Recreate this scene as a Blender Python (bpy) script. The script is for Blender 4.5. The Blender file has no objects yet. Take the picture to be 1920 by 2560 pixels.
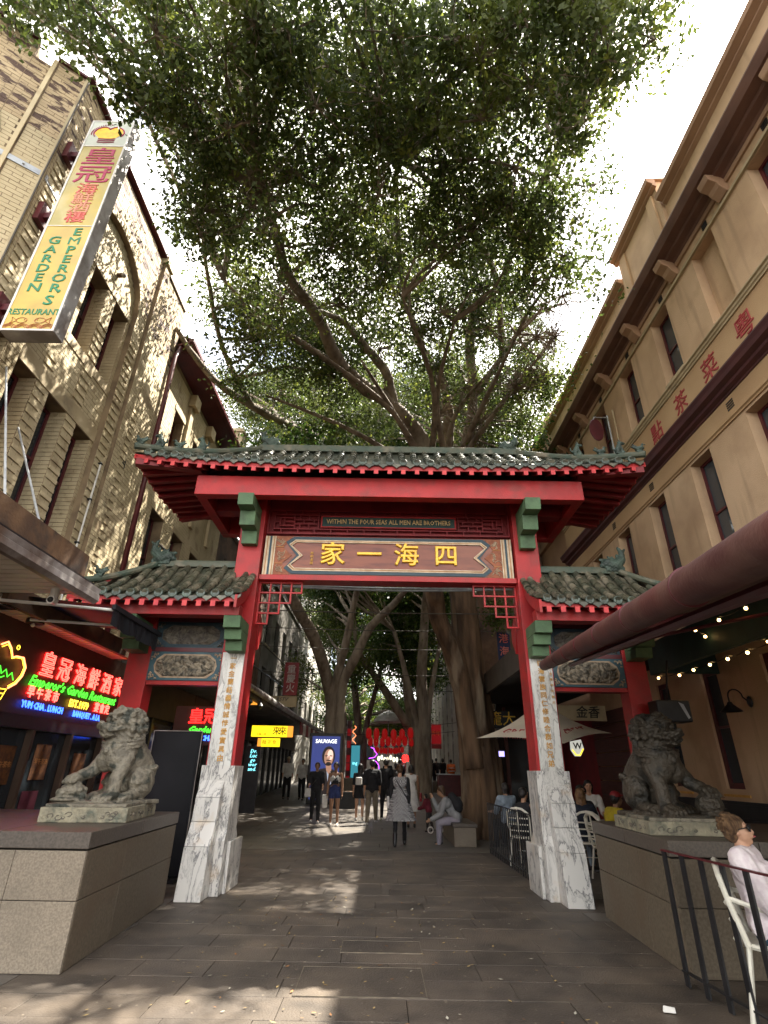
import bpy, bmesh, math, random
import numpy as np
from mathutils import Vector, Matrix, noise
R = math.radians
rnd = random.Random(7)
SC = bpy.context.scene
COL = SC.collection
# ------------------------------------------------------------------ camera
cam_d = bpy.data.cameras.new('camera'); cam = bpy.data.objects.new('camera', cam_d); COL.objects.link(cam)
cam_d.sensor_fit = 'VERTICAL'; cam_d.sensor_height = 24; cam_d.lens = 24 * 1317.99 / 2560
cam_d.clip_start = .05; cam_d.clip_end = 2000
_r = Vector((.999863, -.006809, .015066)); _u = Vector((-.016524, -.441205, .897254)); _f = Vector((-.000538, .897380, .441257))
cam.matrix_world = Matrix(((_r[0], _u[0], -_f[0], 0), (_r[1], _u[1], -_f[1], 0), (_r[2], _u[2], -_f[2], 1.5), (0, 0, 0, 1)))
SC.camera = cam
# ------------------------------------------------------------------ sky and sun
SUN_EL, SUN_AZ = R(58.5), R(51)          # height above the horizon; turn from the street axis (+Y) towards +X
world = bpy.data.worlds.new('World'); SC.world = world; world.use_nodes = True
wn, wl = world.node_tree.nodes, world.node_tree.links; wn.clear()
w_out = wn.new('ShaderNodeOutputWorld'); w_bg = wn.new('ShaderNodeBackground'); w_bg.inputs[1].default_value = .125
sky = wn.new('ShaderNodeTexSky'); sky.sky_type = 'NISHITA'; sky.sun_disc = False
sky.sun_elevation = SUN_EL; sky.sun_rotation = SUN_AZ; sky.dust_density = 2.0
w_co = wn.new('ShaderNodeTexCoord'); w_mp = wn.new('ShaderNodeMapping'); w_mp.inputs['Scale'].default_value = (1.6, 1.6, 3.2)
w_mp.inputs['Location'].default_value = (.55, .2, .1)
w_nz = wn.new('ShaderNodeTexNoise'); w_nz.inputs['Scale'].default_value = 1.5; w_nz.inputs['Detail'].default_value = 7
w_rp = wn.new('ShaderNodeValToRGB'); w_rp.color_ramp.elements[0].position = .39; w_rp.color_ramp.elements[1].position = .53
w_mx = wn.new('ShaderNodeMixRGB'); w_mx.inputs[2].default_value = (7.2, 6.85, 6.25, 1)
wl.new(w_co.outputs['Generated'], w_mp.inputs[0]); wl.new(w_mp.outputs[0], w_nz.inputs[0]); wl.new(w_nz.outputs[0], w_rp.inputs[0])
wl.new(w_rp.outputs[0], w_mx.inputs[0]); wl.new(sky.outputs[0], w_mx.inputs[1]); wl.new(w_mx.outputs[0], w_bg.inputs[0]); wl.new(w_bg.outputs[0], w_out.inputs[0])
sun_d = bpy.data.lights.new('sun', 'SUN'); sun_d.energy = 4.6; sun_d.angle = R(.53); sun_d.color = (1, .94, .82)
sun = bpy.data.objects.new('sun', sun_d); COL.objects.link(sun)
_sv = Vector((math.cos(SUN_EL) * math.sin(SUN_AZ), math.cos(SUN_EL) * math.cos(SUN_AZ), math.sin(SUN_EL)))
sun.rotation_euler = _sv.to_track_quat('Z', 'Y').to_euler()
SC.view_settings.view_transform = 'Standard'; SC.view_settings.look = 'None'; SC.view_settings.gamma = 1
SC.view_settings.use_curve_mapping = False
SC.view_settings.exposure = 2.45
SC.render.engine = 'CYCLES'
SC.cycles.max_bounces = 6; SC.cycles.diffuse_bounces = 2; SC.cycles.glossy_bounces = 3; SC.cycles.transmission_bounces = 4
SC.cycles.transparent_max_bounces = 8; SC.cycles.caustics_reflective = False; SC.cycles.caustics_refractive = False
# ------------------------------------------------------------------ materials
def mat(name, c1, c2=None, sc=3, rough=.65, bump=0, bsc=30, metal=0, spec=.4, rand=0, dirt=None, dsc=1.2, dpos=(.52, .68), tr=0, coat=0, stretch=(1, 1, 1), det=6, pos=(.38, .62), spots=None, spsc=16, sppos=(.67, .70), spst=None):
    m = bpy.data.materials.new(name); m.use_nodes = True
    n, l = m.node_tree.nodes, m.node_tree.links; b = n['Principled BSDF']
    b.inputs['Roughness'].default_value = rough; b.inputs['Metallic'].default_value = metal
    b.inputs['Specular IOR Level'].default_value = spec
    if coat: b.inputs['Coat Weight'].default_value = coat
    geo = n.new('ShaderNodeNewGeometry'); mp = n.new('ShaderNodeMapping'); mp.inputs['Scale'].default_value = stretch
    l.new(geo.outputs['Position'], mp.inputs[0])
    def nz(s, d=det):
        t = n.new('ShaderNodeTexNoise'); t.inputs['Scale'].default_value = s; t.inputs['Detail'].default_value = d
        l.new(mp.outputs[0], t.inputs['Vector']); return t
    col = None
    if c2 is None: c2 = tuple(x * .72 for x in c1)
    t = nz(sc); rp = n.new('ShaderNodeValToRGB')
    rp.color_ramp.elements[0].position, rp.color_ramp.elements[1].position = pos
    rp.color_ramp.elements[0].color = (*c1, 1); rp.color_ramp.elements[1].color = (*c2, 1)
    l.new(t.outputs[0], rp.inputs[0]); col = rp.outputs[0]
    if dirt:
        t2 = nz(dsc, 9); r2 = n.new('ShaderNodeValToRGB'); r2.color_ramp.elements[0].position, r2.color_ramp.elements[1].position = dpos
        l.new(t2.outputs[0], r2.inputs[0]); mx = n.new('ShaderNodeMixRGB'); mx.inputs[2].default_value = (*dirt, 1)
        l.new(r2.outputs[0], mx.inputs[0]); l.new(col, mx.inputs[1]); col = mx.outputs[0]
    if spots:
        t4 = nz(spsc, 2); r4 = n.new('ShaderNodeValToRGB'); r4.color_ramp.elements[0].position, r4.color_ramp.elements[1].position = sppos
        if spst: m4 = n.new('ShaderNodeMapping'); m4.inputs['Scale'].default_value = spst; l.new(geo.outputs['Position'], m4.inputs[0]); l.new(m4.outputs[0], t4.inputs['Vector'])
        l.new(t4.outputs[0], r4.inputs[0]); mx = n.new('ShaderNodeMixRGB'); mx.inputs[2].default_value = (*spots, 1)
        l.new(r4.outputs[0], mx.inputs[0]); l.new(col, mx.inputs[1]); col = mx.outputs[0]
    if rand:
        oi = n.new('ShaderNodeObjectInfo'); hs = n.new('ShaderNodeHueSaturation'); mr = n.new('ShaderNodeMapRange')
        mr.inputs[3].default_value = 1 - rand; mr.inputs[4].default_value = 1 + rand
        l.new(oi.outputs['Random'], mr.inputs[0]); l.new(mr.outputs[0], hs.inputs['Value']); l.new(col, hs.inputs['Color']); col = hs.outputs[0]
    l.new(col, b.inputs['Base Color'])
    if bump:
        t3 = nz(bsc, 5); bp = n.new('ShaderNodeBump'); bp.inputs['Strength'].default_value = bump; bp.inputs['Distance'].default_value = .02
        l.new(t3.outputs[0], bp.inputs['Height']); l.new(bp.outputs[0], b.inputs['Normal'])
    if tr:
        out = n['Material Output']; tl = n.new('ShaderNodeBsdfTranslucent'); ms = n.new('ShaderNodeMixShader'); ms.inputs[0].default_value = tr
        l.new(col, tl.inputs[0]); l.new(b.outputs[0], ms.inputs[1]); l.new(tl.outputs[0], ms.inputs[2]); l.new(ms.outputs[0], out.inputs[0])
    return m
def emis(name, c, s):
    m = bpy.data.materials.new(name); m.use_nodes = True; b = m.node_tree.nodes['Principled BSDF']
    b.inputs['Base Color'].default_value = (*[x * .3 for x in c], 1); b.inputs['Emission Color'].default_value = (*c, 1); b.inputs['Emission Strength'].default_value = s
    return m
def glass_mat(name, c=(.02, .025, .03), rough=.08):
    m = bpy.data.materials.new(name); m.use_nodes = True; b = m.node_tree.nodes['Principled BSDF']
    b.inputs['Base Color'].default_value = (*c, 1); b.inputs['Roughness'].default_value = rough; b.inputs['Specular IOR Level'].default_value = .6
    return m
def marble(name, c1, c2, stain):
    m = mat(name, c1, None, 2, rough=.3, spec=.5)
    n, l = m.node_tree.nodes, m.node_tree.links; b = n['Principled BSDF']
    geo = n.new('ShaderNodeNewGeometry'); mp = n.new('ShaderNodeMapping'); mp.inputs['Rotation'].default_value = (.3, .75, .2); mp.inputs['Scale'].default_value = (5.5, 3, 1.6)
    nz = n.new('ShaderNodeTexNoise'); nz.inputs['Scale'].default_value = 1.1; nz.inputs['Detail'].default_value = 9; nz.inputs['Roughness'].default_value = .62; nz.inputs['Distortion'].default_value = .5
    rp = n.new('ShaderNodeValToRGB'); e = rp.color_ramp.elements
    e[0].position = .40; e[0].color = (*c1, 1); e[1].position = .60; e[1].color = (*c1, 1)
    for p_, c_ in ((.45, c1), (.472, c2), (.492, tuple(a * .7 for a in c1)), (.53, c1), (.55, tuple(a * .55 + q * .45 for a, q in zip(c1, c2))), (.565, c1)):
        k = e.new(p_); k.color = (*c_, 1)
    l.new(geo.outputs['Position'], mp.inputs[0]); l.new(mp.outputs[0], nz.inputs['Vector']); l.new(nz.outputs[0], rp.inputs[0])
    n2 = n.new('ShaderNodeTexNoise'); n2.inputs['Scale'].default_value = 2.6; n2.inputs['Detail'].default_value = 7; l.new(geo.outputs['Position'], n2.inputs['Vector'])
    r2 = n.new('ShaderNodeValToRGB'); r2.color_ramp.elements[0].position = .60; r2.color_ramp.elements[1].position = .80
    mx = n.new('ShaderNodeMixRGB'); mx.inputs[2].default_value = (*stain, 1)
    l.new(n2.outputs[0], r2.inputs[0]); l.new(r2.outputs[0], mx.inputs[0]); l.new(rp.outputs[0], mx.inputs[1]); l.new(mx.outputs[0], b.inputs['Base Color'])
    return m
M = {}
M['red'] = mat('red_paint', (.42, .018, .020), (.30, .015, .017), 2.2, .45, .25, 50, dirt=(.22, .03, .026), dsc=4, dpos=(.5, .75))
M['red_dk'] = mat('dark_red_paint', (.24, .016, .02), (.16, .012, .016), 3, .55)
M['pink_end'] = mat('rafter_end_paint', (.62, .07, .07), (.5, .05, .06), 8, .6)
M['maroon'] = mat('maroon_paint', (.105, .018, .022), (.075, .014, .018), 4, .4)
M['maroon2'] = mat('maroon_cornice', (.10, .035, .036), (.07, .027, .03), 2, .5)
M['green'] = mat('green_paint', (.095, .17, .085), (.07, .13, .065), 4, .6, .2, 40, dirt=(.05, .08, .045), dsc=5, dpos=(.5, .75))
M['green_dk'] = mat('dark_green_paint', (.02, .05, .045), (.015, .035, .035), 4, .6)
M['navy'] = mat('navy_border_paint', (.018, .04, .06), (.025, .055, .07), 5, .5)
M['blue_frame'] = mat('teal_frame_paint', (.045, .10, .125), (.03, .07, .09), 5, .5)
M['cream_trim'] = mat('cream_trim_paint', (.62, .5, .36), (.45, .35, .24), 8, .6)
M['orange_trim'] = mat('ochre_trim', (.45, .2, .06), (.35, .15, .05), 8, .6)
M['terracotta'] = mat('carved_terracotta', (.32, .11, .055), (.22, .075, .04), 10, .7, .3, 60)
M['scroll'] = mat('scroll_plaster', (.42, .32, .22), (.3, .21, .14), 10, .7)
M['signwood'] = mat('varnished_sign_wood', (.17, .042, .02), (.23, .065, .03), 1.6, .3, stretch=(1, 1, 6), dirt=(.11, .026, .014), dsc=2)
M['gold'] = mat('gold_leaf', (.95, .60, .03), (.8, .45, .02), 12, .4, spec=.6)
M['gold_dull'] = mat('dull_gold_paint', (.60, .33, .07), (.5, .25, .05), 12, .5)
M['txt_gold'] = mat('pale_gold_letter', (.6, .42, .2), (.5, .34, .15), 12, .6)
M['tile'] = mat('green_glazed_tile', (.040, .048, .038), (.066, .068, .048), 3.5, .38, .35, 25, spec=.55, rand=.35, dirt=(.13, .12, .085), dsc=4, dpos=(.5, .66))
M['tile_lo'] = mat('weathered_tile', (.045, .050, .034), (.082, .076, .050), 3.5, .5, .4, 30, rand=.3, dirt=(.19, .165, .12), dsc=5, dpos=(.5, .68))
M['disc'] = mat('tile_end_glaze', (.07, .10, .08), (.045, .06, .05), 8, .35, .3, 60, spec=.6, rand=.3)
M['ridge'] = mat('ridge_tile', (.05, .075, .055), (.09, .095, .065), 5, .5, .3, 30, dirt=(.2, .17, .12), dsc=3, dpos=(.55, .7))
M['bronze'] = mat('patina_ornament', (.022, .036, .029), (.06, .095, .074), 7, .5, .8, 40, spec=.5)
M['marble'] = marble('white_marble', (.60, .58, .55), (.13, .13, .14), (.50, .34, .19))
M['plaque'] = marble('plaque_marble', (.62, .61, .58), (.26, .25, .24), (.5, .47, .42))
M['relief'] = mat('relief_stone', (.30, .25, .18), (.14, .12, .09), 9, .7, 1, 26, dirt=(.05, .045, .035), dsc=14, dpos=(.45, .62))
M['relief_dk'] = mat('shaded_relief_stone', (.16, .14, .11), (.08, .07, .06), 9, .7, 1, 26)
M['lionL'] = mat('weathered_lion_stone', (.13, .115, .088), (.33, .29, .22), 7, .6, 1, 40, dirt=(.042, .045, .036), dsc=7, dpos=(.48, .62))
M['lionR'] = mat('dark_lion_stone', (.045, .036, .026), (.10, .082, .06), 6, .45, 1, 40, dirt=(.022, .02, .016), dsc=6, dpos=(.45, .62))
M['lionbase'] = mat('carved_base_stone', (.30, .27, .19), (.2, .18, .13), 6, .75, .9, 26, dirt=(.10, .105, .08), dsc=9, dpos=(.5, .66))
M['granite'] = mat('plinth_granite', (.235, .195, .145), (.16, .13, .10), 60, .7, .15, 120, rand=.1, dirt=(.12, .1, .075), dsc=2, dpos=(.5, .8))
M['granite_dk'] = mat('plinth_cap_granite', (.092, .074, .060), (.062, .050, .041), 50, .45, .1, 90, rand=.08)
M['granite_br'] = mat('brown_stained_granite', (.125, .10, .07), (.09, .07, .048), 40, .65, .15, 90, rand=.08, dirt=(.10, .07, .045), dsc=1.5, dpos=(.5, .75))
M['brick'] = mat('cream_brick', (.56, .465, .295), (.47, .385, .235), 1.3, .75, .15, 60, rand=.10, dirt=(.30, .22, .13), dsc=2.0, dpos=(.58, .72))
M['brick_top'] = mat('flaking_cream_brick', (.50, .385, .235), (.42, .32, .19), 2, .8, .35, 60, rand=.1, dirt=(.10, .06, .045), dsc=2.6, dpos=(.53, .57), stretch=(1, 1, 2.4))
M['mortar'] = mat('brick_mortar', (.26, .19, .115), (.17, .12, .075), 3, .9, .2, 60, dirt=(.1, .07, .045), dsc=1.5, dpos=(.55, .7))
M['lintel'] = mat('painted_lintel', (.46, .37, .23), (.38, .30, .18), 2, .7, .15, 40, dirt=(.22, .17, .11), dsc=2.5, dpos=(.6, .75))
M['render'] = mat('tan_render', (.60, .41, .255), (.51, .34, .205), .7, .85, .55, 70, dirt=(.40, .26, .155), dsc=1.3, dpos=(.5, .8), spots=(.34, .225, .135), spsc=1.5, sppos=(.56, .85), spst=(3, 3, .22))
M['render2'] = mat('tan_render_band', (.50, .33, .18), (.44, .28, .15), .8, .8, .3, 60)
M['render_dk'] = mat('brown_render', (.40, .245, .15), (.32, .19, .12), 1, .8, .3, 50)
M['awn_metal'] = mat('weathered_gutter_metal', (.42, .40, .39), (.22, .20, .185), 2.4, .45, .2, 30, metal=.3, dirt=(.12, .08, .06), dsc=1.8, dpos=(.52, .72))
M['rust'] = mat('rusty_fascia', (.15, .085, .045), (.085, .05, .032), 3, .75, .3, 30, dirt=(.05, .035, .028), dsc=4)
M['slat'] = mat('soffit_slat_paint', (.40, .36, .30), (.32, .28, .23), 2, .5)
M['slat_gap'] = mat('soffit_dark', (.10, .085, .07), None, 2, .7)
M['black'] = mat('black_paint', (.012, .012, .014), (.02, .02, .022), 6, .4)
M['charcoal'] = mat('charcoal_panel', (.012, .013, .016), (.016, .017, .021), 2, .6, spec=.2)
M['steel'] = mat('galvanised_steel', (.42, .44, .46), (.3, .31, .33), 4, .4, metal=.6)
M['white'] = mat('white_paint', (.72, .7, .66), (.6, .58, .54), 6, .4)
M['glass'] = glass_mat('window_glass')
M['glass_b'] = glass_mat('reflective_window_glass', (.05, .06, .07), .04)
M['dark_in'] = mat('dark_interior', (.03, .024, .02), (.018, .014, .012), 1, .8)
M['brown_in'] = mat('shopfront_brown', (.07, .04, .025), (.045, .027, .018), 2, .6)
M['bark'] = mat('fig_bark', (.24, .19, .14), (.12, .09, .065), 5, .85, 1, 14, stretch=(1, 1, .28), dirt=(.30, .25, .19), dsc=2.2, dpos=(.48, .68))
M['bark_br'] = mat('brown_fig_trunk', (.17, .105, .06), (.06, .036, .022), 4.5, .85, 1, 10, stretch=(1, 1, .16), dirt=(.30, .24, .17), dsc=2.2, dpos=(.56, .70))
# ------------------------------------------------------------------ object helpers
ORG = {}
def worg(o): return ORG.get(o.name, Vector((0, 0, 0))) if o is not None else Vector((0, 0, 0))
def thing(name, label, cat, loc=(0, 0, 0), rz=0, group=None, world=True):
    o = bpy.data.objects.new(name, None); COL.objects.link(o); o.location = loc; o.rotation_euler = (0, 0, rz)
    o['label'] = label; o['category'] = cat
    if group: o['group'] = group
    ORG[o.name] = Vector(loc) if world and not rz else Vector((0, 0, 0))
    return o
def tag(o, label=None, cat=None, group=None, kind=None):
    if label: o['label'] = label
    if cat: o['category'] = cat
    if group: o['group'] = group
    if kind: o['kind'] = kind
    return o
def mesh_obj(name, me, parent=None, loc=(0, 0, 0), rot=(0, 0, 0), scale=(1, 1, 1), label=None):
    o = bpy.data.objects.new(name, me); COL.objects.link(o)
    if parent is not None:
        o.parent = parent; ORG[o.name] = worg(parent)
    o.location = Vector(loc) - worg(parent); o.rotation_euler = rot; o.scale = scale
    if label: o['label'] = label
    return o
class MB:
    def __init__(s): s.v = []; s.f = []; s.mi = []; s.mats = []
    def _m(s, m):
        if m is None: return 0
        if m not in s.mats: s.mats.append(m)
        return s.mats.index(m)
    def add(s, vs, fs, m=None):
        k = len(s.v); s.v += [tuple(v) for v in vs]; s.f += [tuple(i + k for i in f) for f in fs]; s.mi += [s._m(m)] * len(fs); return s
    def box(s, x0, x1, y0, y1, z0, z1, m=None, rz=0, c=None):
        vs = [(x, y, z) for z in (z0, z1) for y in (y0, y1) for x in (x0, x1)]
        if rz:
            cx, cy = c if c else ((x0 + x1) / 2, (y0 + y1) / 2); ca, sa = math.cos(rz), math.sin(rz)
            vs = [(cx + (x - cx) * ca - (y - cy) * sa, cy + (x - cx) * sa + (y - cy) * ca, z) for x, y, z in vs]
        return s.add(vs, [(0, 2, 3, 1), (4, 5, 7, 6), (0, 1, 5, 4), (2, 6, 7, 3), (0, 4, 6, 2), (1, 3, 7, 5)], m)
    def hexa(s, vs, m=None):   # 8 verts, same order as box
        return s.add(vs, [(0, 2, 3, 1), (4, 5, 7, 6), (0, 1, 5, 4), (2, 6, 7, 3), (0, 4, 6, 2), (1, 3, 7, 5)], m)
    def prism(s, poly, f, d0, d1, m=None):   # poly of (a,b), f(a,b,d)->xyz
        n = len(poly); vs = [f(a, b, d0) for a, b in poly] + [f(a, b, d1) for a, b in poly]
        fs = [tuple(range(n))[::-1], tuple(range(n, 2 * n))] + [(i, (i + 1) % n, n + (i + 1) % n, n + i) for i in range(n)]
        return s.add(vs, fs, m)
    def tube(s, pts, r, n=8, m=None, caps=True, flat=1, flute=None):
        pts = [Vector(p) for p in pts]; rs = r if isinstance(r, (list, tuple)) else [r] * len(pts); k = len(s.v); up = None; vs = []
        for i, p in enumerate(pts):
            d = (pts[min(i + 1, len(pts) - 1)] - pts[max(i - 1, 0)]).normalized()
            if up is None: up = Vector((0, 0, 1)) if abs(d.z) < .9 else Vector((1, 0, 0))
            a = d.cross(up).normalized(); up = a.cross(d).normalized()
            for j in range(n):
                t = 2 * math.pi * j / n; ff = flute(t, p) if flute else 1; vs.append(p + a * (math.cos(t) * rs[i] * ff) + up * (math.sin(t) * rs[i] * flat * ff))
        fs = [(i * n + j, i * n + (j + 1) % n, (i + 1) * n + (j + 1) % n, (i + 1) * n + j) for i in range(len(pts) - 1) for j in range(n)]
        if caps: fs += [tuple(range(n))[::-1], tuple(range((len(pts) - 1) * n, len(pts) * n))]
        return s.add(vs, fs, m)
    def ball(s, c, r, n=10, m=None):
        rx, ry, rz = r if isinstance(r, (list, tuple)) else (r, r, r); k = n // 2; vs = [(c[0], c[1], c[2] - rz)]; fs = []
        for i in range(1, k):
            t = math.pi * i / k - math.pi / 2
            for j in range(n):
                a = 2 * math.pi * j / n; vs.append((c[0] + rx * math.cos(t) * math.cos(a), c[1] + ry * math.cos(t) * math.sin(a), c[2] + rz * math.sin(t)))
        vs.append((c[0], c[1], c[2] + rz)); e = len(vs) - 1
        for j in range(n):
            fs.append((0, 1 + (j + 1) % n, 1 + j)); b = 1 + (k - 2) * n; fs.append((e, b + j, b + (j + 1) % n))
        for i in range(k - 2):
            for j in range(n):
                a = 1 + i * n; fs.append((a + j, a + (j + 1) % n, a + n + (j + 1) % n, a + n + j))
        return s.add(vs, fs, m)
    def lathe(s, prof, c=(0, 0, 0), n=16, m=None):   # prof (r,z)
        vs = [(c[0] + r * math.cos(2 * math.pi * j / n), c[1] + r * math.sin(2 * math.pi * j / n), c[2] + z) for r, z in prof for j in range(n)]
        fs = [(i * n + j, i * n + (j + 1) % n, (i + 1) * n + (j + 1) % n, (i + 1) * n + j) for i in range(len(prof) - 1) for j in range(n)]
        return s.add(vs, fs, m)
    def xf(s, mtx, k0=0):
        for i in range(k0, len(s.v)): s.v[i] = tuple(mtx @ Vector(s.v[i]))
        return s
    def mesh(s, name, mt=None, smooth=False, org=Vector((0, 0, 0))):
        me = bpy.data.meshes.new(name); me.from_pydata([(x - org[0], y - org[1], z - org[2]) for x, y, z in s.v], [], s.f)
        if s.mats:
            for k in s.mats: me.materials.append(M[k] if isinstance(k, str) else k)
            me.polygons.foreach_set('material_index', s.mi)
        elif mt is not None: me.materials.append(M[mt] if isinstance(mt, str) else mt)
        if smooth: me.polygons.foreach_set('use_smooth', [True] * len(s.f))
        me.update(); return me
    def build(s, name, mt=None, parent=None, smooth=False, bevel=0, label=None):
        bm_ = s.mesh(name, mt, smooth, worg(parent))
        o = bpy.data.objects.new(name, bm_); COL.objects.link(o)
        if parent is not None: o.parent = parent; ORG[o.name] = worg(parent)
        if bevel:
            b = o.modifiers.new('bevel', 'BEVEL'); b.width = bevel; b.segments = 2; b.limit_method = 'ANGLE'; b.angle_limit = R(40)
        if label: o['label'] = label
        return o
def piece(name, mt, parent, x0, x1, y0, y1, z0, z1, bevel=0, label=None):
    return MB().box(x0, x1, y0, y1, z0, z1).build(name, mt, parent, bevel=bevel, label=label)
def struct(name, mb, mt=None):
    o = mb.build(name, mt); o['kind'] = 'structure'; return o
def text_mb(body, size, depth=.01, bold=0, res=2, neon=0, align='CENTER', shear=0, sx=1, line=1):
    c = bpy.data.curves.new('text', 'FONT'); c.body = body; c.size = size; c.align_x = align; c.align_y = 'CENTER'; c.resolution_u = res; c.shear = shear; c.space_line = line
    if neon: c.fill_mode = 'NONE'; c.bevel_depth = neon; c.bevel_resolution = 0
    else: c.extrude = depth / 2; c.bevel_depth = bold * .8; c.bevel_resolution = 0
    o = bpy.data.objects.new('text', c); COL.objects.link(o); bpy.context.view_layer.update()
    me = bpy.data.meshes.new_from_object(o.evaluated_get(bpy.context.evaluated_depsgraph_get()))
    mb = MB(); mb.add([(v.co.x * sx, v.co.y, v.co.z) for v in me.vertices], [tuple(p.vertices) for p in me.polygons])
    bpy.data.objects.remove(o); bpy.data.curves.remove(c); bpy.data.meshes.remove(me)
    return mb
def MT(loc, x=(1, 0, 0), y=(0, 0, 1)):   # local x,y axes placed in the world; z = x cross y
    x = Vector(x).normalized(); y = Vector(y).normalized(); z = x.cross(y)
    return Matrix(((x[0], y[0], z[0], loc[0]), (x[1], y[1], z[1], loc[1]), (x[2], y[2], z[2], loc[2]), (0, 0, 0, 1)))
FRONT = dict(x=(1, 0, 0), y=(0, 0, 1))       # faces -Y (towards the camera)
EAST = dict(x=(0, 1, 0), y=(0, 0, 1))        # on the left wall, faces +X
WEST = dict(x=(0, -1, 0), y=(0, 0, 1))       # on the right wall, faces -X
def put_text(name, body, size, loc, face, mt, parent, **k):
    return text_mb(body, size, **k).xf(MT(loc, **face)).build(name, mt, parent)
# blended organic bodies: capsules and ellipsoids fused by a voxel remesh
def capsule(mb, a, b, ra, rb, n=12, m=None):
    a, b = Vector(a), Vector(b); d = (b - a); L = d.length; d.normalize()
    pts = [a - d * ra * .96, a - d * ra * .7, a, b, b + d * rb * .7, b + d * rb * .96]; rs = [ra * .25, ra * .72, ra, rb, rb * .72, rb * .25]
    mb.tube(pts, rs, n, m)
def fuse(mb, name, vox, mt, parent=None, smooth=2, disp=None, label=None, loc=(0, 0, 0), rot=(0, 0, 0), cols=None):
    me = mb.mesh('tmp'); o = bpy.data.objects.new('tmp', me); COL.objects.link(o)
    r = o.modifiers.new('r', 'REMESH'); r.mode = 'VOXEL'; r.voxel_size = vox; r.adaptivity = 0
    s_ = o.modifiers.new('s', 'SMOOTH'); s_.iterations = smooth; s_.factor = .5
    bpy.context.view_layer.update()
    m2 = bpy.data.meshes.new_from_object(o.evaluated_get(bpy.context.evaluated_depsgraph_get()))
    bpy.data.objects.remove(o); bpy.data.meshes.remove(me); m2.name = name
    if disp:
        n = len(m2.vertices); co = np.empty(n * 3); m2.vertices.foreach_get('co', co); co = co.reshape(-1, 3)
        no = np.empty(n * 3); m2.vertices.foreach_get('normal', no); no = no.reshape(-1, 3)
        co += no * disp(co, no)[:, None]; m2.vertices.foreach_set('co', co.ravel())
    m2.materials.clear()
    for k in (mt if isinstance(mt, (list, tuple)) else [mt]): m2.materials.append(M[k] if isinstance(k, str) else k)
    m2.polygons.foreach_set('use_smooth', [True] * len(m2.polygons))
    if cols:
        idx = [cols(p.center) for p in m2.polygons]; m2.polygons.foreach_set('material_index', idx)
    m2.update()
    return mesh_obj(name, m2, parent, Vector(loc) + worg(parent) if parent is not None else loc, rot, label=label)
def cellwall(u0, u1, z0, z1, ops):
    """cells (u0,u1,z0,z1) of a wall rectangle that are not openings, merged along z"""
    us = sorted({u0, u1, *[max(u0, min(u1, o[0])) for o in ops], *[max(u0, min(u1, o[1])) for o in ops]}); out = []
    for a, b in zip(us, us[1:]):
        if b - a < 1e-5: continue
        hs = sorted((max(z0, o[2]), min(z1, o[3])) for o in ops if o[0] <= a + 1e-6 and o[1] >= b - 1e-6 and o[3] > z0 and o[2] < z1)
        z = z0
        for h0, h1 in hs:
            if h0 > z + 1e-5: out.append((a, b, z, h0))
            z = max(z, h1)
        if z < z1 - 1e-5: out.append((a, b, z, z1))
    return out
def quadmesh(name, P, Q, mt, parent=None, smooth=False):
    """numpy quads: P (n,4,3)"""
    n = len(P); me = bpy.data.meshes.new(name); me.vertices.add(n * 4); me.vertices.foreach_set('co', P.reshape(-1).astype(np.float32))
    me.loops.add(n * 4); me.loops.foreach_set('vertex_index', np.arange(n * 4, dtype=np.int32)); me.polygons.add(n)
    me.polygons.foreach_set('loop_start', np.arange(0, n * 4, 4, dtype=np.int32)); me.polygons.foreach_set('loop_total', np.full(n, 4, dtype=np.int32))
    for m_ in (mt if isinstance(mt, (list, tuple)) else [mt]): me.materials.append(M[m_] if isinstance(m_, str) else m_)
    if Q is not None: me.polygons.foreach_set('material_index', Q.astype(np.int32))
    me.update(calc_edges=True); return me
# ------------------------------------------------------------------ ground
def gz(y): return 0 if y < 15 else .03 * (y - 15) if y < 60 else 1.35
M['joint'] = mat('paving_joint', (.062, .050, .038), (.038, .031, .025), 2.5, .9)
M['slab'] = mat('bluestone_slab', (.086, .070, .057), (.058, .048, .040), 3.5, .55, .35, 60, rand=.13, dirt=(.135, .106, .08), dsc=1.3, dpos=(.45, .72), spec=.35, spots=(.19, .155, .12), spsc=17, sppos=(.70, .73))
M['slab_far'] = mat('far_bluestone', (.115, .10, .086), (.085, .074, .064), 2.5, .5, .2, 60, dirt=(.14, .12, .095), dsc=1.1, dpos=(.5, .75), spec=.45)
g = MB()
ys = [-60, 15, 60, 400]
for i in range(3):
    a, b = ys[i], ys[i + 1]; za, zb_ = gz(a) - .03, gz(b) - .03
    g.add([(-300, a, za), (300, a, za), (300, b, zb_), (-300, b, zb_)], [(0, 1, 2, 3)])
ground = struct('ground', g, 'joint')
slab_me = {}
def slab_mesh(w, d):
    k = (round(w, 2), round(d, 2))
    if k not in slab_me:
        m_ = MB(); w2, d2, t, c = w / 2 - .0025, d / 2 - .0025, .03, .0025
        vs = [(-w2, -d2, -t), (w2, -d2, -t), (w2, d2, -t), (-w2, d2, -t), (-w2, -d2, -c), (w2, -d2, -c), (w2, d2, -c), (-w2, d2, -c),
              (-w2 + c, -d2 + c, 0), (w2 - c, -d2 + c, 0), (w2 - c, d2 - c, 0), (-w2 + c, d2 - c, 0)]
        m_.add(vs, [(8, 9, 10, 11)] + [(i, (i + 1) % 4, 4 + (i + 1) % 4, 4 + i) for i in range(4)] + [(4 + i, 4 + (i + 1) % 4, 8 + (i + 1) % 4, 8 + i) for i in range(4)])
        slab_me[k] = m_.mesh('paving_slab', 'slab')
    return slab_me[k]
far = MB(); y = 3.05; nslab = 0; rs = random.Random(3)
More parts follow.
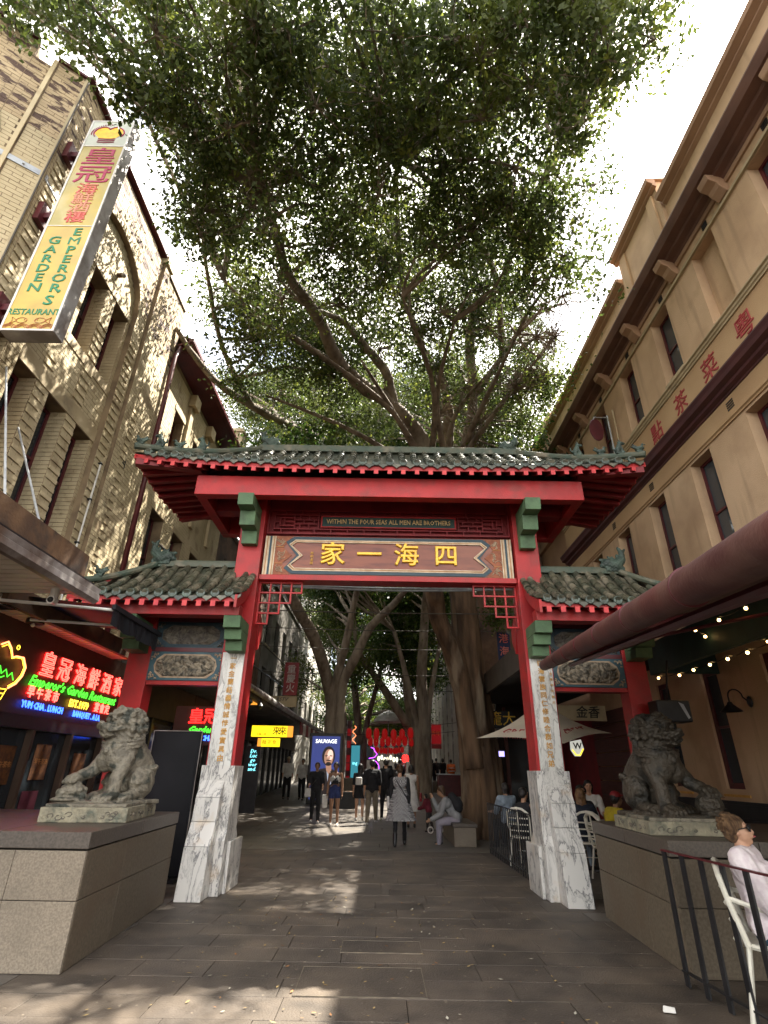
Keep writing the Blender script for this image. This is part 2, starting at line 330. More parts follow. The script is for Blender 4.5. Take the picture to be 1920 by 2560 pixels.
while y < 58:
    d = .40 if y < 13 else (.6 if y < 25 else 1.2); x = -6 - rs.random()
    while x < 6.2:
        w = rs.choice([.6, .75, .9, 1.2]) if y < 13 else rs.choice([.9, 1.2, 1.8])
        cx, cy = x + w / 2, y + d / 2; z = gz(cy)
        vis = abs(cx) < .72 * cy + .7 and not (cx < -2.9 and 5.2 < cy < 8.2) and not (cx > 3 and cy > 5.2)
        if y < 13 and vis and nslab < 300:
            mesh_obj('paving_slab', slab_mesh(w, d), ground, (cx, cy, z + rs.uniform(-.002, .002)), (rs.uniform(-.0015, .0015), rs.uniform(-.001, .001), 0)); nslab += 1
        else:
            q = .006; z0, z1 = gz(y) , gz(y + d)
            far.add([(x + q, y + q, z0), (x + w - q, y + q, z0), (x + w - q, y + d - q, z1), (x + q, y + d - q, z1), (x + q, y + q, z0 - .03), (x + w - q, y + q, z0 - .03), (x + w - q, y + d - q, z1 - .03), (x + q, y + d - q, z1 - .03)],
                    [(0, 1, 2, 3), (0, 4, 5, 1), (1, 5, 6, 2), (2, 6, 7, 3), (3, 7, 4, 0)])
        x += w
    y += d
fo = far.build('far_paving', 'slab_far', ground); fo['kind'] = 'stuff'
# service cover with a thin metal edge let into the paving
M['brass_edge'] = mat('worn_metal_edge', (.20, .165, .12), (.12, .10, .08), 9, .5, metal=.3)
for (x0, x1, y0, y1, lb) in ((-.62, .38, 5.06, 5.72, 'large rectangular paved service cover with thin metal edge, middle of the foreground'),
                             (-.34, .42, 6.12, 6.5, 'small paved service cover with thin metal edge, just behind the large one')):
    t_ = thing('service_cover', lb, 'service cover', ((x0 + x1) / 2, (y0 + y1) / 2, 0), group='service covers in the paving')
    piece('cover_slab', 'slab', t_, x0 + .008, x1 - .008, y0 + .008, y1 - .008, .0, .006)
    e_ = MB()
    for a in ((x0, x1, y0, y0 + .008), (x0, x1, y1 - .008, y1), (x0, x0 + .008, y0 + .008, y1 - .008), (x1 - .008, x1, y0 + .008, y1 - .008)): e_.box(*a, 0, .008)
    e_.build('metal_edge', 'brass_edge', t_)
# fallen leaves, petals
lf = MB(); rl = random.Random(5)
for i in range(430):
    if i < 300: cx, cy = rl.gauss(.1, 1.5), rl.uniform(3.2, 8.5)
    else: cx, cy = rl.uniform(-1.6, 1.9), rl.gauss(7.3, .35)
    s = rl.uniform(.012, .028) if i < 300 else rl.uniform(.009, .018); a = rl.random() * 6.3; ca, sa = math.cos(a) * s, math.sin(a) * s
    if abs(cx) > 2.3: continue
    lf.add([(cx - ca, cy - sa, .008), (cx + sa * .45, cy - ca * .45, .01), (cx + ca, cy + sa, .014), (cx - sa * .45, cy + ca * .45, .011)], [(0, 1, 2, 3)], rl.choice(['leaf_y', 'leaf_y', 'leaf_b', 'leaf_p']))
M['leaf_y'] = mat('yellow_fallen_leaf', (.34, .25, .11), (.25, .17, .07), 20, .7); M['leaf_b'] = mat('brown_fallen_leaf', (.28, .13, .05), (.2, .1, .04), 20, .7); M['leaf_p'] = mat('pale_petal', (.5, .47, .38), None, 20, .7)
tag(lf.build('fallen_leaves'), 'scattered small yellow and brown leaves on the dark paving', 'leaves', kind='stuff')
pp = MB(); pp.hexa([(2.02, 4.86, .009), (2.10, 4.84, .009), (2.03, 4.90, .009), (2.12, 4.89, .009), (2.025, 4.87, .045), (2.10, 4.85, .04), (2.04, 4.895, .04), (2.115, 4.885, .03)])
tag(pp.build('paper_scrap', 'white', bevel=.004), 'small crumpled white paper scrap on the paving', 'litter')
gl = MB(); gl.add([(2.02, 4.42, .010), (2.06, 4.40, .02), (2.09, 4.43, .014), (2.05, 4.45, .012)], [(0, 1, 2, 3)])
M['green_leaf'] = mat('fresh_green_leaf', (.05, .22, .05), None, 20, .5)
tag(gl.build('green_leaf', 'green_leaf'), 'single bright green leaf fallen on the paving near the fence', 'leaf')
# ------------------------------------------------------------------ the gate
GX = .08
gate = thing('chinese_gate', 'red Chinese archway gate with green tiled roofs and gold lettered signboard across the street', 'gate', (GX, 8.8, 0))
def lerp(a, b, t): return a + (b - a) * t
# posts, plaques, marble bases
for sx in (-1, 1):
    def bx(mb, r0, r1, y0, y1, z0, z1, m=None):
        a, b = sorted((GX + sx * r0, GX + sx * r1)); return mb.box(a, b, y0, y1, z0, z1, m)
    bx(MB(), 2.20, 2.61, 8.50, 8.95, 1.50, 6.35).build('post', 'red', gate, bevel=.006)
    bx(MB(), 3.78, 4.13, 8.60, 8.92, 0, 3.75).build('outer_post', 'red', gate, bevel=.006)
    bx(MB(), 2.245, 2.585, 8.462, 8.498, 1.54, 3.15).build('marble_plaque', 'plaque', gate, bevel=.004)
    # base body
    b_ = MB()
    prof = [(8.38, 0), (8.38, .62), (8.45, .74), (8.45, 1.54), (8.98, 1.54), (8.98, .74), (9.10, .62), (9.10, 0)]
    a, b = sorted((GX + sx * 2.12, GX + sx * 2.70))
    b_.prism(prof, lambda p, q, d: (d, p, q), a + .05, b - .05)
    base = b_.build('marble_base', 'marble', gate, bevel=.006)
    bx(MB(), 2.12, 2.168, 8.55, 9.25, 0, .60).build('base_cheek', 'marble', base, bevel=.008)
    # front skirt of four marble slabs
    sk = [(8.02, 0), (8.11, .58), (8.26, .85), (8.30, 1.14), (8.44, 1.35)]
    a, b = sorted((GX + sx * 2.29, GX + sx * 2.62))
    for (ya, za), (yb, zb_) in zip(sk, sk[1:]):
        s_ = MB(); s_.prism([(ya, za + .002), (8.44, za + .002), (8.445, zb_ - .002), (yb, zb_ - .002)], lambda p, q, d: (d, p, q), a, b)
        s_.build('marble_slab', 'marble', base, bevel=.004)
    # green corbel brackets
    for (r0, r1, blocks) in ((2.27, 2.53, ((7.80, 5.455, 5.66), (8.06, 5.20, 5.452), (8.33, 4.97, 5.197))),
                             (2.24, 2.50, ((7.92, 3.425, 3.60), (8.06, 3.275, 3.422), (8.20, 3.13, 3.272))),
                             (3.83, 4.09, ((7.92, 3.425, 3.60), (8.06, 3.275, 3.422), (8.20, 3.13, 3.272)))):
        for y0, z0, z1 in blocks:
            k = MB(); a, b = sorted((GX + sx * r0, GX + sx * r1))
            k.prism([(y0, z1), (y0 + .035, z0), (8.60 if r0 > 3 else 8.498, z0), (8.60 if r0 > 3 else 8.498, z1)], lambda p, q, d: (d, p, q), a, b)
            k.build('bracket_block', 'green', gate, bevel=.006)
    # rear wing brackets seen below the lattice
    w = MB(); xx = GX + sx * 2.19
    w.prism([(8.96, 3.55), (8.96, 3.95), (9.25, 3.75), (9.25, 3.55), (9.08, 3.32)], lambda p, q, d: (d, p, q), min(xx, xx + sx * .12), max(xx, xx + sx * .12))
    w.build('rear_bracket', 'red', gate)
CH = {-1: '一家金蘭結義情誠悖愛實具由', 1: '四海雲族同仁修睦合群如兄弟'}
for sx in (-1, 1):
    s_ = CH[sx]
    for i, c in enumerate(s_):
        z = 3.05 - i * (1.42 / (len(s_) - 1)) + .0
        put_text('gold_character', c, .098, (GX + sx * 2.415 - .01 * sx, 8.458, z), FRONT, 'gold_dull', gate, depth=.008, bold=.0016, res=1)
for i, c in enumerate('歲次庚申年秋月'): put_text('small_character', c, .05, (GX + 2.55, 8.458, 2.98 - i * .085), FRONT, 'gold_dull', gate, depth=.006, res=1)
# main sign and panels between the posts
def px(mb, x0, x1, y0, y1, z0, z1, m=None): return mb.box(GX + x0, GX + x1, y0, y1, z0, z1, m)
px(MB(), -2.198, 2.198, 8.56, 8.86, 4.40, 4.488).build('lintel_beam', 'red', gate, bevel=.004)
sb = px(MB(), -2.17, 2.17, 8.60, 8.80, 4.49, 5.22).build('signboard', 'signwood', gate, bevel=.004)
# frame bands: arrow-shaped panel outline
def band(pts, w, y0, y1, m, parent, name):
    b_ = MB(); n = len(pts); cx = sum(p[0] for p in pts) / n; 
    ins = []
    for i in range(n):
        p0, p1, p2 = (Vector(pts[j % n]) for j in (i - 1, i, i + 1)); d1 = (p1 - p0).normalized(); d2 = (p2 - p1).normalized()
        n1 = Vector((-d1.y, d1.x)); n2 = Vector((-d2.y, d2.x)); q = (n1 + n2); q /= max(.2, q.dot(n1)); ins.append(p1 + q * w)
    vs = [(GX + x, y, z) for y in (y0, y1) for (x, z) in [*pts, *ins]]; N = 2 * n; fs = []
    for i in range(n):
        j = (i + 1) % n
        fs += [(i, j, n + j, n + i), (N + i, N + n + i, N + n + j, N + j), (i, N + i, N + j, j), (n + i, n + j, N + n + j, N + n + i)]
    b_.add(vs, fs); return b_.build(name, m, parent)
def arrow(x, dx, z0, z1, zc): return [(-x, z0), (x, z0), (x - dx, zc), (x, z1), (-x, z1), (-x + dx, zc)]
zc = 4.855
ar = [(-1.62, 4.505), (1.62, 4.505), (1.76, 4.64), (1.60, 4.70), (1.76, zc)]
def zig(s, zlo, zhi):   # zig-zag ended outline like the painted board
    R_ = [(1.66, zlo), (1.84, 4.855 - .00), (1.66, zhi)]
    return None
def outline(k):   # k shrinks inwards
    zl, zh = 4.515 + k, 5.205 - k
    r = [(1.66 - k * .4, zl), (1.80 - k, zl + .10 - k * .2), (1.60 - k, zc), (1.80 - k, zh - .10 + k * .2), (1.66 - k * .4, zh)]
    return [(-x, z) for x, z in r[::-1]][::-1][::-1] + r if False else [(-r[4][0], zl)] + [(r[0][0], zl), (r[1][0], r[1][1]), (r[2][0], zc), (r[3][0], r[3][1]), (r[4][0], zh)] + [(-r[4][0], zh), (-r[3][0], r[3][1]), (-r[2][0], zc), (-r[1][0], r[1][1])]
band(outline(0), .055, 8.586, 8.598, 'navy', sb, 'navy_border')
band(outline(.057), .018, 8.582, 8.598, 'cream_trim', sb, 'cream_border')
band(outline(.077), .012, 8.580, 8.598, 'orange_trim', sb, 'ochre_border')
band(outline(.091), .016, 8.578, 8.598, 'cream_trim', sb, 'inner_border')
for sx in (-1, 1):
    for (a, w, m) in ((2.165, .03, 'cream_trim'), (2.133, .012, 'orange_trim'), (2.118, .03, 'cream_trim'), (2.086, .035, 'navy'), (2.049, .03, 'cream_trim'), (2.017, .012, 'orange_trim'), (2.003, .022, 'cream_trim')):
        x0, x1 = sorted((GX + sx * a, GX + sx * (a - w))); piece('end_stripe', m, sb, x0, x1, 8.588, 8.598, 4.495, 5.215)
    # carved scroll fields
    for (z0, z1, xa, xb) in ((4.50, 4.70, 1.70, 1.975), (4.71, 5.0, 1.84, 1.975), (5.01, 5.21, 1.70, 1.975)):
        poly = [(xa + (.14 if z0 < 4.6 else -.2 if False else .0), z0), (1.975, z0), (1.975, z1), (xa + (.0 if z0 < 4.6 else .0), z1)]
        if z0 < 4.6: poly = [(1.70, z0), (1.975, z0), (1.975, z1), (1.84, z1)]
        elif z0 > 5: poly = [(1.84, z0), (1.975, z0), (1.975, z1), (1.70, z1)]
        else: poly = [(1.84, z0), (1.975, z0), (1.975, z1), (1.84, z1), (1.68, zc)]
        k = MB().prism(poly, lambda p, q, d: (GX + sx * p, d, q), 8.590, 8.599).build('carved_field', 'terracotta', sb)
        c_ = MB(); rr = random.Random(int(z0 * 100))
        for q in range(5):
            cx, cz = GX + sx * rr.uniform(1.87, 1.94), lerp(z0 + .05, z1 - .05, (q + .5) / 5); a0 = rr.random() * 6; rad = .045
            c_.tube([(cx + math.cos(a0 + t * .75) * rad * (1 - t * .1) + sx * -.01 * t, 8.586, cz + math.sin(a0 + t * .75) * rad * (1 - t * .1)) for t in range(8)], .007, 5)
        c_.build('scrollwork', 'scroll', k)
    for z in (4.70, 5.005): piece('field_rail', 'orange_trim', sb, *sorted((GX + sx * 1.83, GX + sx * 1.975)), 8.584, 8.598, z, z + .012)
for c, x in (('家', -.97), ('一', -.33), ('海', .32), ('四', 1.01)):
    s_ = .44 if c != '四' else .42
    put_text('gold_character', c, s_, (GX + x, 8.585, 4.862), FRONT, 'gold', gate, depth=.035, bold=.0085, res=3, sx=1.02)
for i, c in enumerate('林炳達題'): put_text('small_character', c, .055, (GX - 1.33, 8.594, 4.90 - i * .062), FRONT, 'gold_dull', gate, depth=.01, bold=.001, res=1)
# lattice with the English motto
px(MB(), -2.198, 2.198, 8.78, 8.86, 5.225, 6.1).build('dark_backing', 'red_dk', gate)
lt = MB()
def lb(x0, x1, z0, z1): px(lt, x0, x1, 8.70, 8.74, z0, z1)
lb(-2.19, 2.19, 5.31, 5.335); lb(-2.19, 2.19, 5.765, 5.79); lb(-2.19, -2.165, 5.336, 5.764); lb(2.165, 2.19, 5.336, 5.764)
lb(-2.08, 2.08, 5.40, 5.42); lb(-2.08, 2.08, 5.68, 5.70)
for i in range(14):
    x = -1.95 + i * .30; lb(x, x + .02, 5.336, 5.399); lb(x + .06, x + .08, 5.701, 5.764)
for sx in (-1, 1):
    def l2(a, b, z0, z1): x0, x1 = sorted((sx * a, sx * b)); px(lt, x0, x1, 8.702, 8.738, z0, z1)
    l2(2.08, 2.06, 5.421, 5.679); l2(1.98, 1.96, 5.46, 5.64); l2(1.96, 1.72, 5.46, 5.478); l2(1.96, 1.72, 5.622, 5.64); l2(1.72, 1.70, 5.421, 5.679)
    l2(1.90, 1.88, 5.478, 5.622); l2(1.88, 1.72, 5.54, 5.556); l2(1.62, 1.60, 5.421, 5.50); l2(1.62, 1.60, 5.60, 5.679); l2(1.70, 1.30, 5.50, 5.518); l2(1.70, 1.30, 5.582, 5.60)
    l2(1.46, 1.44, 5.421, 5.50); l2(1.46, 1.44, 5.60, 5.679); l2(1.55, 1.53, 5.518, 5.582); l2(1.36, 1.34, 5.518, 5.582); l2(1.28, 1.26, 5.421, 5.679); l2(2.06, 1.98, 5.54, 5.556)
lt.build('lattice_panel', 'red_dk', gate)
mb_ = px(MB(), -1.20, 1.20, 8.68, 8.72, 5.455, 5.645).build('motto_board', 'green_dk', gate)
fr = MB()
for a in ((-1.225, 1.225, 5.435, 5.455), (-1.225, 1.225, 5.645, 5.665), (-1.225, -1.2, 5.456, 5.644), (1.2, 1.225, 5.456, 5.644)): px(fr, a[0], a[1], 8.67, 8.73, a[2], a[3])
fr.build('motto_frame', 'red', mb_)
put_text('motto_lettering', 'WITHIN THE FOUR SEAS ALL MEN ARE BROTHERS', .125, (GX, 8.676, 5.552), FRONT, 'txt_gold', mb_, depth=.012, bold=.0022, res=1, sx=.80)
# corner lattices
for sx in (-1, 1):
    c_ = MB(); S = .178; t = .014; x0_ = 2.185; z0_ = 4.385
    def bar(a, b, z0, z1): xx0, xx1 = sorted((GX + sx * a, GX + sx * b)); c_.box(xx0, xx1, 8.69, 8.73, z0, z1)
    n = [4, 3, 2, 1]
    for r_ in range(5):
        w = n[max(0, r_ - 1)] if r_ else 4
        bar(x0_ + t, x0_ - w * S - t, z0_ - r_ * S - t, z0_ - r_ * S + t)
    for c in range(5):
        h = n[max(0, c - 1)] if c else 4
        for r_ in range(h): bar(x0_ - c * S + t, x0_ - c * S - t, z0_ - r_ * S - S + t + .001, z0_ - r_ * S - t - .001)
    c_.build('corner_lattice', 'red', gate, bevel=.003)
# side bays: relief panels and beams
for sx in (-1, 1):
    def sbx(m_, r0, r1, y0, y1, z0, z1): a, b = sorted((GX + sx * r0, GX + sx * r1)); return m_.box(a, b, y0, y1, z0, z1)
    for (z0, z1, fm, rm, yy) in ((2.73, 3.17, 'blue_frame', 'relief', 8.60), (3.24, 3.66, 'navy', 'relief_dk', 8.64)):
        pn = sbx(MB(), 2.615, 3.775, yy, yy + .16, z0, z1).build('relief_panel', fm, gate, bevel=.004)
        cx, cz, hw, hh = GX + sx * 3.195, (z0 + z1) / 2, .48, (z1 - z0) / 2 - .05
        oc = [(-hw, 0), (-hw + .03, -hh * .55), (-hw + .13, -hh), (hw - .13, -hh), (hw - .03, -hh * .55), (hw, 0), (hw - .03, hh * .55), (hw - .13, hh), (-hw + .13, hh), (-hw + .03, hh * .55)]
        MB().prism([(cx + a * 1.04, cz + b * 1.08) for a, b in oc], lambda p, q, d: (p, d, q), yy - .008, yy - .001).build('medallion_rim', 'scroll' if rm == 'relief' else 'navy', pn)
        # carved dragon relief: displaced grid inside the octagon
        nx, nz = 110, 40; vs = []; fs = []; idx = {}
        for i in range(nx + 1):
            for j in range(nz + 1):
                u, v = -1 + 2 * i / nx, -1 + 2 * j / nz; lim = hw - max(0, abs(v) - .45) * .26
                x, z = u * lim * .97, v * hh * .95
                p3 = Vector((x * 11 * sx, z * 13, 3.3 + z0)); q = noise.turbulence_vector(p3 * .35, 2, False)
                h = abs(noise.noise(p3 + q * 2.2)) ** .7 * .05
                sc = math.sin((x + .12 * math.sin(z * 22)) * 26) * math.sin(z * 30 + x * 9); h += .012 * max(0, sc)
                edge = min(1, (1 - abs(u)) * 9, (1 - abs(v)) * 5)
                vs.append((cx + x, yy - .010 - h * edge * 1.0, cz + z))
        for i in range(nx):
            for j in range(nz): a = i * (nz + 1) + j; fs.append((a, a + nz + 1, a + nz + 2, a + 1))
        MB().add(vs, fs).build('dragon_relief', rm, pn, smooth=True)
        for cx2 in (-1, 1):
            for cz2 in (-1, 1):
                k = MB(); rr = random.Random(int(cz2 + 3 + cx2))
                for q in range(16):
                    a, b = rr.random(), rr.random()
                    if a + b > 1: a, b = 1 - a, 1 - b
                    k.ball((cx + cx2 * (.55 - a * .13), yy - .004, cz + cz2 * (hh + .025 - b * .11)), (.014, .012, .014), 6)
                k.build('corner_ornament', 'scroll' if rm == 'relief' else 'relief_dk', pn, smooth=True)
    sbx(MB(), 2.615, 3.775, 8.60, 8.86, 3.172, 3.238).build('middle_rail', 'maroon', gate)
    sbx(MB(), 2.615, 3.775, 8.62, 8.82, 2.665, 2.728).build('lower_rail', 'red', gate)
    sbx(MB(), 2.05 if False else 2.28, 4.62, 7.93, 8.16, 3.605, 3.78).build('side_eave_beam', 'red', gate, bevel=.005)
    sbx(MB(), 2.615, 3.775, 8.62, 8.86, 3.662, 3.95).build('upper_rail', 'maroon', gate)
# ---- roofs
tile_n = 0
def barrel(L, r=.067, r2=.052):   # half-round cover tile pointing along +Y (uphill), overlapped lower lip
    k = MB(); n = 8; vs = []
    for (y, rr_) in ((0, r), (.026, r), (.032, r * .86), (L + .03, r2)):
        for j in range(n + 1):
            a = math.pi * j / n; vs.append((math.cos(a) * rr_, y, math.sin(a) * rr_))
    fs = [(i * (n + 1) + j, (i + 1) * (n + 1) + j, (i + 1) * (n + 1) + j + 1, i * (n + 1) + j + 1) for i in range(3) for j in range(n)]
    fs.append(tuple(range(n + 1))[::-1])
    return k.add(vs, [f[::-1] for f in fs])
bar_me = {}
def bar_mesh(L, mt):
    k = (round(L, 3), mt)
    if k not in bar_me: bar_me[k] = barrel(L).mesh('roof_tile', mt, smooth=False)
    return bar_me[k]
disc_me = MB().lathe([(.0, 0), (.012, -.006), (.024, 0), (.033, -.002), (.040, -.012), (.050, -.014), (.064, -.012), (.070, -.004), (.070, .02)], n=18).xf(Matrix.Rotation(R(-90), 4, 'X') @ Matrix.Scale(-1, 4, (0, 0, 1)) @ Matrix.Scale(-1, 4, (0, 0, 1))).mesh('tile_end', 'disc', smooth=True)
# lathe axis +Z, face towards -Z; turning -90 about X sends -Z to -Y
drip_me = MB().prism([(-.085, .035), (-.05, .015), (0, .008), (.05, .015), (.085, .035), (.075, -.015), (.03, -.045), (0, -.075), (-.03, -.045), (-.075, -.015)], lambda p, q, d: (p, d, q), -.012, .006).mesh('drip_tile', 'tile')
rest_tiles = MB()
def slope(prefix, P0, ex, up, zfun, width_cols, rowlen, mt, smax, obj_rows, discs=True, spacing=.2285, curve=.12):
    """columns of tiles. P0: eave middle point; ex: unit vector along the eave; up: horizontal run vector to the ridge (full length)."""
    global tile_n
    ex = Vector(ex); run = Vector(up); rl_ = run.length; ud = run.normalized()
    for c in width_cols:
        x = c * spacing; sm = smax(x)
        if sm <= .03: continue
        base = Vector(P0) + ex * x; ze, zr = zfun(x)
        def pt(s): return base + run * s + Vector((0, 0, lerp(ze, zr, s) - curve * math.sin(math.pi * s) * .55))
        Ltot = (pt(sm) - pt(0)).length; nr = max(1, round(Ltot / rowlen)); 
        for r_ in range(nr):
            a, b = pt(sm * r_ / nr), pt(sm * (r_ + 1) / nr); d = (b - a); L = d.length
            ydir = d.normalized(); xdir = ydir.cross(Vector((0, 0, 1))).normalized(); zdir = xdir.cross(ydir)
            mt4 = Matrix(((xdir[0], ydir[0], zdir[0], a[0]), (xdir[1], ydir[1], zdir[1], a[1]), (xdir[2], ydir[2], zdir[2], a[2]), (0, 0, 0, 1)))
            if r_ < obj_rows:
                o = mesh_obj('roof_tile', bar_mesh(.2, mt), gate); o.rotation_euler = mt4.to_euler(); o.location = a - worg(gate); o.scale = (1, L / .2, 1); tile_n += 1
            else:
                k = barrel(L); k.xf(mt4); rest_tiles.add(k.v, k.f, mt)
        if discs:
            rz = math.atan2(ud.y, ud.x) - math.pi / 2
            o = mesh_obj('tile_end', disc_me, gate, pt(0) + Vector((0, 0, .012)) - ud * .004, (R(-8), 0, rz))
            o = mesh_obj('drip_tile', drip_me, gate, pt(0) + ex * (spacing / 2) + Vector((0, 0, -.038)) - ud * .0, (R(-6), 0, rz))
def pan_sheet(mb, P0, ex, up, zfun, x0, x1, smax, mt, spacing=.2285, curve=.12, nx=None, dz=-.012):
    """scalloped pan surface below the barrels; under side follows too"""
    ex = Vector(ex); run = Vector(up); n = int((x1 - x0) / (spacing / 4)) + 1; ns = 8; vs = []
    for i in range(n + 1):
        x = lerp(x0, x1, i / n); sm = max(0, smax(x)); ze, zr = zfun(x); wob = -.022 * abs(math.sin(math.pi * x / spacing))
        for j in range(ns + 1):
            s = sm * j / ns; p = Vector(P0) + ex * x + run * s; z = lerp(ze, zr, s) - curve * math.sin(math.pi * s) * .55 + dz + wob
            vs.append((p.x, p.y, z))
    fs = [(i * (ns + 1) + j, (i + 1) * (ns + 1) + j, (i + 1) * (ns + 1) + j + 1, i * (ns + 1) + j + 1) for i in range(n) for j in range(ns)]
    mb.add(vs, fs, mt)
pans = MB(); soff = MB()
# upper roof
EX, EYF, EYB, RX, ZR = 4.34, 7.62, 9.98, 2.45, 7.12
zf_main = lambda x: (6.17 + .16 * (abs(x) / EX) ** 3, ZR)
zf_side = lambda y: (6.17 + .16 * (.45 + .55 * (abs(y) / 1.18) ** 2), ZR)
sm_main = lambda x: 1.0 if abs(x) < RX else 1 - (abs(x) - RX) / (EX - RX)
sm_side = lambda y: 1 - abs(y) / 1.18
cols = [i + .0 for i in range(-18, 19)]
slope('m', (GX, EYF, 0), (1, 0, 0), (0, 1.18, 0), zf_main, cols, .23, 'tile', sm_main, 3)
slope('b', (GX, EYB, 0), (-1, 0, 0), (0, -1.18, 0), zf_main, cols, .215, 'tile', sm_main, 0)
pan_sheet(pans, (GX, EYF, 0), (1, 0, 0), (0, 1.18, 0), zf_main, -EX, EX, sm_main, 'tile')
pan_sheet(pans, (GX, EYB, 0), (-1, 0, 0), (0, -1.18, 0), zf_main, -EX, EX, sm_main, 'tile')
for sx in (-1, 1):
    P = (GX + sx * EX, 8.8, 0); e = (0, sx, 0); u = (-sx * (EX - RX), 0, 0)
    slope('s', P, e, u, zf_side, [i for i in range(-4, 5)], .215, 'tile', sm_side, 0)
    pan_sheet(pans, P, e, u, zf_side, -1.18, 1.18, sm_side, 'tile')
# lower roofs
LZ = 4.66
for sx in (-1, 1):
    cx = GX + sx * 3.55; W0, W1 = 1.23, 1.30          # inner half width, outer
    xin, xout, xr = -1.25, 1.35, .45                # measured outwards from cx
    zf = lambda x, s=sx: (3.86 + .10 * max(0, (x * s) / 1.35) ** 3 + .03 * max(0, -(x * s) / 1.25) ** 3, LZ)
    sm = lambda x, s=sx: 1.0 if x * s < .45 else 1 - (x * s - .45) / .9
    cs = [sx * (-1.14 + i * .2135) / .2135 for i in range(12)]
    slope('l', (cx, 7.72, 0), (1, 0, 0), (0, 1.0, 0), zf, cs, .215, 'tile_lo', sm, 6, spacing=.2135, curve=.16)
    slope('lb', (cx, 9.72, 0), (-1, 0, 0), (0, -1.0, 0), lambda x, s=sx: zf(-x, s), [-c for c in cs], .19, 'tile_lo', lambda x, s=sx: sm(-x, s), 0, spacing=.2135, curve=.16)
    x0, x1 = (-1.25, 1.35) if sx > 0 else (-1.35, 1.25)
    pan_sheet(pans, (cx, 7.72, 0), (1, 0, 0), (0, 1.0, 0), zf, x0, x1, sm, 'tile_lo', spacing=.2135, curve=.16)
    pan_sheet(pans, (cx, 9.72, 0), (-1, 0, 0), (0, -1.0, 0), lambda x, s=sx: zf(-x, s), -x1, -x0, lambda x, s=sx: sm(-x, s), 'tile_lo', spacing=.2135, curve=.16)
    P = (cx + sx * 1.35, 8.72, 0); e = (0, sx, 0)
    zfs = lambda y: (3.93, LZ); sms = lambda y: 1 - abs(y) / 1.0
    slope('ls', P, e, (-sx * .9, 0, 0), zfs, [i for i in range(-4, 5)], .19, 'tile_lo', sms, 0, spacing=.2135, curve=.1)
    pan_sheet(pans, P, e, (-sx * .9, 0, 0), zfs, -1.0, 1.0, sms, 'tile_lo', spacing=.2135, curve=.1)
    # ridge, hips, verge
    rg = MB(); a = GX + sx * 4.0; b = GX + sx * 2.62
    rg.box(min(a, b), max(a, b), 8.66, 8.78, LZ - .02, LZ + .07); rg.tube([(a, 8.72, LZ + .085), (b, 8.72, LZ + .085)], .035, 8)
    for yy in (7.72, 9.72):
        o_ = 1 if yy < 8.7 else -1
        pts = [(lerp(a, cx + sx * 1.37, t), lerp(8.72, yy - .02 * o_, t), lerp(LZ + .06, 4.02, t) - .07 * math.sin(math.pi * t)) for t in [i / 8 for i in range(9)]]
        rg.tube(pts, .055, 8)
    rg.build('ridge', 'ridge', gate, bevel=.006)
    vb = MB(); vx = GX + sx * 2.27; pts = []
    for i in range(9):
        t = i / 8; pts.append((lerp(7.70, 8.60, t), lerp(3.87, 4.52, t) - .16 * .55 * math.sin(math.pi * t * .95)))
    poly = [(y, z - .01) for y, z in pts] + [(y, z - .19 - .03 * (1 - abs(i / 8 - .5))) for i, (y, z) in list(enumerate(pts))[::-1]]
    vb.prism(poly, lambda p, q, d: (d, p, q), min(vx, vx + sx * .04), max(vx, vx + sx * .04)); vb.build('verge_board', 'red', gate)
    for i in range(6):
        t = (i + .1) / 6; y, z = lerp(7.70, 8.48, t), lerp(3.89, 4.44, t) - .09 * math.sin(math.pi * t)
        o = mesh_obj('verge_tile', bar_mesh(.2, 'tile_lo'), gate); o.location = Vector((GX + sx * 2.285, y, z)) - worg(gate); o.rotation_euler = (R(36 + 12 * (t - .5)), 0, 0); o.scale = (1, .78, 1)
    # soffit and rafters of the lower roof
    xa, xb = sorted((GX + sx * 2.31, GX + sx * 4.86))
    soff.add([(xa, 7.76, 3.80), (xb, 7.76, 3.84), (xb, 8.62, 4.38), (xa, 8.62, 4.38)], [(0, 1, 2, 3)])
    soff.add([(xa, 9.68, 3.80), (xb, 9.68, 3.84), (xb, 8.82, 4.38), (xa, 8.82, 4.38)], [(3, 2, 1, 0)])
    piece('fascia_board', 'red', gate, xa, xb, 7.745, 7.775, 3.765, 3.845)
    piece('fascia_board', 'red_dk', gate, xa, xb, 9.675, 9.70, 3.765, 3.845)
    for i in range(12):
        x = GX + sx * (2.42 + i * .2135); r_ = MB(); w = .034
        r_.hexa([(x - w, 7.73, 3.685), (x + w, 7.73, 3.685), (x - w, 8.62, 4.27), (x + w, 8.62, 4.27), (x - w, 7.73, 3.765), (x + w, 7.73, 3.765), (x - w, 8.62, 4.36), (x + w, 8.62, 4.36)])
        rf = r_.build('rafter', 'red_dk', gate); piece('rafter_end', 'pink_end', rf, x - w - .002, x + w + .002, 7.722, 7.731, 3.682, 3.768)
pz = pans.build('pan_tiles', None, gate); pz['kind'] = 'stuff'
rz_ = rest_tiles.build('upper_cover_tiles', None, gate); rz_['kind'] = 'stuff'
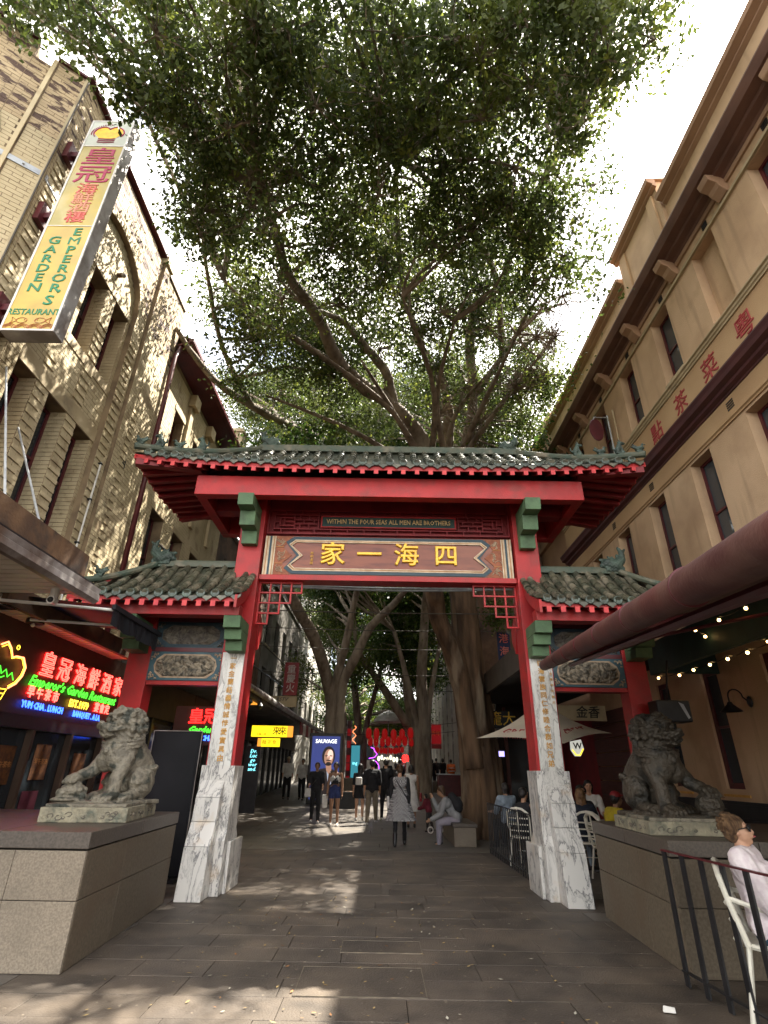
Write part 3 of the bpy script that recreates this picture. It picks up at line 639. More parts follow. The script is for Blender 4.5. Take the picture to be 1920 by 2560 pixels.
# upper roof ridge and hips
rg = MB(); rg.box(GX - RX - .1, GX + RX + .1, 8.72, 8.88, ZR - .03, ZR + .10); rg.tube([(GX - RX - .1, 8.8, ZR + .115), (GX + RX + .1, 8.8, ZR + .115)], .04, 8)
for sx in (-1, 1):
    for yy in (EYF, EYB):
        o_ = 1 if yy < 8.8 else -1
        pts = [(GX + sx * lerp(RX, EX + .02, t), lerp(8.8, yy - .02 * o_, t), lerp(ZR + .07, 6.42, t) - .10 * math.sin(math.pi * t)) for t in [i / 10 for i in range(11)]]
        rg.tube(pts, .06, 8)
rg.build('ridge', 'ridge', gate, bevel=.006)
# eaves beams and soffit of the upper roof
BX = 3.30
for a in ((-BX, BX, 7.88, 8.06, 5.66, 6.02), (-BX, BX, 9.56, 9.74, 5.66, 6.02), (-BX, -BX + .16, 8.062, 9.558, 5.665, 6.015), (BX - .16, BX, 8.062, 9.558, 5.665, 6.015)):
    px(MB(), *a).build('eave_beam', 'red', gate, bevel=.006)
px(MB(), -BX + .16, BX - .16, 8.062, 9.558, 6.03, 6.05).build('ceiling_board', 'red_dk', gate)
for sx in (-1, 1): piece('cross_beam', 'red_dk', gate, *sorted((GX + sx * 2.615, GX + sx * 3.138)), 8.6, 8.85, 5.70, 5.98)
def sline(mb, pa, pb, h0, h1): pass
nS = 24
def eave_z(x): return 6.08 + .16 * (abs(x) / EX) ** 3
for sgn, yy, yi in ((1, EYF, 8.0), (-1, EYB, 9.6)):
    vs = []
    for i in range(nS + 1):
        x = lerp(-EX, EX, i / nS); vs.append((GX + x, yy + sgn * .03, eave_z(x) - .0)); k = max(-1, min(1, x / BX)); xi = k * (BX - .02) if abs(x) > BX else x
        vs.append((GX + (x if abs(x) < BX else math.copysign(BX, x)), yi, 6.30))
    soff.add(vs, [(2 * i, 2 * i + 2, 2 * i + 3, 2 * i + 1) for i in range(nS)])
for sx in (-1, 1):
    vs = []
    for i in range(9):
        y = lerp(EYF, EYB, i / 8); vs.append((GX + sx * (EX - .03), y, eave_z(EX) - .10 * (1 - abs(i / 4 - 1) ** 2))); vs.append((GX + sx * BX, max(8.0, min(9.6, y)), 6.30))
    soff.add(vs, [(2 * i, 2 * i + 2, 2 * i + 3, 2 * i + 1) for i in range(8)])
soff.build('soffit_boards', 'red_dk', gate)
def fascia(pts, name='fascia_board', m='red', h=.085, t=.02, nrm=(0, -1)):
    k = MB()
    vs = [];
    for (x, y, z) in pts:
        for dz in (0, -h):
            for q in (0, 1): vs.append((x - nrm[0] * t * q, y - nrm[1] * t * q, z + dz))
    fs = []
    for i in range(len(pts) - 1):
        a = 4 * i; b = a + 4; fs += [(a, b, b + 2, a + 2), (a + 1, a + 3, b + 3, b + 1), (a, a + 1, b + 1, b), (a + 2, b + 2, b + 3, a + 3)]
    fs += [(0, 2, 3, 1), (4 * len(pts) - 4, 4 * len(pts) - 3, 4 * len(pts) - 1, 4 * len(pts) - 2)]
    return k.add(vs, fs).build(name, m, gate)
xs = [lerp(-EX, EX, i / 24) for i in range(25)]
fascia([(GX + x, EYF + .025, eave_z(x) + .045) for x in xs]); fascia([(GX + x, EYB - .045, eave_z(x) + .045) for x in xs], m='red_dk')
for sx in (-1, 1): fascia([(GX + sx * (EX - .0), lerp(EYF + .03, EYB - .03, i / 8), eave_z(EX) + .045 - .10 * (1 - abs(i / 4 - 1) ** 2)) for i in range(9)], nrm=(sx, 0))
def rafter(a, b, w=.034, h=.08, end=True, side=False):
    a, b = Vector(a), Vector(b); d = (b - a); p = Vector((-d.y, d.x, 0)).normalized() * w; up = Vector((0, 0, h)); k = MB()
    k.hexa([a - p, a + p, b - p, b + p, a - p + up, a + p + up, b - p + up, b + p + up]); o = k.build('rafter', 'red_dk', gate)
    if end:
        q = d.normalized() * -.008; pe = p * 1.05; e = MB(); e.hexa([a - pe + q, a + pe + q, a - pe, a + pe, a - pe + up + q, a + pe + up + q, a - pe + up, a + pe + up]); e.build('rafter_end', 'pink_end', o)
for c in cols:
    x = c * .2285
    if abs(x) < BX: rafter((GX + x, EYF + .01, eave_z(x) - .115), (GX + x, 7.98, 6.17)); rafter((GX + x, EYB - .01, eave_z(x) - .115), (GX + x, 9.62, 6.17), end=False)
    else:
        f_ = (abs(x) - BX) / (EX - BX); rafter((GX + x, EYF + .01, eave_z(x) - .115), (GX + x - math.copysign(.02, x), EYF + .06 + .34 * (1 - f_), 6.0 + .17 * (1 - f_) + .1 * f_))
for sx in (-1, 1):
    for i in range(-4, 5):
        y = 8.8 + i * .245; rafter((GX + sx * (EX - .03), y, eave_z(EX) - .20 + .07 * abs(i) / 4), (GX + sx * (BX + .0), y, 6.17), w=.04)
    for yy, yi in ((EYF + .06, 7.95), (EYB - .06, 9.65)):
        rafter((GX + sx * (EX - .04), yy, eave_z(EX) - .16), (GX + sx * (BX - .02), yi, 6.12), w=.06, h=.12, end=False)
# ornaments on the ridges
def orn(kind):
    k = MB()
    if kind == 'fish':      # dragon-fish with raised curled tail, open jaw biting the ridge
        capsule(k, (-.02, 0, .05), (.10, 0, .09), .085, .08); capsule(k, (.10, 0, .09), (.17, 0, .06), .07, .04); capsule(k, (.13, 0, .13), (.19, 0, .15), .035, .02)
        capsule(k, (-.02, 0, .07), (-.11, 0, .15), .085, .06); capsule(k, (-.11, 0, .15), (-.13, 0, .25), .055, .04); capsule(k, (-.13, 0, .25), (-.09, 0, .33), .04, .02)
        capsule(k, (-.13, 0, .25), (-.18, 0, .31), .03, .015); capsule(k, (-.02, 0, .1), (.02, 0, .19), .04, .015); capsule(k, (-.06, 0, .13), (-.05, 0, .23), .035, .012)
        k.ball((.09, -.06, .14), .022, 8); k.ball((.09, .06, .14), .022, 8); capsule(k, (.03, 0, .14), (.08, 0, .20), .03, .012); k.box(-.12, .14, -.05, .05, -.03, .04)
    elif kind == 'dog':     # seated beast looking outwards
        capsule(k, (-.03, 0, .05), (.0, 0, .13), .05, .04); capsule(k, (.0, 0, .14), (.03, 0, .19), .035, .033); capsule(k, (.03, 0, .19), (.08, 0, .185), .028, .02)
        capsule(k, (.01, -.025, .12), (.05, -.025, .01), .018, .016); capsule(k, (.01, .025, .12), (.05, .025, .01), .018, .016); capsule(k, (-.04, 0, .04), (-.10, 0, .08), .02, .012)
        capsule(k, (-.10, 0, .08), (-.10, 0, .14), .014, .01); capsule(k, (.01, -.02, .21), (.0, -.03, .245), .012, .006); capsule(k, (.01, .02, .21), (.0, .03, .245), .012, .006); k.box(-.07, .07, -.035, .035, -.02, .02)
    else:                   # bird with spread tail
        capsule(k, (-.04, 0, .05), (.03, 0, .07), .04, .035); capsule(k, (.03, 0, .08), (.05, 0, .14), .02, .018); capsule(k, (.05, 0, .14), (.09, 0, .13), .016, .007)
        capsule(k, (-.04, 0, .06), (-.10, 0, .13), .03, .012); capsule(k, (-.05, 0, .06), (-.13, 0, .09), .025, .01); capsule(k, (0, 0, .0), (0, 0, .05), .02, .02); k.box(-.06, .05, -.03, .03, -.02, .015)
    return fuse(k, 'ridge_beast' if kind != 'fish' else 'dragon_fish', .0095, 'bronze', None, 1, disp=lambda co, no: np.sin(co[:, 0] * 120) * np.sin(co[:, 2] * 130 + co[:, 1] * 60) * .004)
def put_orn(o, x, y, z, rz, s=1):
    c = o.copy(); COL.objects.link(c); c.parent = gate; c.location = Vector((x, y, z)) - worg(gate); c.rotation_euler = (0, 0, rz); c.scale = (s, s, s); return c
of, od, ob = orn('fish'), orn('dog'), orn('bird')
for sx in (-1, 1):
    rz0 = 0 if sx < 0 else math.pi
    put_orn(of, GX + sx * 2.38, 8.8, ZR + .12, rz0, 1.05)
    put_orn(of, GX + sx * 3.98, 8.70, LZ + .06, rz0 + math.pi * 0, 1.25)
    for t, o_ in ((.97, ob), (.83, od), (.70, ob), (.52, od)):
        x, y, z = GX + sx * lerp(RX, EX + .02, t), lerp(8.8, EYF - .02, t), lerp(ZR + .07, 6.42, t) - .10 * math.sin(math.pi * t)
        put_orn(o_, x, y, z + .05, rz0 + math.pi, 1.15)
    for t, o_ in ((.92, od), (.68, ob)):
        x, y, z = lerp(GX + sx * 4.0, GX + sx * 4.92, t), lerp(8.72, 7.70, t), lerp(LZ + .06, 4.02, t) - .07 * math.sin(math.pi * t)
        put_orn(o_, x, y, z + .05, rz0 + math.pi, 1.15)
for o_ in (of, od, ob): bpy.data.objects.remove(o_)
# ------------------------------------------------------------------ left side: cream brick building
CAMP = Vector((0, 0, 1.5))
def brickfield(parent, O, U, N, regions, skip=None, mt='brick', mt2=None, zsw=99, nobj=300, course=.086, bl=.245, proud=.0045, seed=1):
    """regions: (u0,u1,z0,z1) cells that carry bricks; O origin, U unit along wall, N outward. Returns stuff object"""
    O, U, N = Vector(O), Vector(U), Vector(N); rr = random.Random(seed); lst = []
    zmin = min(r[2] for r in regions)
    for (u0, u1, z0, z1) in regions:
        k0 = int(math.floor((z0 - 3.8) / course)); k = k0
        while 3.8 + k * course < z1 - .02:
            za, zb_ = max(z0, 3.8 + k * course) + .005, min(z1, 3.8 + (k + 1) * course) - .005
            if zb_ - za > .02:
                i = int(math.floor((u0 - (bl / 2 if k % 2 else 0)) / bl))
                carry = None
                while True:
                    a = i * bl + (bl / 2 if k % 2 else 0); b = a + bl; i += 1
                    if a >= u1 - .01: break
                    a, b = max(a, u0) + .005, min(b, u1) - .005
                    if carry is not None: a = carry; carry = None
                    if b - a < .07 and b < u1 - .01: carry = a; continue
                    if b - a < .03: continue
                    if skip and skip((a + b) / 2, (za + zb_) / 2): continue
                    lst.append((a, b, za, zb_))
            k += 1
    def score(q):
        p = O + U * ((q[0] + q[1]) / 2) + Vector((0, 0, (q[2] + q[3]) / 2)); return (p - CAMP).length / max(.03, (q[1] - q[0]))
    lst.sort(key=score); full = {}
    for q in lst[:nobj]:
        w, h = q[1] - q[0], q[3] - q[2]; key = (round(w, 2), round(h, 3), mt2 if (q[2] > zsw and mt2) else mt)
        if key not in full: full[key] = MB().box(-key[0] / 2, key[0] / 2, -.02, 0, -key[1] / 2, key[1] / 2).mesh('brick', key[2])
        p = O + U * ((q[0] + q[1]) / 2) + N * (proud + rr.uniform(-.002, .002)); p.z = (q[2] + q[3]) / 2
        o = mesh_obj('brick', full[key], parent, p); o.rotation_euler = (0, 0, math.atan2(U.y, U.x))
    s_ = MB()
    for q in lst[nobj:]:
        pr = proud + rr.uniform(-.003, .003); m_ = mt2 if (q[2] > zsw and mt2) else mt
        vs = []
        for d in (0, pr):
            for z in (q[2], q[3]):
                for u in (q[0], q[1]):
                    p = O + U * u + N * d; vs.append((p.x, p.y, z))
        s_.add(vs, [(4, 5, 7, 6), (0, 1, 5, 4), (2, 6, 7, 3), (0, 4, 6, 2), (1, 3, 7, 5)], m_)
    if s_.v:
        o = s_.build('brickwork', None, parent); o['kind'] = 'stuff'
def lx(mb, cells, x0, x1):     # wall cells on a plane X=const
    for (u0, u1, z0, z1) in cells: mb.box(x0, x1, u0, u1, z0, z1)
    return mb
def window(parent, side, xg, u0, u1, z0, z1, mull=None, frame='maroon', fw=.05, glass='glass', bars=1, label=None):
    """side: +1 when the wall faces +X, -1 when it faces -X; xg = plane of the frame's face"""
    f = MB(); d = .06 * side
    for a in ((u0, u0 + fw, z0, z1), (u1 - fw, u1, z0, z1), (u0 + fw, u1 - fw, z0, z0 + fw), (u0 + fw, u1 - fw, z1 - fw, z1)):
        f.box(min(xg, xg - d), max(xg, xg - d), *a)
    for i in range(bars):
        z = lerp(z0, z1, (i + 1) / (bars + 1)); f.box(min(xg, xg - d), max(xg, xg - d), u0 + fw, u1 - fw, z - .02, z + .02)
    w = f.build('window', frame, parent); 
    if label: w['label'] = label
    piece('pane', glass, w, min(xg - d * .5, xg - d * .6), max(xg - d * .5, xg - d * .6), u0 + fw, u1 - fw, z0 + fw, z1 - fw)
    return w
bl_ = thing('brick_building', 'cream brick building with tall narrow windows and an arched recess, left of the gate', 'building', (-6, 8, 0))
XW, XB = -5.72, -5.84
WY = [(5.48, 6.03), (6.40, 6.95), (7.32, 7.89), (8.22, 8.78)]
opsA = [(a, b, 4.2, 7.29) for a, b in WY]; opsB = [(a, b, 8.65, 10.47) for a, b in WY[1:]]
def arch(y): t = (y - 7.60) / 1.28; return 10.75 + 1.12 * math.sqrt(max(0, 1 - t * t))
BAY = (6.32, 8.88)
w_ = MB(); lx(w_, cellwall(BAY[0], BAY[1], 3.2, 11.9, opsA + opsB), -6.25, XB).build('bay_wall', 'mortar', bl_)
w_ = MB(); lx(w_, cellwall(5.42, BAY[0], 3.2, 13.15, opsA), -6.25, XW); lx(w_, [(BAY[1], 10.9, 3.2, 13.0)], -6.25, XW)
N_ = 26; ys_ = [lerp(BAY[0], BAY[1], i / N_) for i in range(N_ + 1)]
for a, b in zip(ys_, ys_[1:]):
    za, zb_ = arch(a), arch(b); w_.hexa([(XB + .001, a, za), (XW, a, za), (XB + .001, b, zb_), (XW, b, zb_), (XB + .001, a, 13.05), (XW, a, 13.05), (XB + .001, b, 13.05), (XW, b, 13.05)])
w_.build('facade_wall', 'mortar', bl_)
piece('back_wall', 'dark_in', bl_, -6.6, -6.56, 5.2, 17, 3, 12.9)
piece('roof_slab', 'mortar', bl_, -9, -6.26, 6.4, 10.8, 12.2, 12.4)
# smooth lintels and sills
for z0, z1, y0, y1 in ((7.292, 7.60, 6.325, 8.875), (10.472, 10.66, 6.325, 8.875), (8.44, 8.648, 6.325, 8.875)): piece('lintel', 'lintel', bl_, XB + .001, XB + .022, y0, y1, z0, z1, bevel=.004)
regs = [c for c in cellwall(BAY[0], BAY[1], 3.9, 11.85, opsA + opsB + [(BAY[0], BAY[1], 7.29, 7.60), (BAY[0], BAY[1], 10.47, 10.66), (BAY[0], BAY[1], 8.44, 8.65)])]
brickfield(bl_, (XB, 0, 0), (0, 1, 0), (1, 0, 0), regs, skip=lambda u, z: z > arch(u) - .02, nobj=60, seed=2)
regs2 = cellwall(5.42, BAY[0], 3.9, 13.1, opsA) + [(BAY[1], 9.28, 3.9, 12.95), (9.62, 10.85, 3.9, 12.95)] + [(BAY[0], BAY[1], 10.75, 13.02)]
brickfield(bl_, (XW, 0, 0), (0, 1, 0), (1, 0, 0), regs2, skip=lambda u, z: BAY[0] < u < BAY[1] and z < arch(u) + .17, mt2='brick_top', zsw=10.9, nobj=120, seed=3)
# soldier bricks round the arch
for i in range(44):
    t = math.pi * (i + .5) / 44; cy, cz = 7.60, 10.75; dy, dz = math.cos(t) * 1.28, math.sin(t) * 1.12
    if i in (0,): pass
    k = MB().box(-.01, .012, -.034, .034, .01, .16); o = k.build('arch_brick', 'brick', bl_)
    ang = math.atan2(dz / 1.12 / 1.12, dy / 1.28 / 1.28); o.location = Vector((XW, cy + dy, cz + dz)) - worg(bl_) + Vector(worg(bl_)) * 0; o.rotation_euler = (ang - math.pi / 2, 0, 0)
    o.data.transform(Matrix.Translation(worg(bl_)))
# jamb bricks (reveals facing the camera)
for (y0, y1, z0, z1) in opsA + opsB:
    xs0 = XB if y0 > 6.3 else XW
    k = MB(); z = z0 + .006; r_ = 0
    while z < z1 - .05:
        xm = -5.97 if r_ % 2 else -6.04; k.box(xm + .004, xs0 - .002, y1 - .010, y1 - .0, z, z + .074); k.box(-6.17, xm - .004, y1 - .010, y1, z, z + .074)
        z += .086; r_ += 1
    o = k.build('jamb_brickwork', 'brick', bl_); o['kind'] = 'stuff'
    window(bl_, 1, -6.12, y0 + .005, y1 - .012, z0, z1 - .02, bars=1 if z0 > 8 else 2, fw=.055)
# pilaster strip and parapet copings
piece('pilaster', 'mortar', bl_, XW + .001, XW + .075, 9.30, 9.60, 3.2, 12.99)
brickfield(bl_, (XW + .075, 0, 0), (0, 1, 0), (1, 0, 0), [(9.30, 9.60, 3.9, 12.98)], mt2='brick_top', zsw=10.9, nobj=0, bl=.15, seed=5)
piece('coping', 'maroon', bl_, -6.3, XW + .10, 5.36, 9.25, 13.16, 13.22); piece('coping', 'brick', bl_, -6.3, XW + .13, 9.25, 9.65, 13.0, 13.25, bevel=.01); piece('coping', 'mortar', bl_, -6.3, XW + .04, 9.66, 10.9, 13.01, 13.06)
# splayed corner wall
cu = Vector((-.80, -.60, 0)); cn = Vector((.60, -.80, 0)); c0 = Vector((XW, 5.42, 0))
ch = MB()
def pw(u, d): p = c0 + cu * u + cn * d; return (p.x, p.y)
for (u0, u1, z0, z1) in ((0, .52, 3.2, 13.15), (.52, .86, 3.2, 12.92), (.86, 4.2, 3.2, 13.35)):
    P = [pw(u0, -.4), pw(u1, -.4), pw(u0, 0), pw(u1, 0)]; ch.hexa([(*P[0], z0), (*P[1], z0), (*P[2], z0), (*P[3], z0), (*P[0], z1), (*P[1], z1), (*P[2], z1), (*P[3], z1)])
ch.build('corner_wall', 'mortar', bl_)
brickfield(bl_, c0, tuple(-cu), tuple(cn), [(-.50, -.03, 3.9, 13.1), (-.86, -.58, 3.9, 12.88), (-4.1, -.86, 3.9, 13.3)], mt2='brick_top', zsw=11.2, nobj=120, seed=4)
for u in (.03, .55):
    k = MB(); P = [pw(u - .03, 0), pw(u + .03, 0), pw(u - .03, .045), pw(u + .03, .045)]; k.hexa([(*P[0], 3.9), (*P[1], 3.9), (*P[2], 3.9), (*P[3], 3.9), (*P[0], 13.1), (*P[1], 13.1), (*P[2], 13.1), (*P[3], 13.1)])
    k.build('corner_moulding', 'brick', bl_)
for (u0, u1, z) in ((0, .53, 13.155), (.87, 4.2, 13.355)):
    k = MB(); P = [pw(u0, -.42), pw(u1, -.42), pw(u0, .05), pw(u1, .05)]; k.hexa([(*P[0], z), (*P[1], z), (*P[2], z), (*P[3], z), (*P[0], z + .06), (*P[1], z + .06), (*P[2], z + .06), (*P[3], z + .06)]); k.build('coping', 'maroon', bl_)
# galvanised strap round the corner
k = MB(); P = [pw(0, .012), pw(2.5, .012), pw(0, .022), pw(2.5, .022)]; k.hexa([(*P[0], 10.2), (*P[1], 10.2), (*P[2], 10.2), (*P[3], 10.2), (*P[0], 10.32), (*P[1], 10.32), (*P[2], 10.32), (*P[3], 10.32)])
k.box(XW + .009, XW + .02, 5.43, 6.15, 10.2, 10.32)
for i in range(4): k.ball((*pw(.3 + i * .6, .028), 10.26), .022, 6)
k.build('metal_strap', 'steel', bl_)
MB().tube([(*pw(.0, .07), 13.1), (*pw(.02, .06), 10.3), (*pw(0, .05), 3.9)], .014, 6).build('cable', 'slat_gap', bl_)
MB().tube([(*pw(2.4, .03), 11.7), (*pw(1.4, .03), 11.55), (*pw(.9, .03), 11.2), (*pw(.75, .03), 10.7)], .008, 5).build('cable', 'slat_gap', bl_)
# services on the wall
MB().tube([(XW + .05, 9.05, 6.95), (XW + .05, 9.05, 4.0)], .018, 8).build('conduit', 'white', bl_)
for z in (6.9, 6.1, 5.2): piece('pipe_clip', 'charcoal', bl_, XW + .002, XW + .075, 9.02, 9.08, z, z + .03)
MB().tube([(-5.58, 11.35, 11.95), (-5.60, 10.92, 11.72), (-5.62, 10.78, 11.3), (-5.62, 10.78, 3.9)], .058, 10).build('downpipe', 'maroon', bl_, smooth=True)
k = MB()
for i in range(2):
    for j in range(3): k.box(XW + .002, XW + .011, 9.86 + i * .07, 9.91 + i * .07, 7.35 + j * .07, 7.40 + j * .07)
k.build('wall_vent', 'black', bl_)
lf_ = thing('wall_light', 'small round bulkhead light fixed inside the arched brick recess', 'light', (XB, 8.0, 11.0))
MB().tube([(XB, 8.0, 11.02), (XB + .10, 8.0, 11.02)], .05, 10).build('lamp_base', 'rust', lf_); MB().ball((XB + .13, 8.0, 11.02), .055, 10).build('lamp_globe', 'awn_metal', lf_, smooth=True)
# second building with the deep eave
b2 = thing('eaved_building', 'lower cream brick building with deep maroon eave behind the left end of the gate roof', 'building', (-6, 14, 0))
X2 = -5.90
op2 = [(12.05, 12.72, 8.9, 10.5), (13.62, 14.28, 8.9, 10.5), (15.15, 15.8, 8.9, 10.5), (12.0, 12.80, 5.2, 7.4), (13.5, 14.28, 5.2, 7.4), (15.0, 15.78, 5.2, 7.4)]
lx(MB(), cellwall(10.95, 17.4, 3.2, 11.75, op2), -6.3, X2).build('facade_wall', 'mortar', b2)
brickfield(b2, (X2, 0, 0), (0, 1, 0), (1, 0, 0), cellwall(10.95, 17.4, 3.9, 11.6, op2), nobj=40, mt='brick', seed=8)
for (y0, y1, z0, z1) in op2:
    window(b2, 1, -6.15, y0, y1, z0, z1, bars=1, fw=.06)
    piece('arched_lintel', 'lintel', b2, X2 + .001, X2 + .03, y0 - .08, y1 + .08, z1 + .003, z1 + .16, bevel=.01)
for y in (12.95, 14.55, 16.1): piece('wall_pier', 'lintel', b2, X2 + .008, X2 + .10, y - .12, y + .12, 8.0, 11.2, bevel=.01); piece('corbel', 'lintel', b2, X2 + .008, X2 + .22, y - .2, y + .2, 11.202, 11.6, bevel=.01)
k = MB(); k.hexa([(-6.4, 11.0, 11.62), (-5.42, 11.0, 12.0), (-6.4, 17.6, 11.62), (-5.42, 17.6, 12.0), (-6.4, 11.0, 11.70), (-5.42, 11.0, 12.06), (-6.4, 17.6, 11.70), (-5.42, 17.6, 12.06)]); k.build('eave_soffit', 'maroon', b2)
piece('gutter', 'maroon', b2, -5.43, -5.30, 10.95, 17.6, 11.98, 12.12, bevel=.02)
k = MB(); k.hexa([(-9, 11.0, 13.6), (-5.36, 11.0, 12.08), (-9, 17.6, 13.6), (-5.36, 17.6, 12.08), (-9, 11.0, 13.7), (-5.36, 11.0, 12.14), (-9, 17.6, 13.7), (-5.36, 17.6, 12.14)]); k.build('roof', 'rust', b2)
chm = thing('brick_chimney', 'cream brick chimney rising behind the maroon eave', 'chimney', (-6, 17.9, 12)); piece('chimney_stack', 'mortar', chm, -6.5, -5.75, 17.7, 18.4, 11.0, 13.7)
brickfield(chm, (-5.75, 0, 0), (0, 1, 0), (1, 0, 0), [(17.7, 18.4, 11.9, 13.7)], nobj=0); brickfield(chm, (0, 17.7, 0), (1, 0, 0), (0, -1, 0), [(-6.5, -5.75, 11.9, 13.7)], nobj=0)
piece('chimney_cap', 'brick', chm, -6.55, -5.70, 17.65, 18.45, 13.70, 13.85)
# vertical hanging sign
sg = thing('hanging_sign', 'tall yellow double sided restaurant sign hanging from the brick corner with red and green lettering', 'sign', (-5.1, 5.56, 7))
M['sign_y'] = mat('yellow_sign_film', (.46, .335, .05), (.34, .28, .07), 1.4, .35, spec=.5, dirt=(.5, .42, .2), dsc=1.8, dpos=(.5, .7))
M['sign_y2'] = mat('warm_yellow_sign_film', (.52, .36, .05), (.42, .285, .045), 2.4, .35, spec=.5)
M['sign_w'] = mat('pale_sign_panel', (.55, .58, .5), (.48, .5, .42), 3, .4); M['mag'] = mat('magenta_lettering', (.42, .03, .12), (.38, .03, .08), 5, .5)
M['redpink'] = mat('faded_red_lettering', (.55, .08, .07), (.6, .16, .12), 4, .5); M['fadepink'] = mat('faded_pink_lettering', (.60, .26, .16), (.55, .2, .14), 4, .5); M['sgreen'] = mat('sign_green', (.02, .22, .10), (.02, .17, .08), 6, .5)
M['sred'] = mat('fine_red_line', (.5, .09, .06), None, 6, .5)
SX0, SX1, SY, SZ0, SZ1 = -5.40, -4.64, 5.50, 6.92, 12.02
piece('sign_box', 'awn_metal', sg, SX0, SX1, SY + .006, SY + .24, SZ0, SZ1, bevel=.01)
fr = MB()
for a in ((SX0, SX0 + .03, SZ0, SZ1), (SX1 - .03, SX1, SZ0, SZ1), (SX0 + .03, SX1 - .03, SZ1 - .03, SZ1), (SX0 + .03, SX1 - .03, SZ0, SZ0 + .03), (SX0 + .03, SX1 - .03, 11.24, 11.27), (SX0 + .03, SX1 - .03, 9.12, 9.135)): fr.box(a[0], a[1], SY - .012, SY + .005, a[2], a[3])
fr.build('sign_frame', 'white', sg)
f1 = piece('sign_face', 'sign_y', sg, SX0 + .03, SX1 - .03, SY - .004, SY + .004, 9.136, 11.239); f2 = piece('sign_face', 'sign_y2', sg, SX0 + .03, SX1 - .03, SY - .004, SY + .004, 6.951, 9.119); f0 = piece('sign_face', 'sign_w', sg, SX0 + .03, SX1 - .03, SY - .004, SY + .004, 11.271, 11.989)
sc = (SX0 + SX1) / 2; ty = SY - .007
for c, z, s_, m, sx_ in (('皇', 10.92, .50, 'mag', 1.25), ('冠', 10.42, .50, 'mag', 1.25), ('海', 10.05, .29, 'redpink', 1.25), ('鮮', 9.81, .28, 'fadepink', 1.25), ('酒', 9.56, .29, 'fadepink', 1.25), ('樓', 9.32, .27, 'redpink', 1.25)):
    put_text('sign_character', c, s_, (sc + .02, ty, z), FRONT, m, f1, depth=.004, bold=.006, sx=sx_)
for i, c in enumerate('EMPEROR'): put_text('sign_letter', c, .235, (SX1 - .22, ty, 8.98 - i * .205), FRONT, 'sgreen', f2, depth=.004, bold=.006 if c != 'M' else .001, sx=1.15)
put_text('sign_letter', 'S', .26, (SX1 - .24, ty, 7.50), FRONT, 'sgreen', f2, depth=.004, bold=.007, sx=1.2); put_text('sign_letter', '’', .26, (SX1 - .14, ty, 7.62), FRONT, 'sgreen', f2, depth=.004, bold=.004)
for i, c in enumerate('GARDEN'): put_text('sign_letter', c, .235, (SX0 + .24, ty, 8.78 - i * .205), FRONT, 'sgreen', f2, depth=.004, bold=.006, sx=1.15)
put_text('sign_letter', 'RESTAURANT', .155, (sc, ty, 7.27), FRONT, 'sgreen', f2, depth=.004, bold=.003, sx=.78)
k = MB()      # waves and twin fish line drawing at the foot of the sign
for i in range(4):
    cx = SX0 + .12 + i * .18
    for r_ in (.05, .075, .1): k.tube([(cx + math.cos(t) * r_, ty - .002, 6.965 + math.sin(t) * r_ * .8) for t in [math.pi * j / 8 for j in range(9)]], .004, 4)
for cx, sg_ in ((sc - .12, 1), (sc + .14, -1)):
    k.tube([(cx + math.cos(t) * .075, ty - .002, 7.11 + math.sin(t) * .05) for t in [2 * math.pi * j / 12 for j in range(13)]], .004, 4)
    k.tube([(cx - sg_ * .07, ty - .002, 7.11), (cx - sg_ * .15, ty - .002, 7.17), (cx - sg_ * .13, ty - .002, 7.10), (cx - sg_ * .16, ty - .002, 7.04), (cx - sg_ * .07, ty - .002, 7.10)], .004, 4); k.ball((cx + sg_ * .04, ty - .002, 7.12), .008, 6)
k.build('line_drawing', 'sred', f2)
k = MB()      # crown emblem on the pale panel
k.add([(sc - .26, ty - .001, 11.63), (sc - .20, ty - .001, 11.80), (sc - .08, ty - .001, 11.83), (sc, ty - .001, 11.72), (sc + .08, ty - .001, 11.83), (sc + .20, ty - .001, 11.80), (sc + .26, ty - .001, 11.63), (sc + .14, ty - .001, 11.48), (sc - .14, ty - .001, 11.48)], [tuple(range(9))]); k.build('crown_fill', 'gold', f0)
k = MB(); k.tube([(sc + .27 * math.cos(t) * (1 - .35 * math.exp(-((t - math.pi / 2) / .25) ** 2)), ty - .003, 11.64 + .2 * math.sin(t) * (1 - .4 * math.exp(-((t - math.pi / 2) / .25) ** 2))) for t in [R(-30) + R(240) * j / 30 for j in range(31)]], .011, 6)
for z in (11.47, 11.42, 11.37): k.tube([(sc - .15, ty - .003, z), (sc, ty - .003, z - .015), (sc + .15, ty - .003, z)], .008, 6)
for j in range(15): t = R(40) + R(100) * j / 14 + R(20); k.ball((sc + .31 * math.cos(t + R(30)), ty - .003, 11.64 + .25 * math.sin(t + R(30))), .011, 6)
k.build('crown_outline', 'mag', f0)
for z in (11.1, 9.45, 7.4):
    k = MB(); k.box(-5.70, SX0 - .001, 5.58, 5.68, z, z + .12); k.box(-5.69, -5.60, 5.50, 5.76, z - .12, z + .28); k.build('bracket', 'maroon', sg)
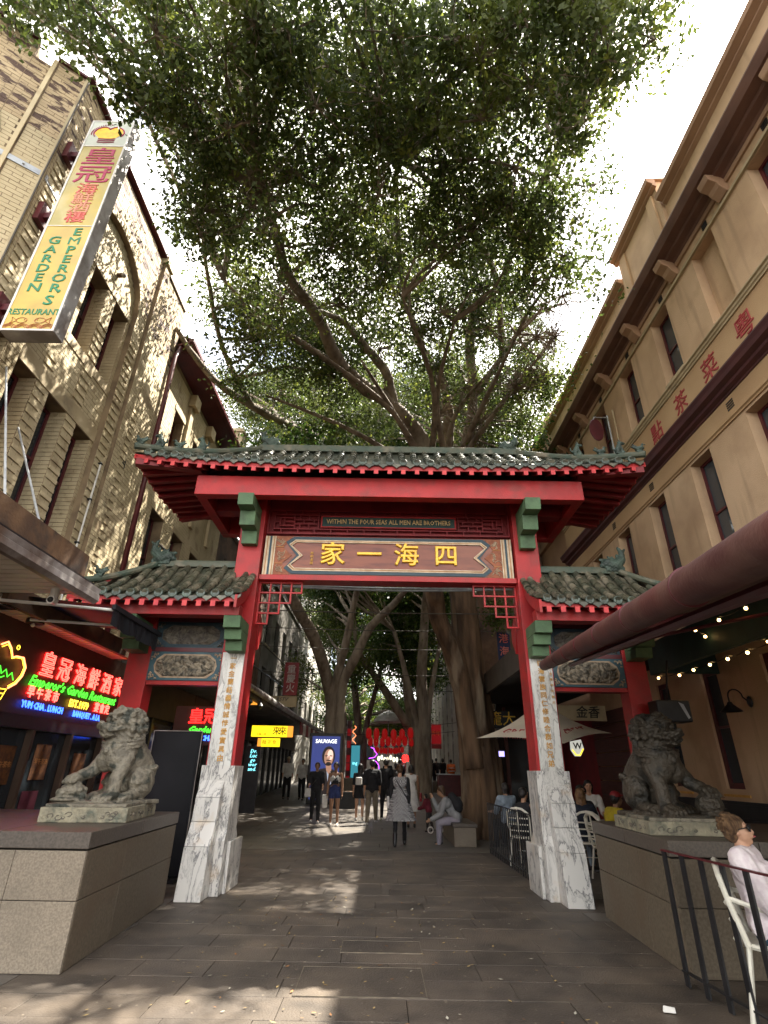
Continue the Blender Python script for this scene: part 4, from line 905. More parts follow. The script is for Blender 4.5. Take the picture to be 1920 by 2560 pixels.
# ---- street awning on the left
aw = thing('street_awning', 'corrugated metal street awning with rusty fascia and gutter on the left building', 'awning', (-4.7, 4, 3.4))
M['soffit'] = mat('corrugated_soffit_paint', (.74, .70, .62), (.66, .61, .53), 2, .5, dirt=(.5, .42, .33), dsc=1.3, dpos=(.5, .8))
k = MB(); k.box(-5.68, -3.70, -2, 6.36, 3.42, 3.55); k.box(-5.68, -4.75, 6.37, 10.8, 3.42, 3.55); k.build('awning_deck', 'slat_gap', aw)
ns = 0; y = -1.9; slm = MB().box(-1.0, 1.0, -.056, .056, 0, .022).mesh('soffit_slat', 'soffit')
while y < 10.7:
    if y < 6.28: o = mesh_obj('soffit_slat', slm, aw, (-4.70, y, 3.40))
    else: o = mesh_obj('soffit_slat', slm, aw, (-5.22, y, 3.40)); o.scale = (.46, 1, 1)
    y += .145
k = MB(); prof = [(-3.70, 3.33), (-3.60, 3.31), (-3.545, 3.35), (-3.55, 3.42), (-3.565, 3.43), (-3.555, 3.50), (-3.60, 3.52), (-3.70, 3.52)]
k.prism(prof, lambda a, b, d: (a, d, b), -2, 6.42); k.build('gutter', 'awn_metal', aw)
k = MB(); k.box(-3.66, -3.62, -2, 6.10, 3.535, 3.82); k.box(-5.6, -3.665, 6.06, 6.10, 3.56, 3.8); k.build('rusty_fascia', 'rust', aw)
piece('edge_angle', 'black', aw, -3.60, -3.585, -2, 6.3, 3.521, 3.535)
piece('brown_beam', 'rust', aw, -4.74, -4.66, 6.38, 10.8, 3.30, 3.56)
for y0, z0 in ((6.67, 5.95), (7.3, 5.3)):
    r_ = thing('tension_rod', 'steel tension rod from brick wall to awning edge, ' + ('the nearer one' if y0 < 7 else 'the farther one'), 'rod', (-5.7, y0, z0)); MB().tube([(-5.70, y0 - .5, z0 + .9), (-3.75, y0 - 2.0, 3.8)], .014, 8).build('rod', 'steel', r_)
cc = thing('security_camera', 'white dome security camera under the left awning edge', 'camera', (-3.92, 6.11, 3.35)); MB().tube([(-3.92, 6.11, 3.40), (-3.92, 6.11, 3.30)], .05, 12).build('camera_mount', 'white', cc); MB().tube([(-3.93, 6.16, 3.27), (-3.90, 6.03, 3.25)], .045, 12).build('camera_body', 'white', cc, smooth=False); MB().ball((-3.90, 6.03, 3.25), .034, 10).build('camera_lens', 'black', cc, smooth=True)
lb_ = thing('floodlight', 'square floodlight fixed to the corrugated awning soffit', 'light', (-4.83, 6.5, 3.38)); piece('housing', 'white', lb_, -4.98, -4.68, 6.42, 6.72, 3.30, 3.395, bevel=.01); piece('diffuser', 'glass_b', lb_, -4.95, -4.71, 6.45, 6.69, 3.292, 3.299)
dm = thing('soffit_fan', 'round black ventilation fitting with small white bulb under the awning', 'light', (-4.6, 7.6, 3.38)); MB().tube([(-5.0, 7.55, 3.39), (-5.0, 7.55, 3.33)], .12, 14).build('fitting', 'black', dm); MB().ball((-5.0, 7.52, 3.30), .03, 8).build('bulb', 'white', dm)
# folding arm blind with black valance
fb = thing('folding_blind', 'folding arm blind with a black valance jutting out in front of the left gate post', 'blind', (-3.5, 7.5, 3.3))
MB().box(-3.52, -3.47, 6.72, 8.32, 3.335, 3.40).build('front_bar', 'charcoal', fb)
k = MB(); nn = 14; vs = []
for i in range(nn + 1): y = lerp(6.74, 8.30, i / nn); vs += [(-3.50 + .012 * math.sin(i * 1.7), y, 3.335), (-3.50 + .03 * math.sin(i * 1.3), y, 3.13 + .012 * math.cos(i * 2.1))]
k.add(vs, [(2 * i, 2 * i + 1, 2 * i + 3, 2 * i + 2) for i in range(nn)]); k.build('valance', 'charcoal', fb)
k = MB(); k.add([(-3.52, 6.74, 3.38), (-3.52, 8.3, 3.38), (-4.9, 8.3, 3.52), (-4.9, 6.74, 3.52)], [(0, 1, 2, 3)]); k.build('blind_fabric', 'charcoal', fb)
MB().tube([(-4.85, 6.2, 3.30), (-3.52, 6.80, 3.345)], .02, 8).build('folding_arm', 'white', fb); MB().tube([(-4.85, 7.2, 3.30), (-3.52, 7.72, 3.345)], .02, 8).build('folding_arm', 'white', fb)
# ---- neon fascia and shopfront
ns_ = thing('neon_sign', 'brown fascia with red, green, yellow and blue neon lettering above the restaurant shopfront', 'sign', (-5.2, 8, 2.6))
M['neon_bd'] = mat('neon_backboard', (.055, .03, .022), (.04, .024, .018), 3, .5)
piece('backboard', 'neon_bd', ns_, -5.30, -5.24, 5.0, 11.6, 2.16, 3.12)
for n_, c, s_ in (('n_red', (1, .012, .01), 1.2), ('n_redo', (1, .07, .05), 1.3), ('n_grn', (.06, .8, .03), .55), ('n_blu', (.03, .10, 1), 1.3), ('n_yel', (1, .60, .04), .8), ('n_org', (1, .22, .08), 1.0)): M[n_] = emis('neon_' + n_[2:], c, s_)
def neon(body, size, y, z, m, fill=None, **k):
    put_text('neon_tube', body, size, (-5.205, y, z), EAST, m, ns_, neon=.0065, res=1, **k)
    if fill: put_text('lit_letter', body, size, (-5.22, y, z), EAST, fill, ns_, depth=.01, bold=.004, res=1, **k)
for c, y, s_ in (('皇', 8.49, .40), ('冠', 8.97, .38), ('海', 9.47, .37), ('鮮', 9.95, .37), ('酒', 10.44, .37), ('家', 10.92, .37)): neon(c, s_, y, 2.89, 'n_redo', 'n_red')
neon('Emperor’s Garden Restaurant', .205, 9.52, 2.635, 'n_grn', shear=.35, sx=1.12)
for i, c in enumerate('早午茶市'): neon(c, .17, 8.25 + i * .22, 2.475, 'n_redo', 'n_red' if i in (0, 3) else None)
neon('EST.1979', .155, 9.66, 2.445, 'n_yel', sx=1.1)
for i, c in enumerate('宴會定'): neon(c, .17, 10.28 + i * .2, 2.46, 'n_redo', 'n_red')
neon('YUM CHA . LUNCH', .125, 8.66, 2.30, 'n_blu', sx=1.02); neon('BANQUET . A LA', .125, 10.0, 2.295, 'n_blu', sx=1.0)
k = MB(); cr = [(7.30, 2.98), (7.42, 3.04), (7.52, 2.97), (7.60, 2.86), (7.68, 2.89), (7.84, 2.90), (7.95, 2.78), (7.93, 2.66), (7.84, 2.54), (7.70, 2.46)]
k.tube([(-5.20, y, z) for y, z in cr], .012, 6); k.build('crown_outline', 'n_org', ns_)
k = MB(); k.tube([(-5.195, lerp(y, 7.5, .1), lerp(z, 2.7, .1)) for y, z in cr], .007, 5); k.tube([(-5.20, 7.2, 2.42), (-5.20, 7.68, 2.44), (-5.20, 7.62, 2.30), (-5.20, 7.2, 2.28)], .007, 5); k.tube([(-5.20, 7.2, 2.36), (-5.20, 7.66, 2.38)], .007, 5)
k.tube([(-5.20, 7.66 + .03 * math.cos(t), 3.01 + .03 * math.sin(t)) for t in [j * .8 for j in range(9)]], .006, 5); k.build('crown_lines', 'n_yel', ns_)
k = MB(); k.tube([(-5.20, 7.2 + i * .07, 2.70 - i * .012 + (.05 if i % 2 else -.03)) for i in range(9)], .007, 5); k.tube([(-5.20, 7.2 + i * .07, 2.58 + (.02 if i % 2 else -.01)) for i in range(6)], .007, 5); k.build('crown_squiggle', 'n_grn', ns_)
n2 = thing('neon_reflection', 'small red green and blue neon reflection, built as a glowing board behind the left gate bay', 'sign', (-3.8, 12.6, 2.3)); piece('backboard', 'neon_bd', n2, -4.6, -3.5, 12.62, 12.66, 1.95, 2.75)  # stands in for the reflected neon, built as a glowing lettered board
put_text('lit_letter', '皇冠', .34, (-3.95, 12.6, 2.52), FRONT, 'n_red', n2, depth=.02, bold=.006, res=1); put_text('neon_tube', 'Garden', .18, (-3.98, 12.6, 2.26), FRONT, 'n_grn', n2, neon=.007, res=1, shear=.3); put_text('neon_tube', 'YUM CHA', .14, (-3.98, 12.6, 2.09), FRONT, 'n_blu', n2, neon=.007, res=1)
sf = thing('restaurant_shopfront', 'dark glazed restaurant shopfront with brown frames under the neon fascia', 'shopfront', (-5.3, 8, 0))
piece('header', 'black', sf, -5.36, -5.22, 4.6, 11.6, 1.98, 2.155); piece('stall_riser', 'brown_in', sf, -5.36, -5.26, 4.6, 11.6, 0, .35)
piece('glazing', 'glass', sf, -5.34, -5.325, 4.62, 11.58, .352, 1.978); piece('upper_wall', 'brown_in', sf, -5.40, -5.31, 4.6, 11.6, 3.13, 3.42)
for y in (5.2, 6.35, 7.45, 7.62, 8.6, 9.7, 10.8): piece('mullion', 'brown_in', sf, -5.32, -5.22, y, y + .07, .352, 1.978)
for y, w, h, m in ((8.0, .4, .5, 'n_post'), (9.0, .35, .7, 'n_post'), (7.85, .5, .3, 'n_post2')): pass
M['poster_o'] = mat('dim_orange_poster', (.12, .045, .012), (.05, .018, .008), 18, .7); M['poster_m'] = mat('dim_maroon_poster', (.085, .014, .028), None, 8, .6)
for (y, z0, z1, m) in ((8.05, 1.25, 1.75, 'poster_o'), (8.95, 1.3, 1.8, 'poster_o'), (7.95, .55, 1.1, 'poster_m'), (8.9, .5, 1.15, 'poster_m'), (10.1, .9, 1.7, 'poster_o')):
    pt_ = MB().box(-5.318, -5.312, y, y + .42, z0, z1).build('window_poster', m, sf); put_text('poster_text', '早午茶市' if m == 'poster_o' else 'YUM CHA', .09, (-5.308, y + .21, (z0 + z1) / 2), EAST, 'orange_trim', pt_, depth=.003, res=1)
piece('interior_back', 'dark_in', sf, -7.5, -7.4, 4.6, 11.6, 0, 3.4); piece('side_wall', 'dark_in', sf, -7.4, -5.35, 11.6, 11.7, 0, 3.4); piece('near_wall', 'dark_in', sf, -7.4, -5.35, 4.5, 4.6, 0, 3.4)
# black upright display panel between plinth and gate
dp = thing('display_panel', 'tall blank black display panel standing between lion plinth and left gate post', 'screen', (-3.3, 9.3, 0))
piece('panel_body', 'charcoal', dp, -3.66, -2.88, 9.25, 9.37, .06, 2.04, bevel=.03); piece('panel_glass', 'charcoal', dp, -3.62, -2.92, 9.243, 9.249, .12, 2.0); piece('panel_foot', 'black', dp, -3.6, -2.94, 9.15, 9.47, 0, .058)
k = MB(); 
for a in ((-3.665, -3.655, .08, 2.04), (-2.885, -2.875, .08, 2.04)): k.box(a[0], a[1], 9.243, 9.255, a[2], a[3])
k.box(-3.655, -2.885, 9.243, 9.255, 2.03, 2.042); k.build('panel_trim', 'awn_metal', dp)
# ------------------------------------------------------------------ right side: rendered building
rb = thing('rendered_building', 'tan rendered building with maroon cornices and sash windows, right of the gate', 'building', (6.3, 9, 0))
XR = 6.0
kN = range(-3, 5)
mid = [(6.45 + 1.75 * i, 7.13 + 1.75 * i, 4.85, 6.97) for i in range(-3, 6)]; upp = [(6.45 + 1.75 * i, 7.13 + 1.75 * i, 8.95, 10.68) for i in range(-3, 6)]
low = [(9.72 + 1.75 * i, 10.24 + 1.75 * i, 1.32, 3.26) for i in (-4, -3, -2, -1, 0, 1)]
recess = upp[3]; opn = mid + upp + low
k = MB()
for (u0, u1, z0, z1) in cellwall(1.0, 15.9, 0, 11.1, opn): k.box(XR, XR + .4, u0, u1, z0, z1)
k.build('facade_wall', 'render', rb, bevel=0)
piece('back_wall', 'dark_in', rb, 6.9, 6.95, 1, 15.9, 0, 13); piece('interior_floor', 'dark_in', rb, 6.4, 6.9, 1, 15.9, 4.5, 4.6); piece('interior_floor', 'dark_in', rb, 6.4, 6.9, 1, 15.9, 8.5, 8.6)
for q in mid + upp:
    if q is recess: piece('blind_panel', 'render', rb, XR + .18, XR + .24, *q); continue
    w = window(rb, -1, XR + .20, *q, bars=1, fw=.055, glass='glass_b')
    piece('sill', 'lintel', w, XR - .04, XR + .19, q[0] - .02, q[1] + .02, q[2] - .07, q[2] - .002)
for q in low:
    w = window(rb, -1, XR + .05, *q, bars=1, fw=.09, glass='glass_b')
    piece('curtain', 'white', w, XR + .10, XR + .12, q[0] + .10, q[1] - .06, q[2] + .06, q[3] - .06); piece('brass_rail', 'gold_dull', w, XR - .02, XR + .02, q[0] - .1, q[1] + .1, q[2] - .12, q[2] - .08)
piece('wainscot', 'black', rb, XR - .03, XR - .001, 1, 15.9, 0, 1.14); 
for i in range(5): piece('wainscot_board', 'black', rb, XR - .045, XR - .031, 1, 15.9, .06 + i * .21, .25 + i * .21, bevel=.006)
def yprism(name, prof, mt, y0=1.0, y1=15.9, parent=None, bevel=0): return MB().prism(prof, lambda a, b, d: (a, d, b), y0, y1).build(name, mt, parent or rb, bevel=bevel)
M['cornice_br'] = mat('brown_cornice_paint', (.17, .085, .062), (.13, .065, .05), 2, .6, .2, 40)
# fascia moulding, lower cornice, lettered band
yprism('fascia_moulding', [(XR - .001, 7.02), (XR - .03, 7.02), (XR - .03, 7.05), (XR - .06, 7.07), (XR - .06, 7.13), (XR - .025, 7.15), (XR - .001, 7.15)], 'render2')
yprism('fascia_band', [(XR - .001, 7.152), (XR - .025, 7.152), (XR - .025, 7.47), (XR - .001, 7.47)], 'render2')
yprism('lower_cornice', [(XR - .001, 7.472), (XR - .05, 7.472), (XR - .06, 7.50), (XR - .14, 7.53), (XR - .15, 7.58), (XR - .25, 7.61), (XR - .27, 7.68), (XR - .30, 7.74), (XR - .30, 7.77), (XR - .001, 7.80)], 'maroon2')
yprism('lettered_band', [(XR - .001, 7.802), (XR - .03, 7.802), (XR - .03, 8.66), (XR - .001, 8.66)], 'render2')
yprism('band_moulding', [(XR - .001, 8.662), (XR - .06, 8.662), (XR - .06, 8.70), (XR - .085, 8.715), (XR - .085, 8.76), (XR - .12, 8.775), (XR - .12, 8.80), (XR - .001, 8.83)], 'lintel')
yprism('frieze_moulding', [(XR - .001, 10.69), (XR - .05, 10.69), (XR - .05, 10.75), (XR - .001, 10.77)], 'lintel')
yprism('upper_cornice', [(XR - .001, 11.08), (XR - .05, 11.08), (XR - .08, 11.12), (XR - .2, 11.16), (XR - .22, 11.22), (XR - .38, 11.25), (XR - .42, 11.32), (XR - .46, 11.40), (XR - .46, 11.43), (XR - .001, 11.50)], 'cornice_br')
yprism('frieze_strip', [(XR - .001, 10.98), (XR - .04, 10.98), (XR - .05, 11.07), (XR - .001, 11.07)], 'render_dk')
def console(y, z0, z1, d):
    pf = [(XR - .002, z0), (XR - .06, z0), (XR - d * .45, z0 + (z1 - z0) * .3), (XR - d * .55, z0 + (z1 - z0) * .5), (XR - d * .9, z0 + (z1 - z0) * .7), (XR - d, z1), (XR - .002, z1)]
    return MB().prism(pf, lambda a, b, q: (a, q, b), y - .13, y + .13).build('console', 'render_dk', rb, bevel=.012)
for i in range(-3, 6): console(7.66 + 1.75 * i, 10.78, 11.20, .36)
for i in range(-3, 6):
    y = 8.30 + 1.75 * i; v = MB()
    for j in range(3): v.box(XR - .022, XR + .002, y - .07, y + .07, 10.84 + j * .045, 10.865 + j * .045)
    v.build('vent', 'black', rb)
for y in (7.35, 10.3, 12.4):
    v = MB(); 
    for j in range(4): v.box(XR - .034, XR - .0255, y - .09, y + .09, 7.22 + j * .045, 7.245 + j * .045)
    v.build('vent', 'black', rb)
# parapet with pediment blocks
k = MB(); k.box(XR - .02, XR + .35, 1, 7.3, 11.502, 12.75); k.box(XR - .10, XR + .35, 7.3, 9.3, 11.502, 13.45); k.box(XR - .02, XR + .35, 9.3, 15.9, 11.502, 12.75); k.build('parapet', 'render', rb)
yprism('parapet_coping', [(XR - .022, 12.55), (XR - .10, 12.60), (XR - .10, 12.64), (XR - .22, 12.70), (XR - .24, 12.80), (XR + .36, 12.83), (XR + .36, 12.755), (XR - .022, 12.755)], 'render_dk', 1, 7.24)
yprism('parapet_coping', [(XR - .022, 12.55), (XR - .10, 12.60), (XR - .10, 12.64), (XR - .22, 12.70), (XR - .24, 12.80), (XR + .36, 12.83), (XR + .36, 12.755), (XR - .022, 12.755)], 'render_dk', 9.36, 15.9)
yprism('block_coping', [(XR - .102, 13.2), (XR - .18, 13.25), (XR - .18, 13.3), (XR - .28, 13.36), (XR - .30, 13.48), (XR + .36, 13.52), (XR + .36, 13.452), (XR - .102, 13.452)], 'render_dk', 7.24, 9.36)
for y in (7.45, 8.9): piece('block_pilaster', 'render2', rb, XR - .15, XR - .101, y, y + .25, 11.52, 13.18, bevel=.01)
for c, y, s_ in (('粵', 6.50, .50), ('菜', 7.53, .48), ('茶', 8.56, .48), ('點', 9.58, .48)):
    put_text('painted_character', c, s_, (XR - .035, y, 8.26), WEST, 'maroon', rb, depth=.006, bold=.007)
M['char_red'] = mat('red_painted_character', (.36, .045, .045), (.30, .04, .04), 5, .6)
for o in rb.children:
    if o.name.startswith('painted_character'): o.data.materials[0] = M['char_red']
# things fixed to it
pl = thing('oval_plaque', 'oval maroon sign on bracket fixed high on the tan wall', 'sign', (5.7, 12.1, 9.8)); k = MB().lathe([(0, -.02), (.17, -.02), (.19, 0), (.17, .02), (0, .02)], n=20); k.xf(Matrix.Translation((5.62, 11.6, 9.75)) @ Matrix.Rotation(R(90), 4, 'X') @ Matrix.Scale(1.9, 4, (0, 1, 0))); k.build('plaque', 'maroon', pl, smooth=False)
MB().tube([(6.0, 11.6, 10.15), (5.62, 11.6, 10.15), (5.55, 11.6, 10.0)], .02, 6).build('bracket', 'steel', pl); MB().tube([(5.9, 11.45, 10.1), (5.9, 11.45, 7.6)], .022, 6).build('conduit', 'steel', pl); MB().tube([(5.94, 11.2, 10.1), (5.94, 11.2, 7.6)], .02, 6).build('conduit', 'lintel', pl)
for nm, (x, y, z), lb in (('wall_bracket', (5.98, 6.9, 4.65), 'rusty red floodlight bracket on the tan wall above the maroon roller blind, nearest the camera'), ('wall_bracket', (5.98, 10.1, 4.72), 'small maroon spotlight bracket on the tan wall beside the right green roof')):
    t_ = thing(nm, lb, 'bracket', (x, y, z)); s_ = 1 if y < 8 else .8
    MB().tube([(x, y, z), (x - .12, y - .04, z + .03), (x - .22, y - .10, z - .05)], .035, 8).build('arm', 'char_red', t_, smooth=True); MB().ball((x - .10, y - .03, z), (.085, .07, .085), 10).build('junction', 'char_red', t_, smooth=True); MB().tube([(x - .20, y - .08, z - .02), (x - .42, y - .2, z - .65 * s_)], .022, 8).build('stay', 'char_red', t_)
gl_ = thing('gooseneck_lamp', 'black gooseneck wall lamp with conical shade beside the pub window', 'lamp', (5.9, 9.1, 2.6))
MB().ball((5.97, 8.98, 2.60), (.03, .07, .09), 10).build('back_plate', 'black', gl_, smooth=True); MB().tube([(5.95, 8.98, 2.60)] + [(5.80 + .12 * math.cos(t), 9.05, 2.68 + .12 * math.sin(t)) for t in [R(a) for a in range(0, 200, 25)]] + [(5.68, 9.05, 2.58)], .012, 8).build('gooseneck', 'black', gl_); MB().lathe([(.03, .10), (.05, .06), (.16, -.04), (.165, -.05)], (5.68, 9.05, 2.50), 18).build('shade', 'black', gl_, smooth=True)
# ---- cafe canopy: fixed soffit, deep teal fascia, roller blind and its maroon tube
cp = thing('cafe_canopy', 'dark teal fascia and soffit of the cafe canopy along the right building', 'canopy', (5, 6, 3.3))
piece('fascia_beam', 'green_dk', cp, 4.78, 4.86, .5, 9.66, 3.10, 3.62); piece('soffit_board', 'green_dk', cp, 4.861, 5.99, .5, 9.66, 3.50, 3.56); piece('end_board', 'green_dk', cp, 4.861, 5.99, 9.60, 9.66, 3.14, 3.49)
for y in (2, 3.5, 5, 6.5, 8): piece('soffit_joist', 'green_dk', cp, 4.861, 5.99, y, y + .07, 3.38, 3.499)
rl_ = thing('roller_blind', 'long maroon roller tube with folded fabric slanting above the cafe on the right', 'blind', (2.5, 7.9, 2.95))
A_, B_ = Vector((2.46, 8.15, 2.975)), Vector((.90, .30, 1.967))
M['maroon_fab'] = mat('maroon_awning_fabric', (.045, .009, .011), (.03, .007, .009), 3, .6, .1, 60); M['tube_red'] = mat('dusty_red_tube', (.095, .026, .022), (.06, .02, .018), 2.5, .6, .15, 50, dirt=(.12, .065, .05), dsc=4, dpos=(.5, .8))
MB().tube([lerp(A_, B_, i / 60) for i in range(61)], .080, 28, flute=lambda t, p: 1 + .035 * math.sin(t * 2 + p.y * 1.1) + .02 * noise.noise(Vector((math.cos(t) * 2, math.sin(t) * 2, p.y * 1.6))) + (.05 if abs(math.sin(t * .5 + .3)) > .985 else 0)).build('roller_tube', 'tube_red', rl_, smooth=True)
for q in range(1, 9): p = lerp(A_, B_, q / 9); dd = (B_ - A_).normalized(); MB().tube([p - dd * .006, p + dd * .006], .0845, 28).build('fabric_seam', 'maroon', rl_, smooth=True)
d_ = (B_ - A_).normalized(); MB().tube([A_ - d_ * .012, A_ - d_ * .002], .07, 20).build('end_cap', 'maroon', rl_)
k = MB(); n = 16; vs = []
for i in range(n + 1):
    p = lerp(A_ + d_ * .25, B_, i / n); q = Vector((4.77, lerp(8.6, .4, i / n), 3.60))
    for j in range(7): t = j / 6; w = p.lerp(q, t); vs.append((w.x, w.y, w.z + .03 - .10 * math.sin(math.pi * t)))
k.add(vs, [(i * 7 + j, (i + 1) * 7 + j, (i + 1) * 7 + j + 1, i * 7 + j + 1) for i in range(n) for j in range(6)]); k.build('blind_fabric', 'maroon_fab', rl_, smooth=True)
MB().tube([A_ + d_ * 1.3 + Vector((.20, 0, -.06)), B_ + Vector((.25, 0, -.02))], .03, 8).build('valance_bar', 'maroon', rl_)
for t in (.30, .62): p = lerp(A_, B_, t); MB().tube([p + Vector((.05, 0, -.03)), p + Vector((1.1, .6, .30)), (4.78, p.y + .4, 3.30)], .022, 8).build('folding_arm', 'maroon', rl_)
# festoon lights
M['bulb'] = emis('warm_bulb', (1, .58, .2), 3.2)
def festoon(pts, label, nb=1):
    t_ = thing('string_light', label, 'string light', pts[0], group=None); P = []
    for a, b in zip(pts, pts[1:]):
        a, b = Vector(a), Vector(b)
        for i in range(6): q = a.lerp(b, i / 6); q.z -= .035 * math.sin(math.pi * i / 6); P.append(q)
    P.append(Vector(pts[-1])); MB().tube([p + Vector((0, 0, .045)) for p in P], .006, 5).build('cable', 'black', t_)
    for p in pts: s_ = MB().tube([Vector(p) + Vector((0, 0, .045)), Vector(p) + Vector((0, 0, .012))], .012, 6).build('socket', 'black', t_); MB().ball(p, .022, 8).build('bulb', 'bulb', s_, smooth=True)
festoon([(4.70, 9.24, 2.99), (4.7, 8.57, 2.93), (4.7, 8.15, 2.94), (4.7, 7.71, 2.94), (4.7, 7.28, 2.94), (4.7, 6.85, 2.94), (4.7, 6.3, 2.95), (4.7, 5.6, 2.95)], 'string of small warm bulbs hanging along the teal fascia, the lower string')
festoon([(4.38, 6.19, 3.33), (4.4, 6.78, 3.34), (4.41, 7.37, 3.35), (4.70, 7.65, 3.33)], 'short string of warm bulbs under the maroon blind fabric, nearest the roller tube')
festoon([(4.84, 7.65, 3.33), (5.34, 7.8, 3.33), (5.78, 7.91, 3.33)], 'string of warm bulbs crossing under the teal soffit towards the wall')
sp = thing('speaker', 'black box speaker hanging under the canopy behind the right lion', 'speaker', (4.1, 8.4, 2.4)); piece('cabinet', 'black', sp, 4.02, 4.5, 8.1, 8.4, 2.20, 2.50, bevel=.02); MB().tube([(4.25, 8.25, 2.5), (4.4, 8.3, 3.1)], .015, 6).build('hanger', 'black', sp)
k = MB(); k.add([(4.33, 8.09, 2.47), (4.40, 8.09, 2.44), (4.46, 8.09, 2.26), (4.43, 8.09, 2.24)], [(0, 1, 2, 3)]); k.build('highlight_strip', 'steel', sp)
# neighbour beyond
nb_ = thing('far_tan_building', 'brown rendered building beyond the tan one, behind the right end of the gate roof', 'building', (6.5, 20, 0))
piece('wall', 'render_dk', nb_, 6.25, 8, 15.95, 24, 0, 13.3); piece('cornice', 'render', nb_, 6.0, 8.2, 15.92, 24.2, 13.3, 13.6, bevel=.03); piece('cornice', 'render_dk', nb_, 6.12, 8.1, 15.94, 24.1, 9.2, 9.4, bevel=.02)
for i in range(4):
    for z in (5.2, 9.8): wq = window(nb_, -1, 6.24, 17 + i * 1.8, 17.9 + i * 1.8, z, z + 2.0, glass='glass_b')
# ------------------------------------------------------------------ plinths and guardian lions
def slabface(parent, P, mt, name='granite_panel', bevel=.004): MB().hexa(P, mt).build(name, None, parent, bevel=bevel)
def plinth(label, xi0, xi1, y0, y1, sx, mts, group):
    """inner edge from (xi0,y0) to (xi1,y1); extends away from the street by sx"""
    xo = 6.0 * sx if sx < 0 else 4.9; t = thing('lion_plinth', label, 'plinth', (xi0 + .8 * sx, (y0 + y1) / 2, 0), group=group)
    k = MB(); q = .03 * sx
    def xin(y): return lerp(xi0, xi1, (y - y0) / (y1 - y0))
    def hx(a0, a1, b0, b1, z0, z1, m=None, mb=None):   # a: inner offset, outer x ; along y
        X0, X1, Y0, Y1 = xin(b0) + a0 * sx, a1, b0, b1; X2 = xin(b1) + a0 * sx
        v = [(X0, Y0, z0), (X1, Y0, z0), (X2, Y1, z0), (X1, Y1, z0), (X0, Y0, z1), (X1, Y0, z1), (X2, Y1, z1), (X1, Y1, z1)]
        if sx < 0: v = [v[1], v[0], v[3], v[2], v[5], v[4], v[7], v[6]]
        return v
    MB().hexa(hx(.03, xo, y0 + .03, y1 - .03, 0, .84)).build('core', mts[3], t)
    # side panels two courses, two lengths
    for i, (ya, yb) in enumerate(((y0 + .032, lerp(y0, y1, .36)), (lerp(y0, y1, .36) + .004, y1 - .032))):
        for z0, z1 in ((.004, .478), (.484, .838)):
            xa, xb = xin(ya), xin(yb); v = [(xa, ya, z0), (xa + .029 * sx, ya, z0), (xb, yb, z0), (xb + .029 * sx, yb, z0), (xa, ya, z1), (xa + .029 * sx, ya, z1), (xb, yb, z1), (xb + .029 * sx, yb, z1)]
            if sx < 0: v = [v[1], v[0], v[3], v[2], v[5], v[4], v[7], v[6]]
            slabface(t, v, mts[1])
    # front panels
    x = xin(y0) + .0 * sx; wds = [.62, .68, .7, .7, .7] if sx < 0 else [.7, .7, .5]
    first = True
    for w in wds:
        a, b = x, x + w * sx
        for z0, z1 in ((.004, .478), (.484, .838)):
            lo, hi = sorted((a, b)); slabface(t, [(lo + .002, y0, z0), (hi - .002, y0, z0), (lo + .002, y0 + .029, z0), (hi - .002, y0 + .029, z0), (lo + .002, y0, z1), (hi - .002, y0, z1), (lo + .002, y0 + .029, z1), (hi - .002, y0 + .029, z1)], mts[0])
        x = b
        if abs(x) > abs(xo): break
    # cap: shadow gap and slabs
    ys_c = [y0 - .008, lerp(y0, y1, .5), y1 + .006]
    for a, b in zip(ys_c, ys_c[1:]):
        xa, xb = xin(a) - .008 * sx, xin(b) - .008 * sx
        for c0, c1 in ((0, .82), (.824, 2.2 if sx > 0 else 3.4)):
            X = [xa + c0 * sx, xa + c1 * sx, xb + c0 * sx, xb + c1 * sx]; v = [(X[0], a + .002, .852), (X[1], a + .002, .852), (X[2], b - .002, .852), (X[3], b - .002, .852), (X[0], a + .002, .98), (X[1], a + .002, .98), (X[2], b - .002, .98), (X[3], b - .002, .98)]
            if sx < 0: v = [v[1], v[0], v[3], v[2], v[5], v[4], v[7], v[6]]
            slabface(t, v, mts[2], 'cap_slab', .008)
    return t
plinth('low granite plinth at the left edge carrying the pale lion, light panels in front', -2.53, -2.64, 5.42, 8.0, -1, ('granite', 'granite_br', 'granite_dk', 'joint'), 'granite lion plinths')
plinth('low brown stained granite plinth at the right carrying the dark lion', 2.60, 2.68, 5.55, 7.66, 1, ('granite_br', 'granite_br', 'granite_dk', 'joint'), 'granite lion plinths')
def curl(k, c, r, seed):   # one carved curl
    k.ball(c, (r, r, r * .8), 8)
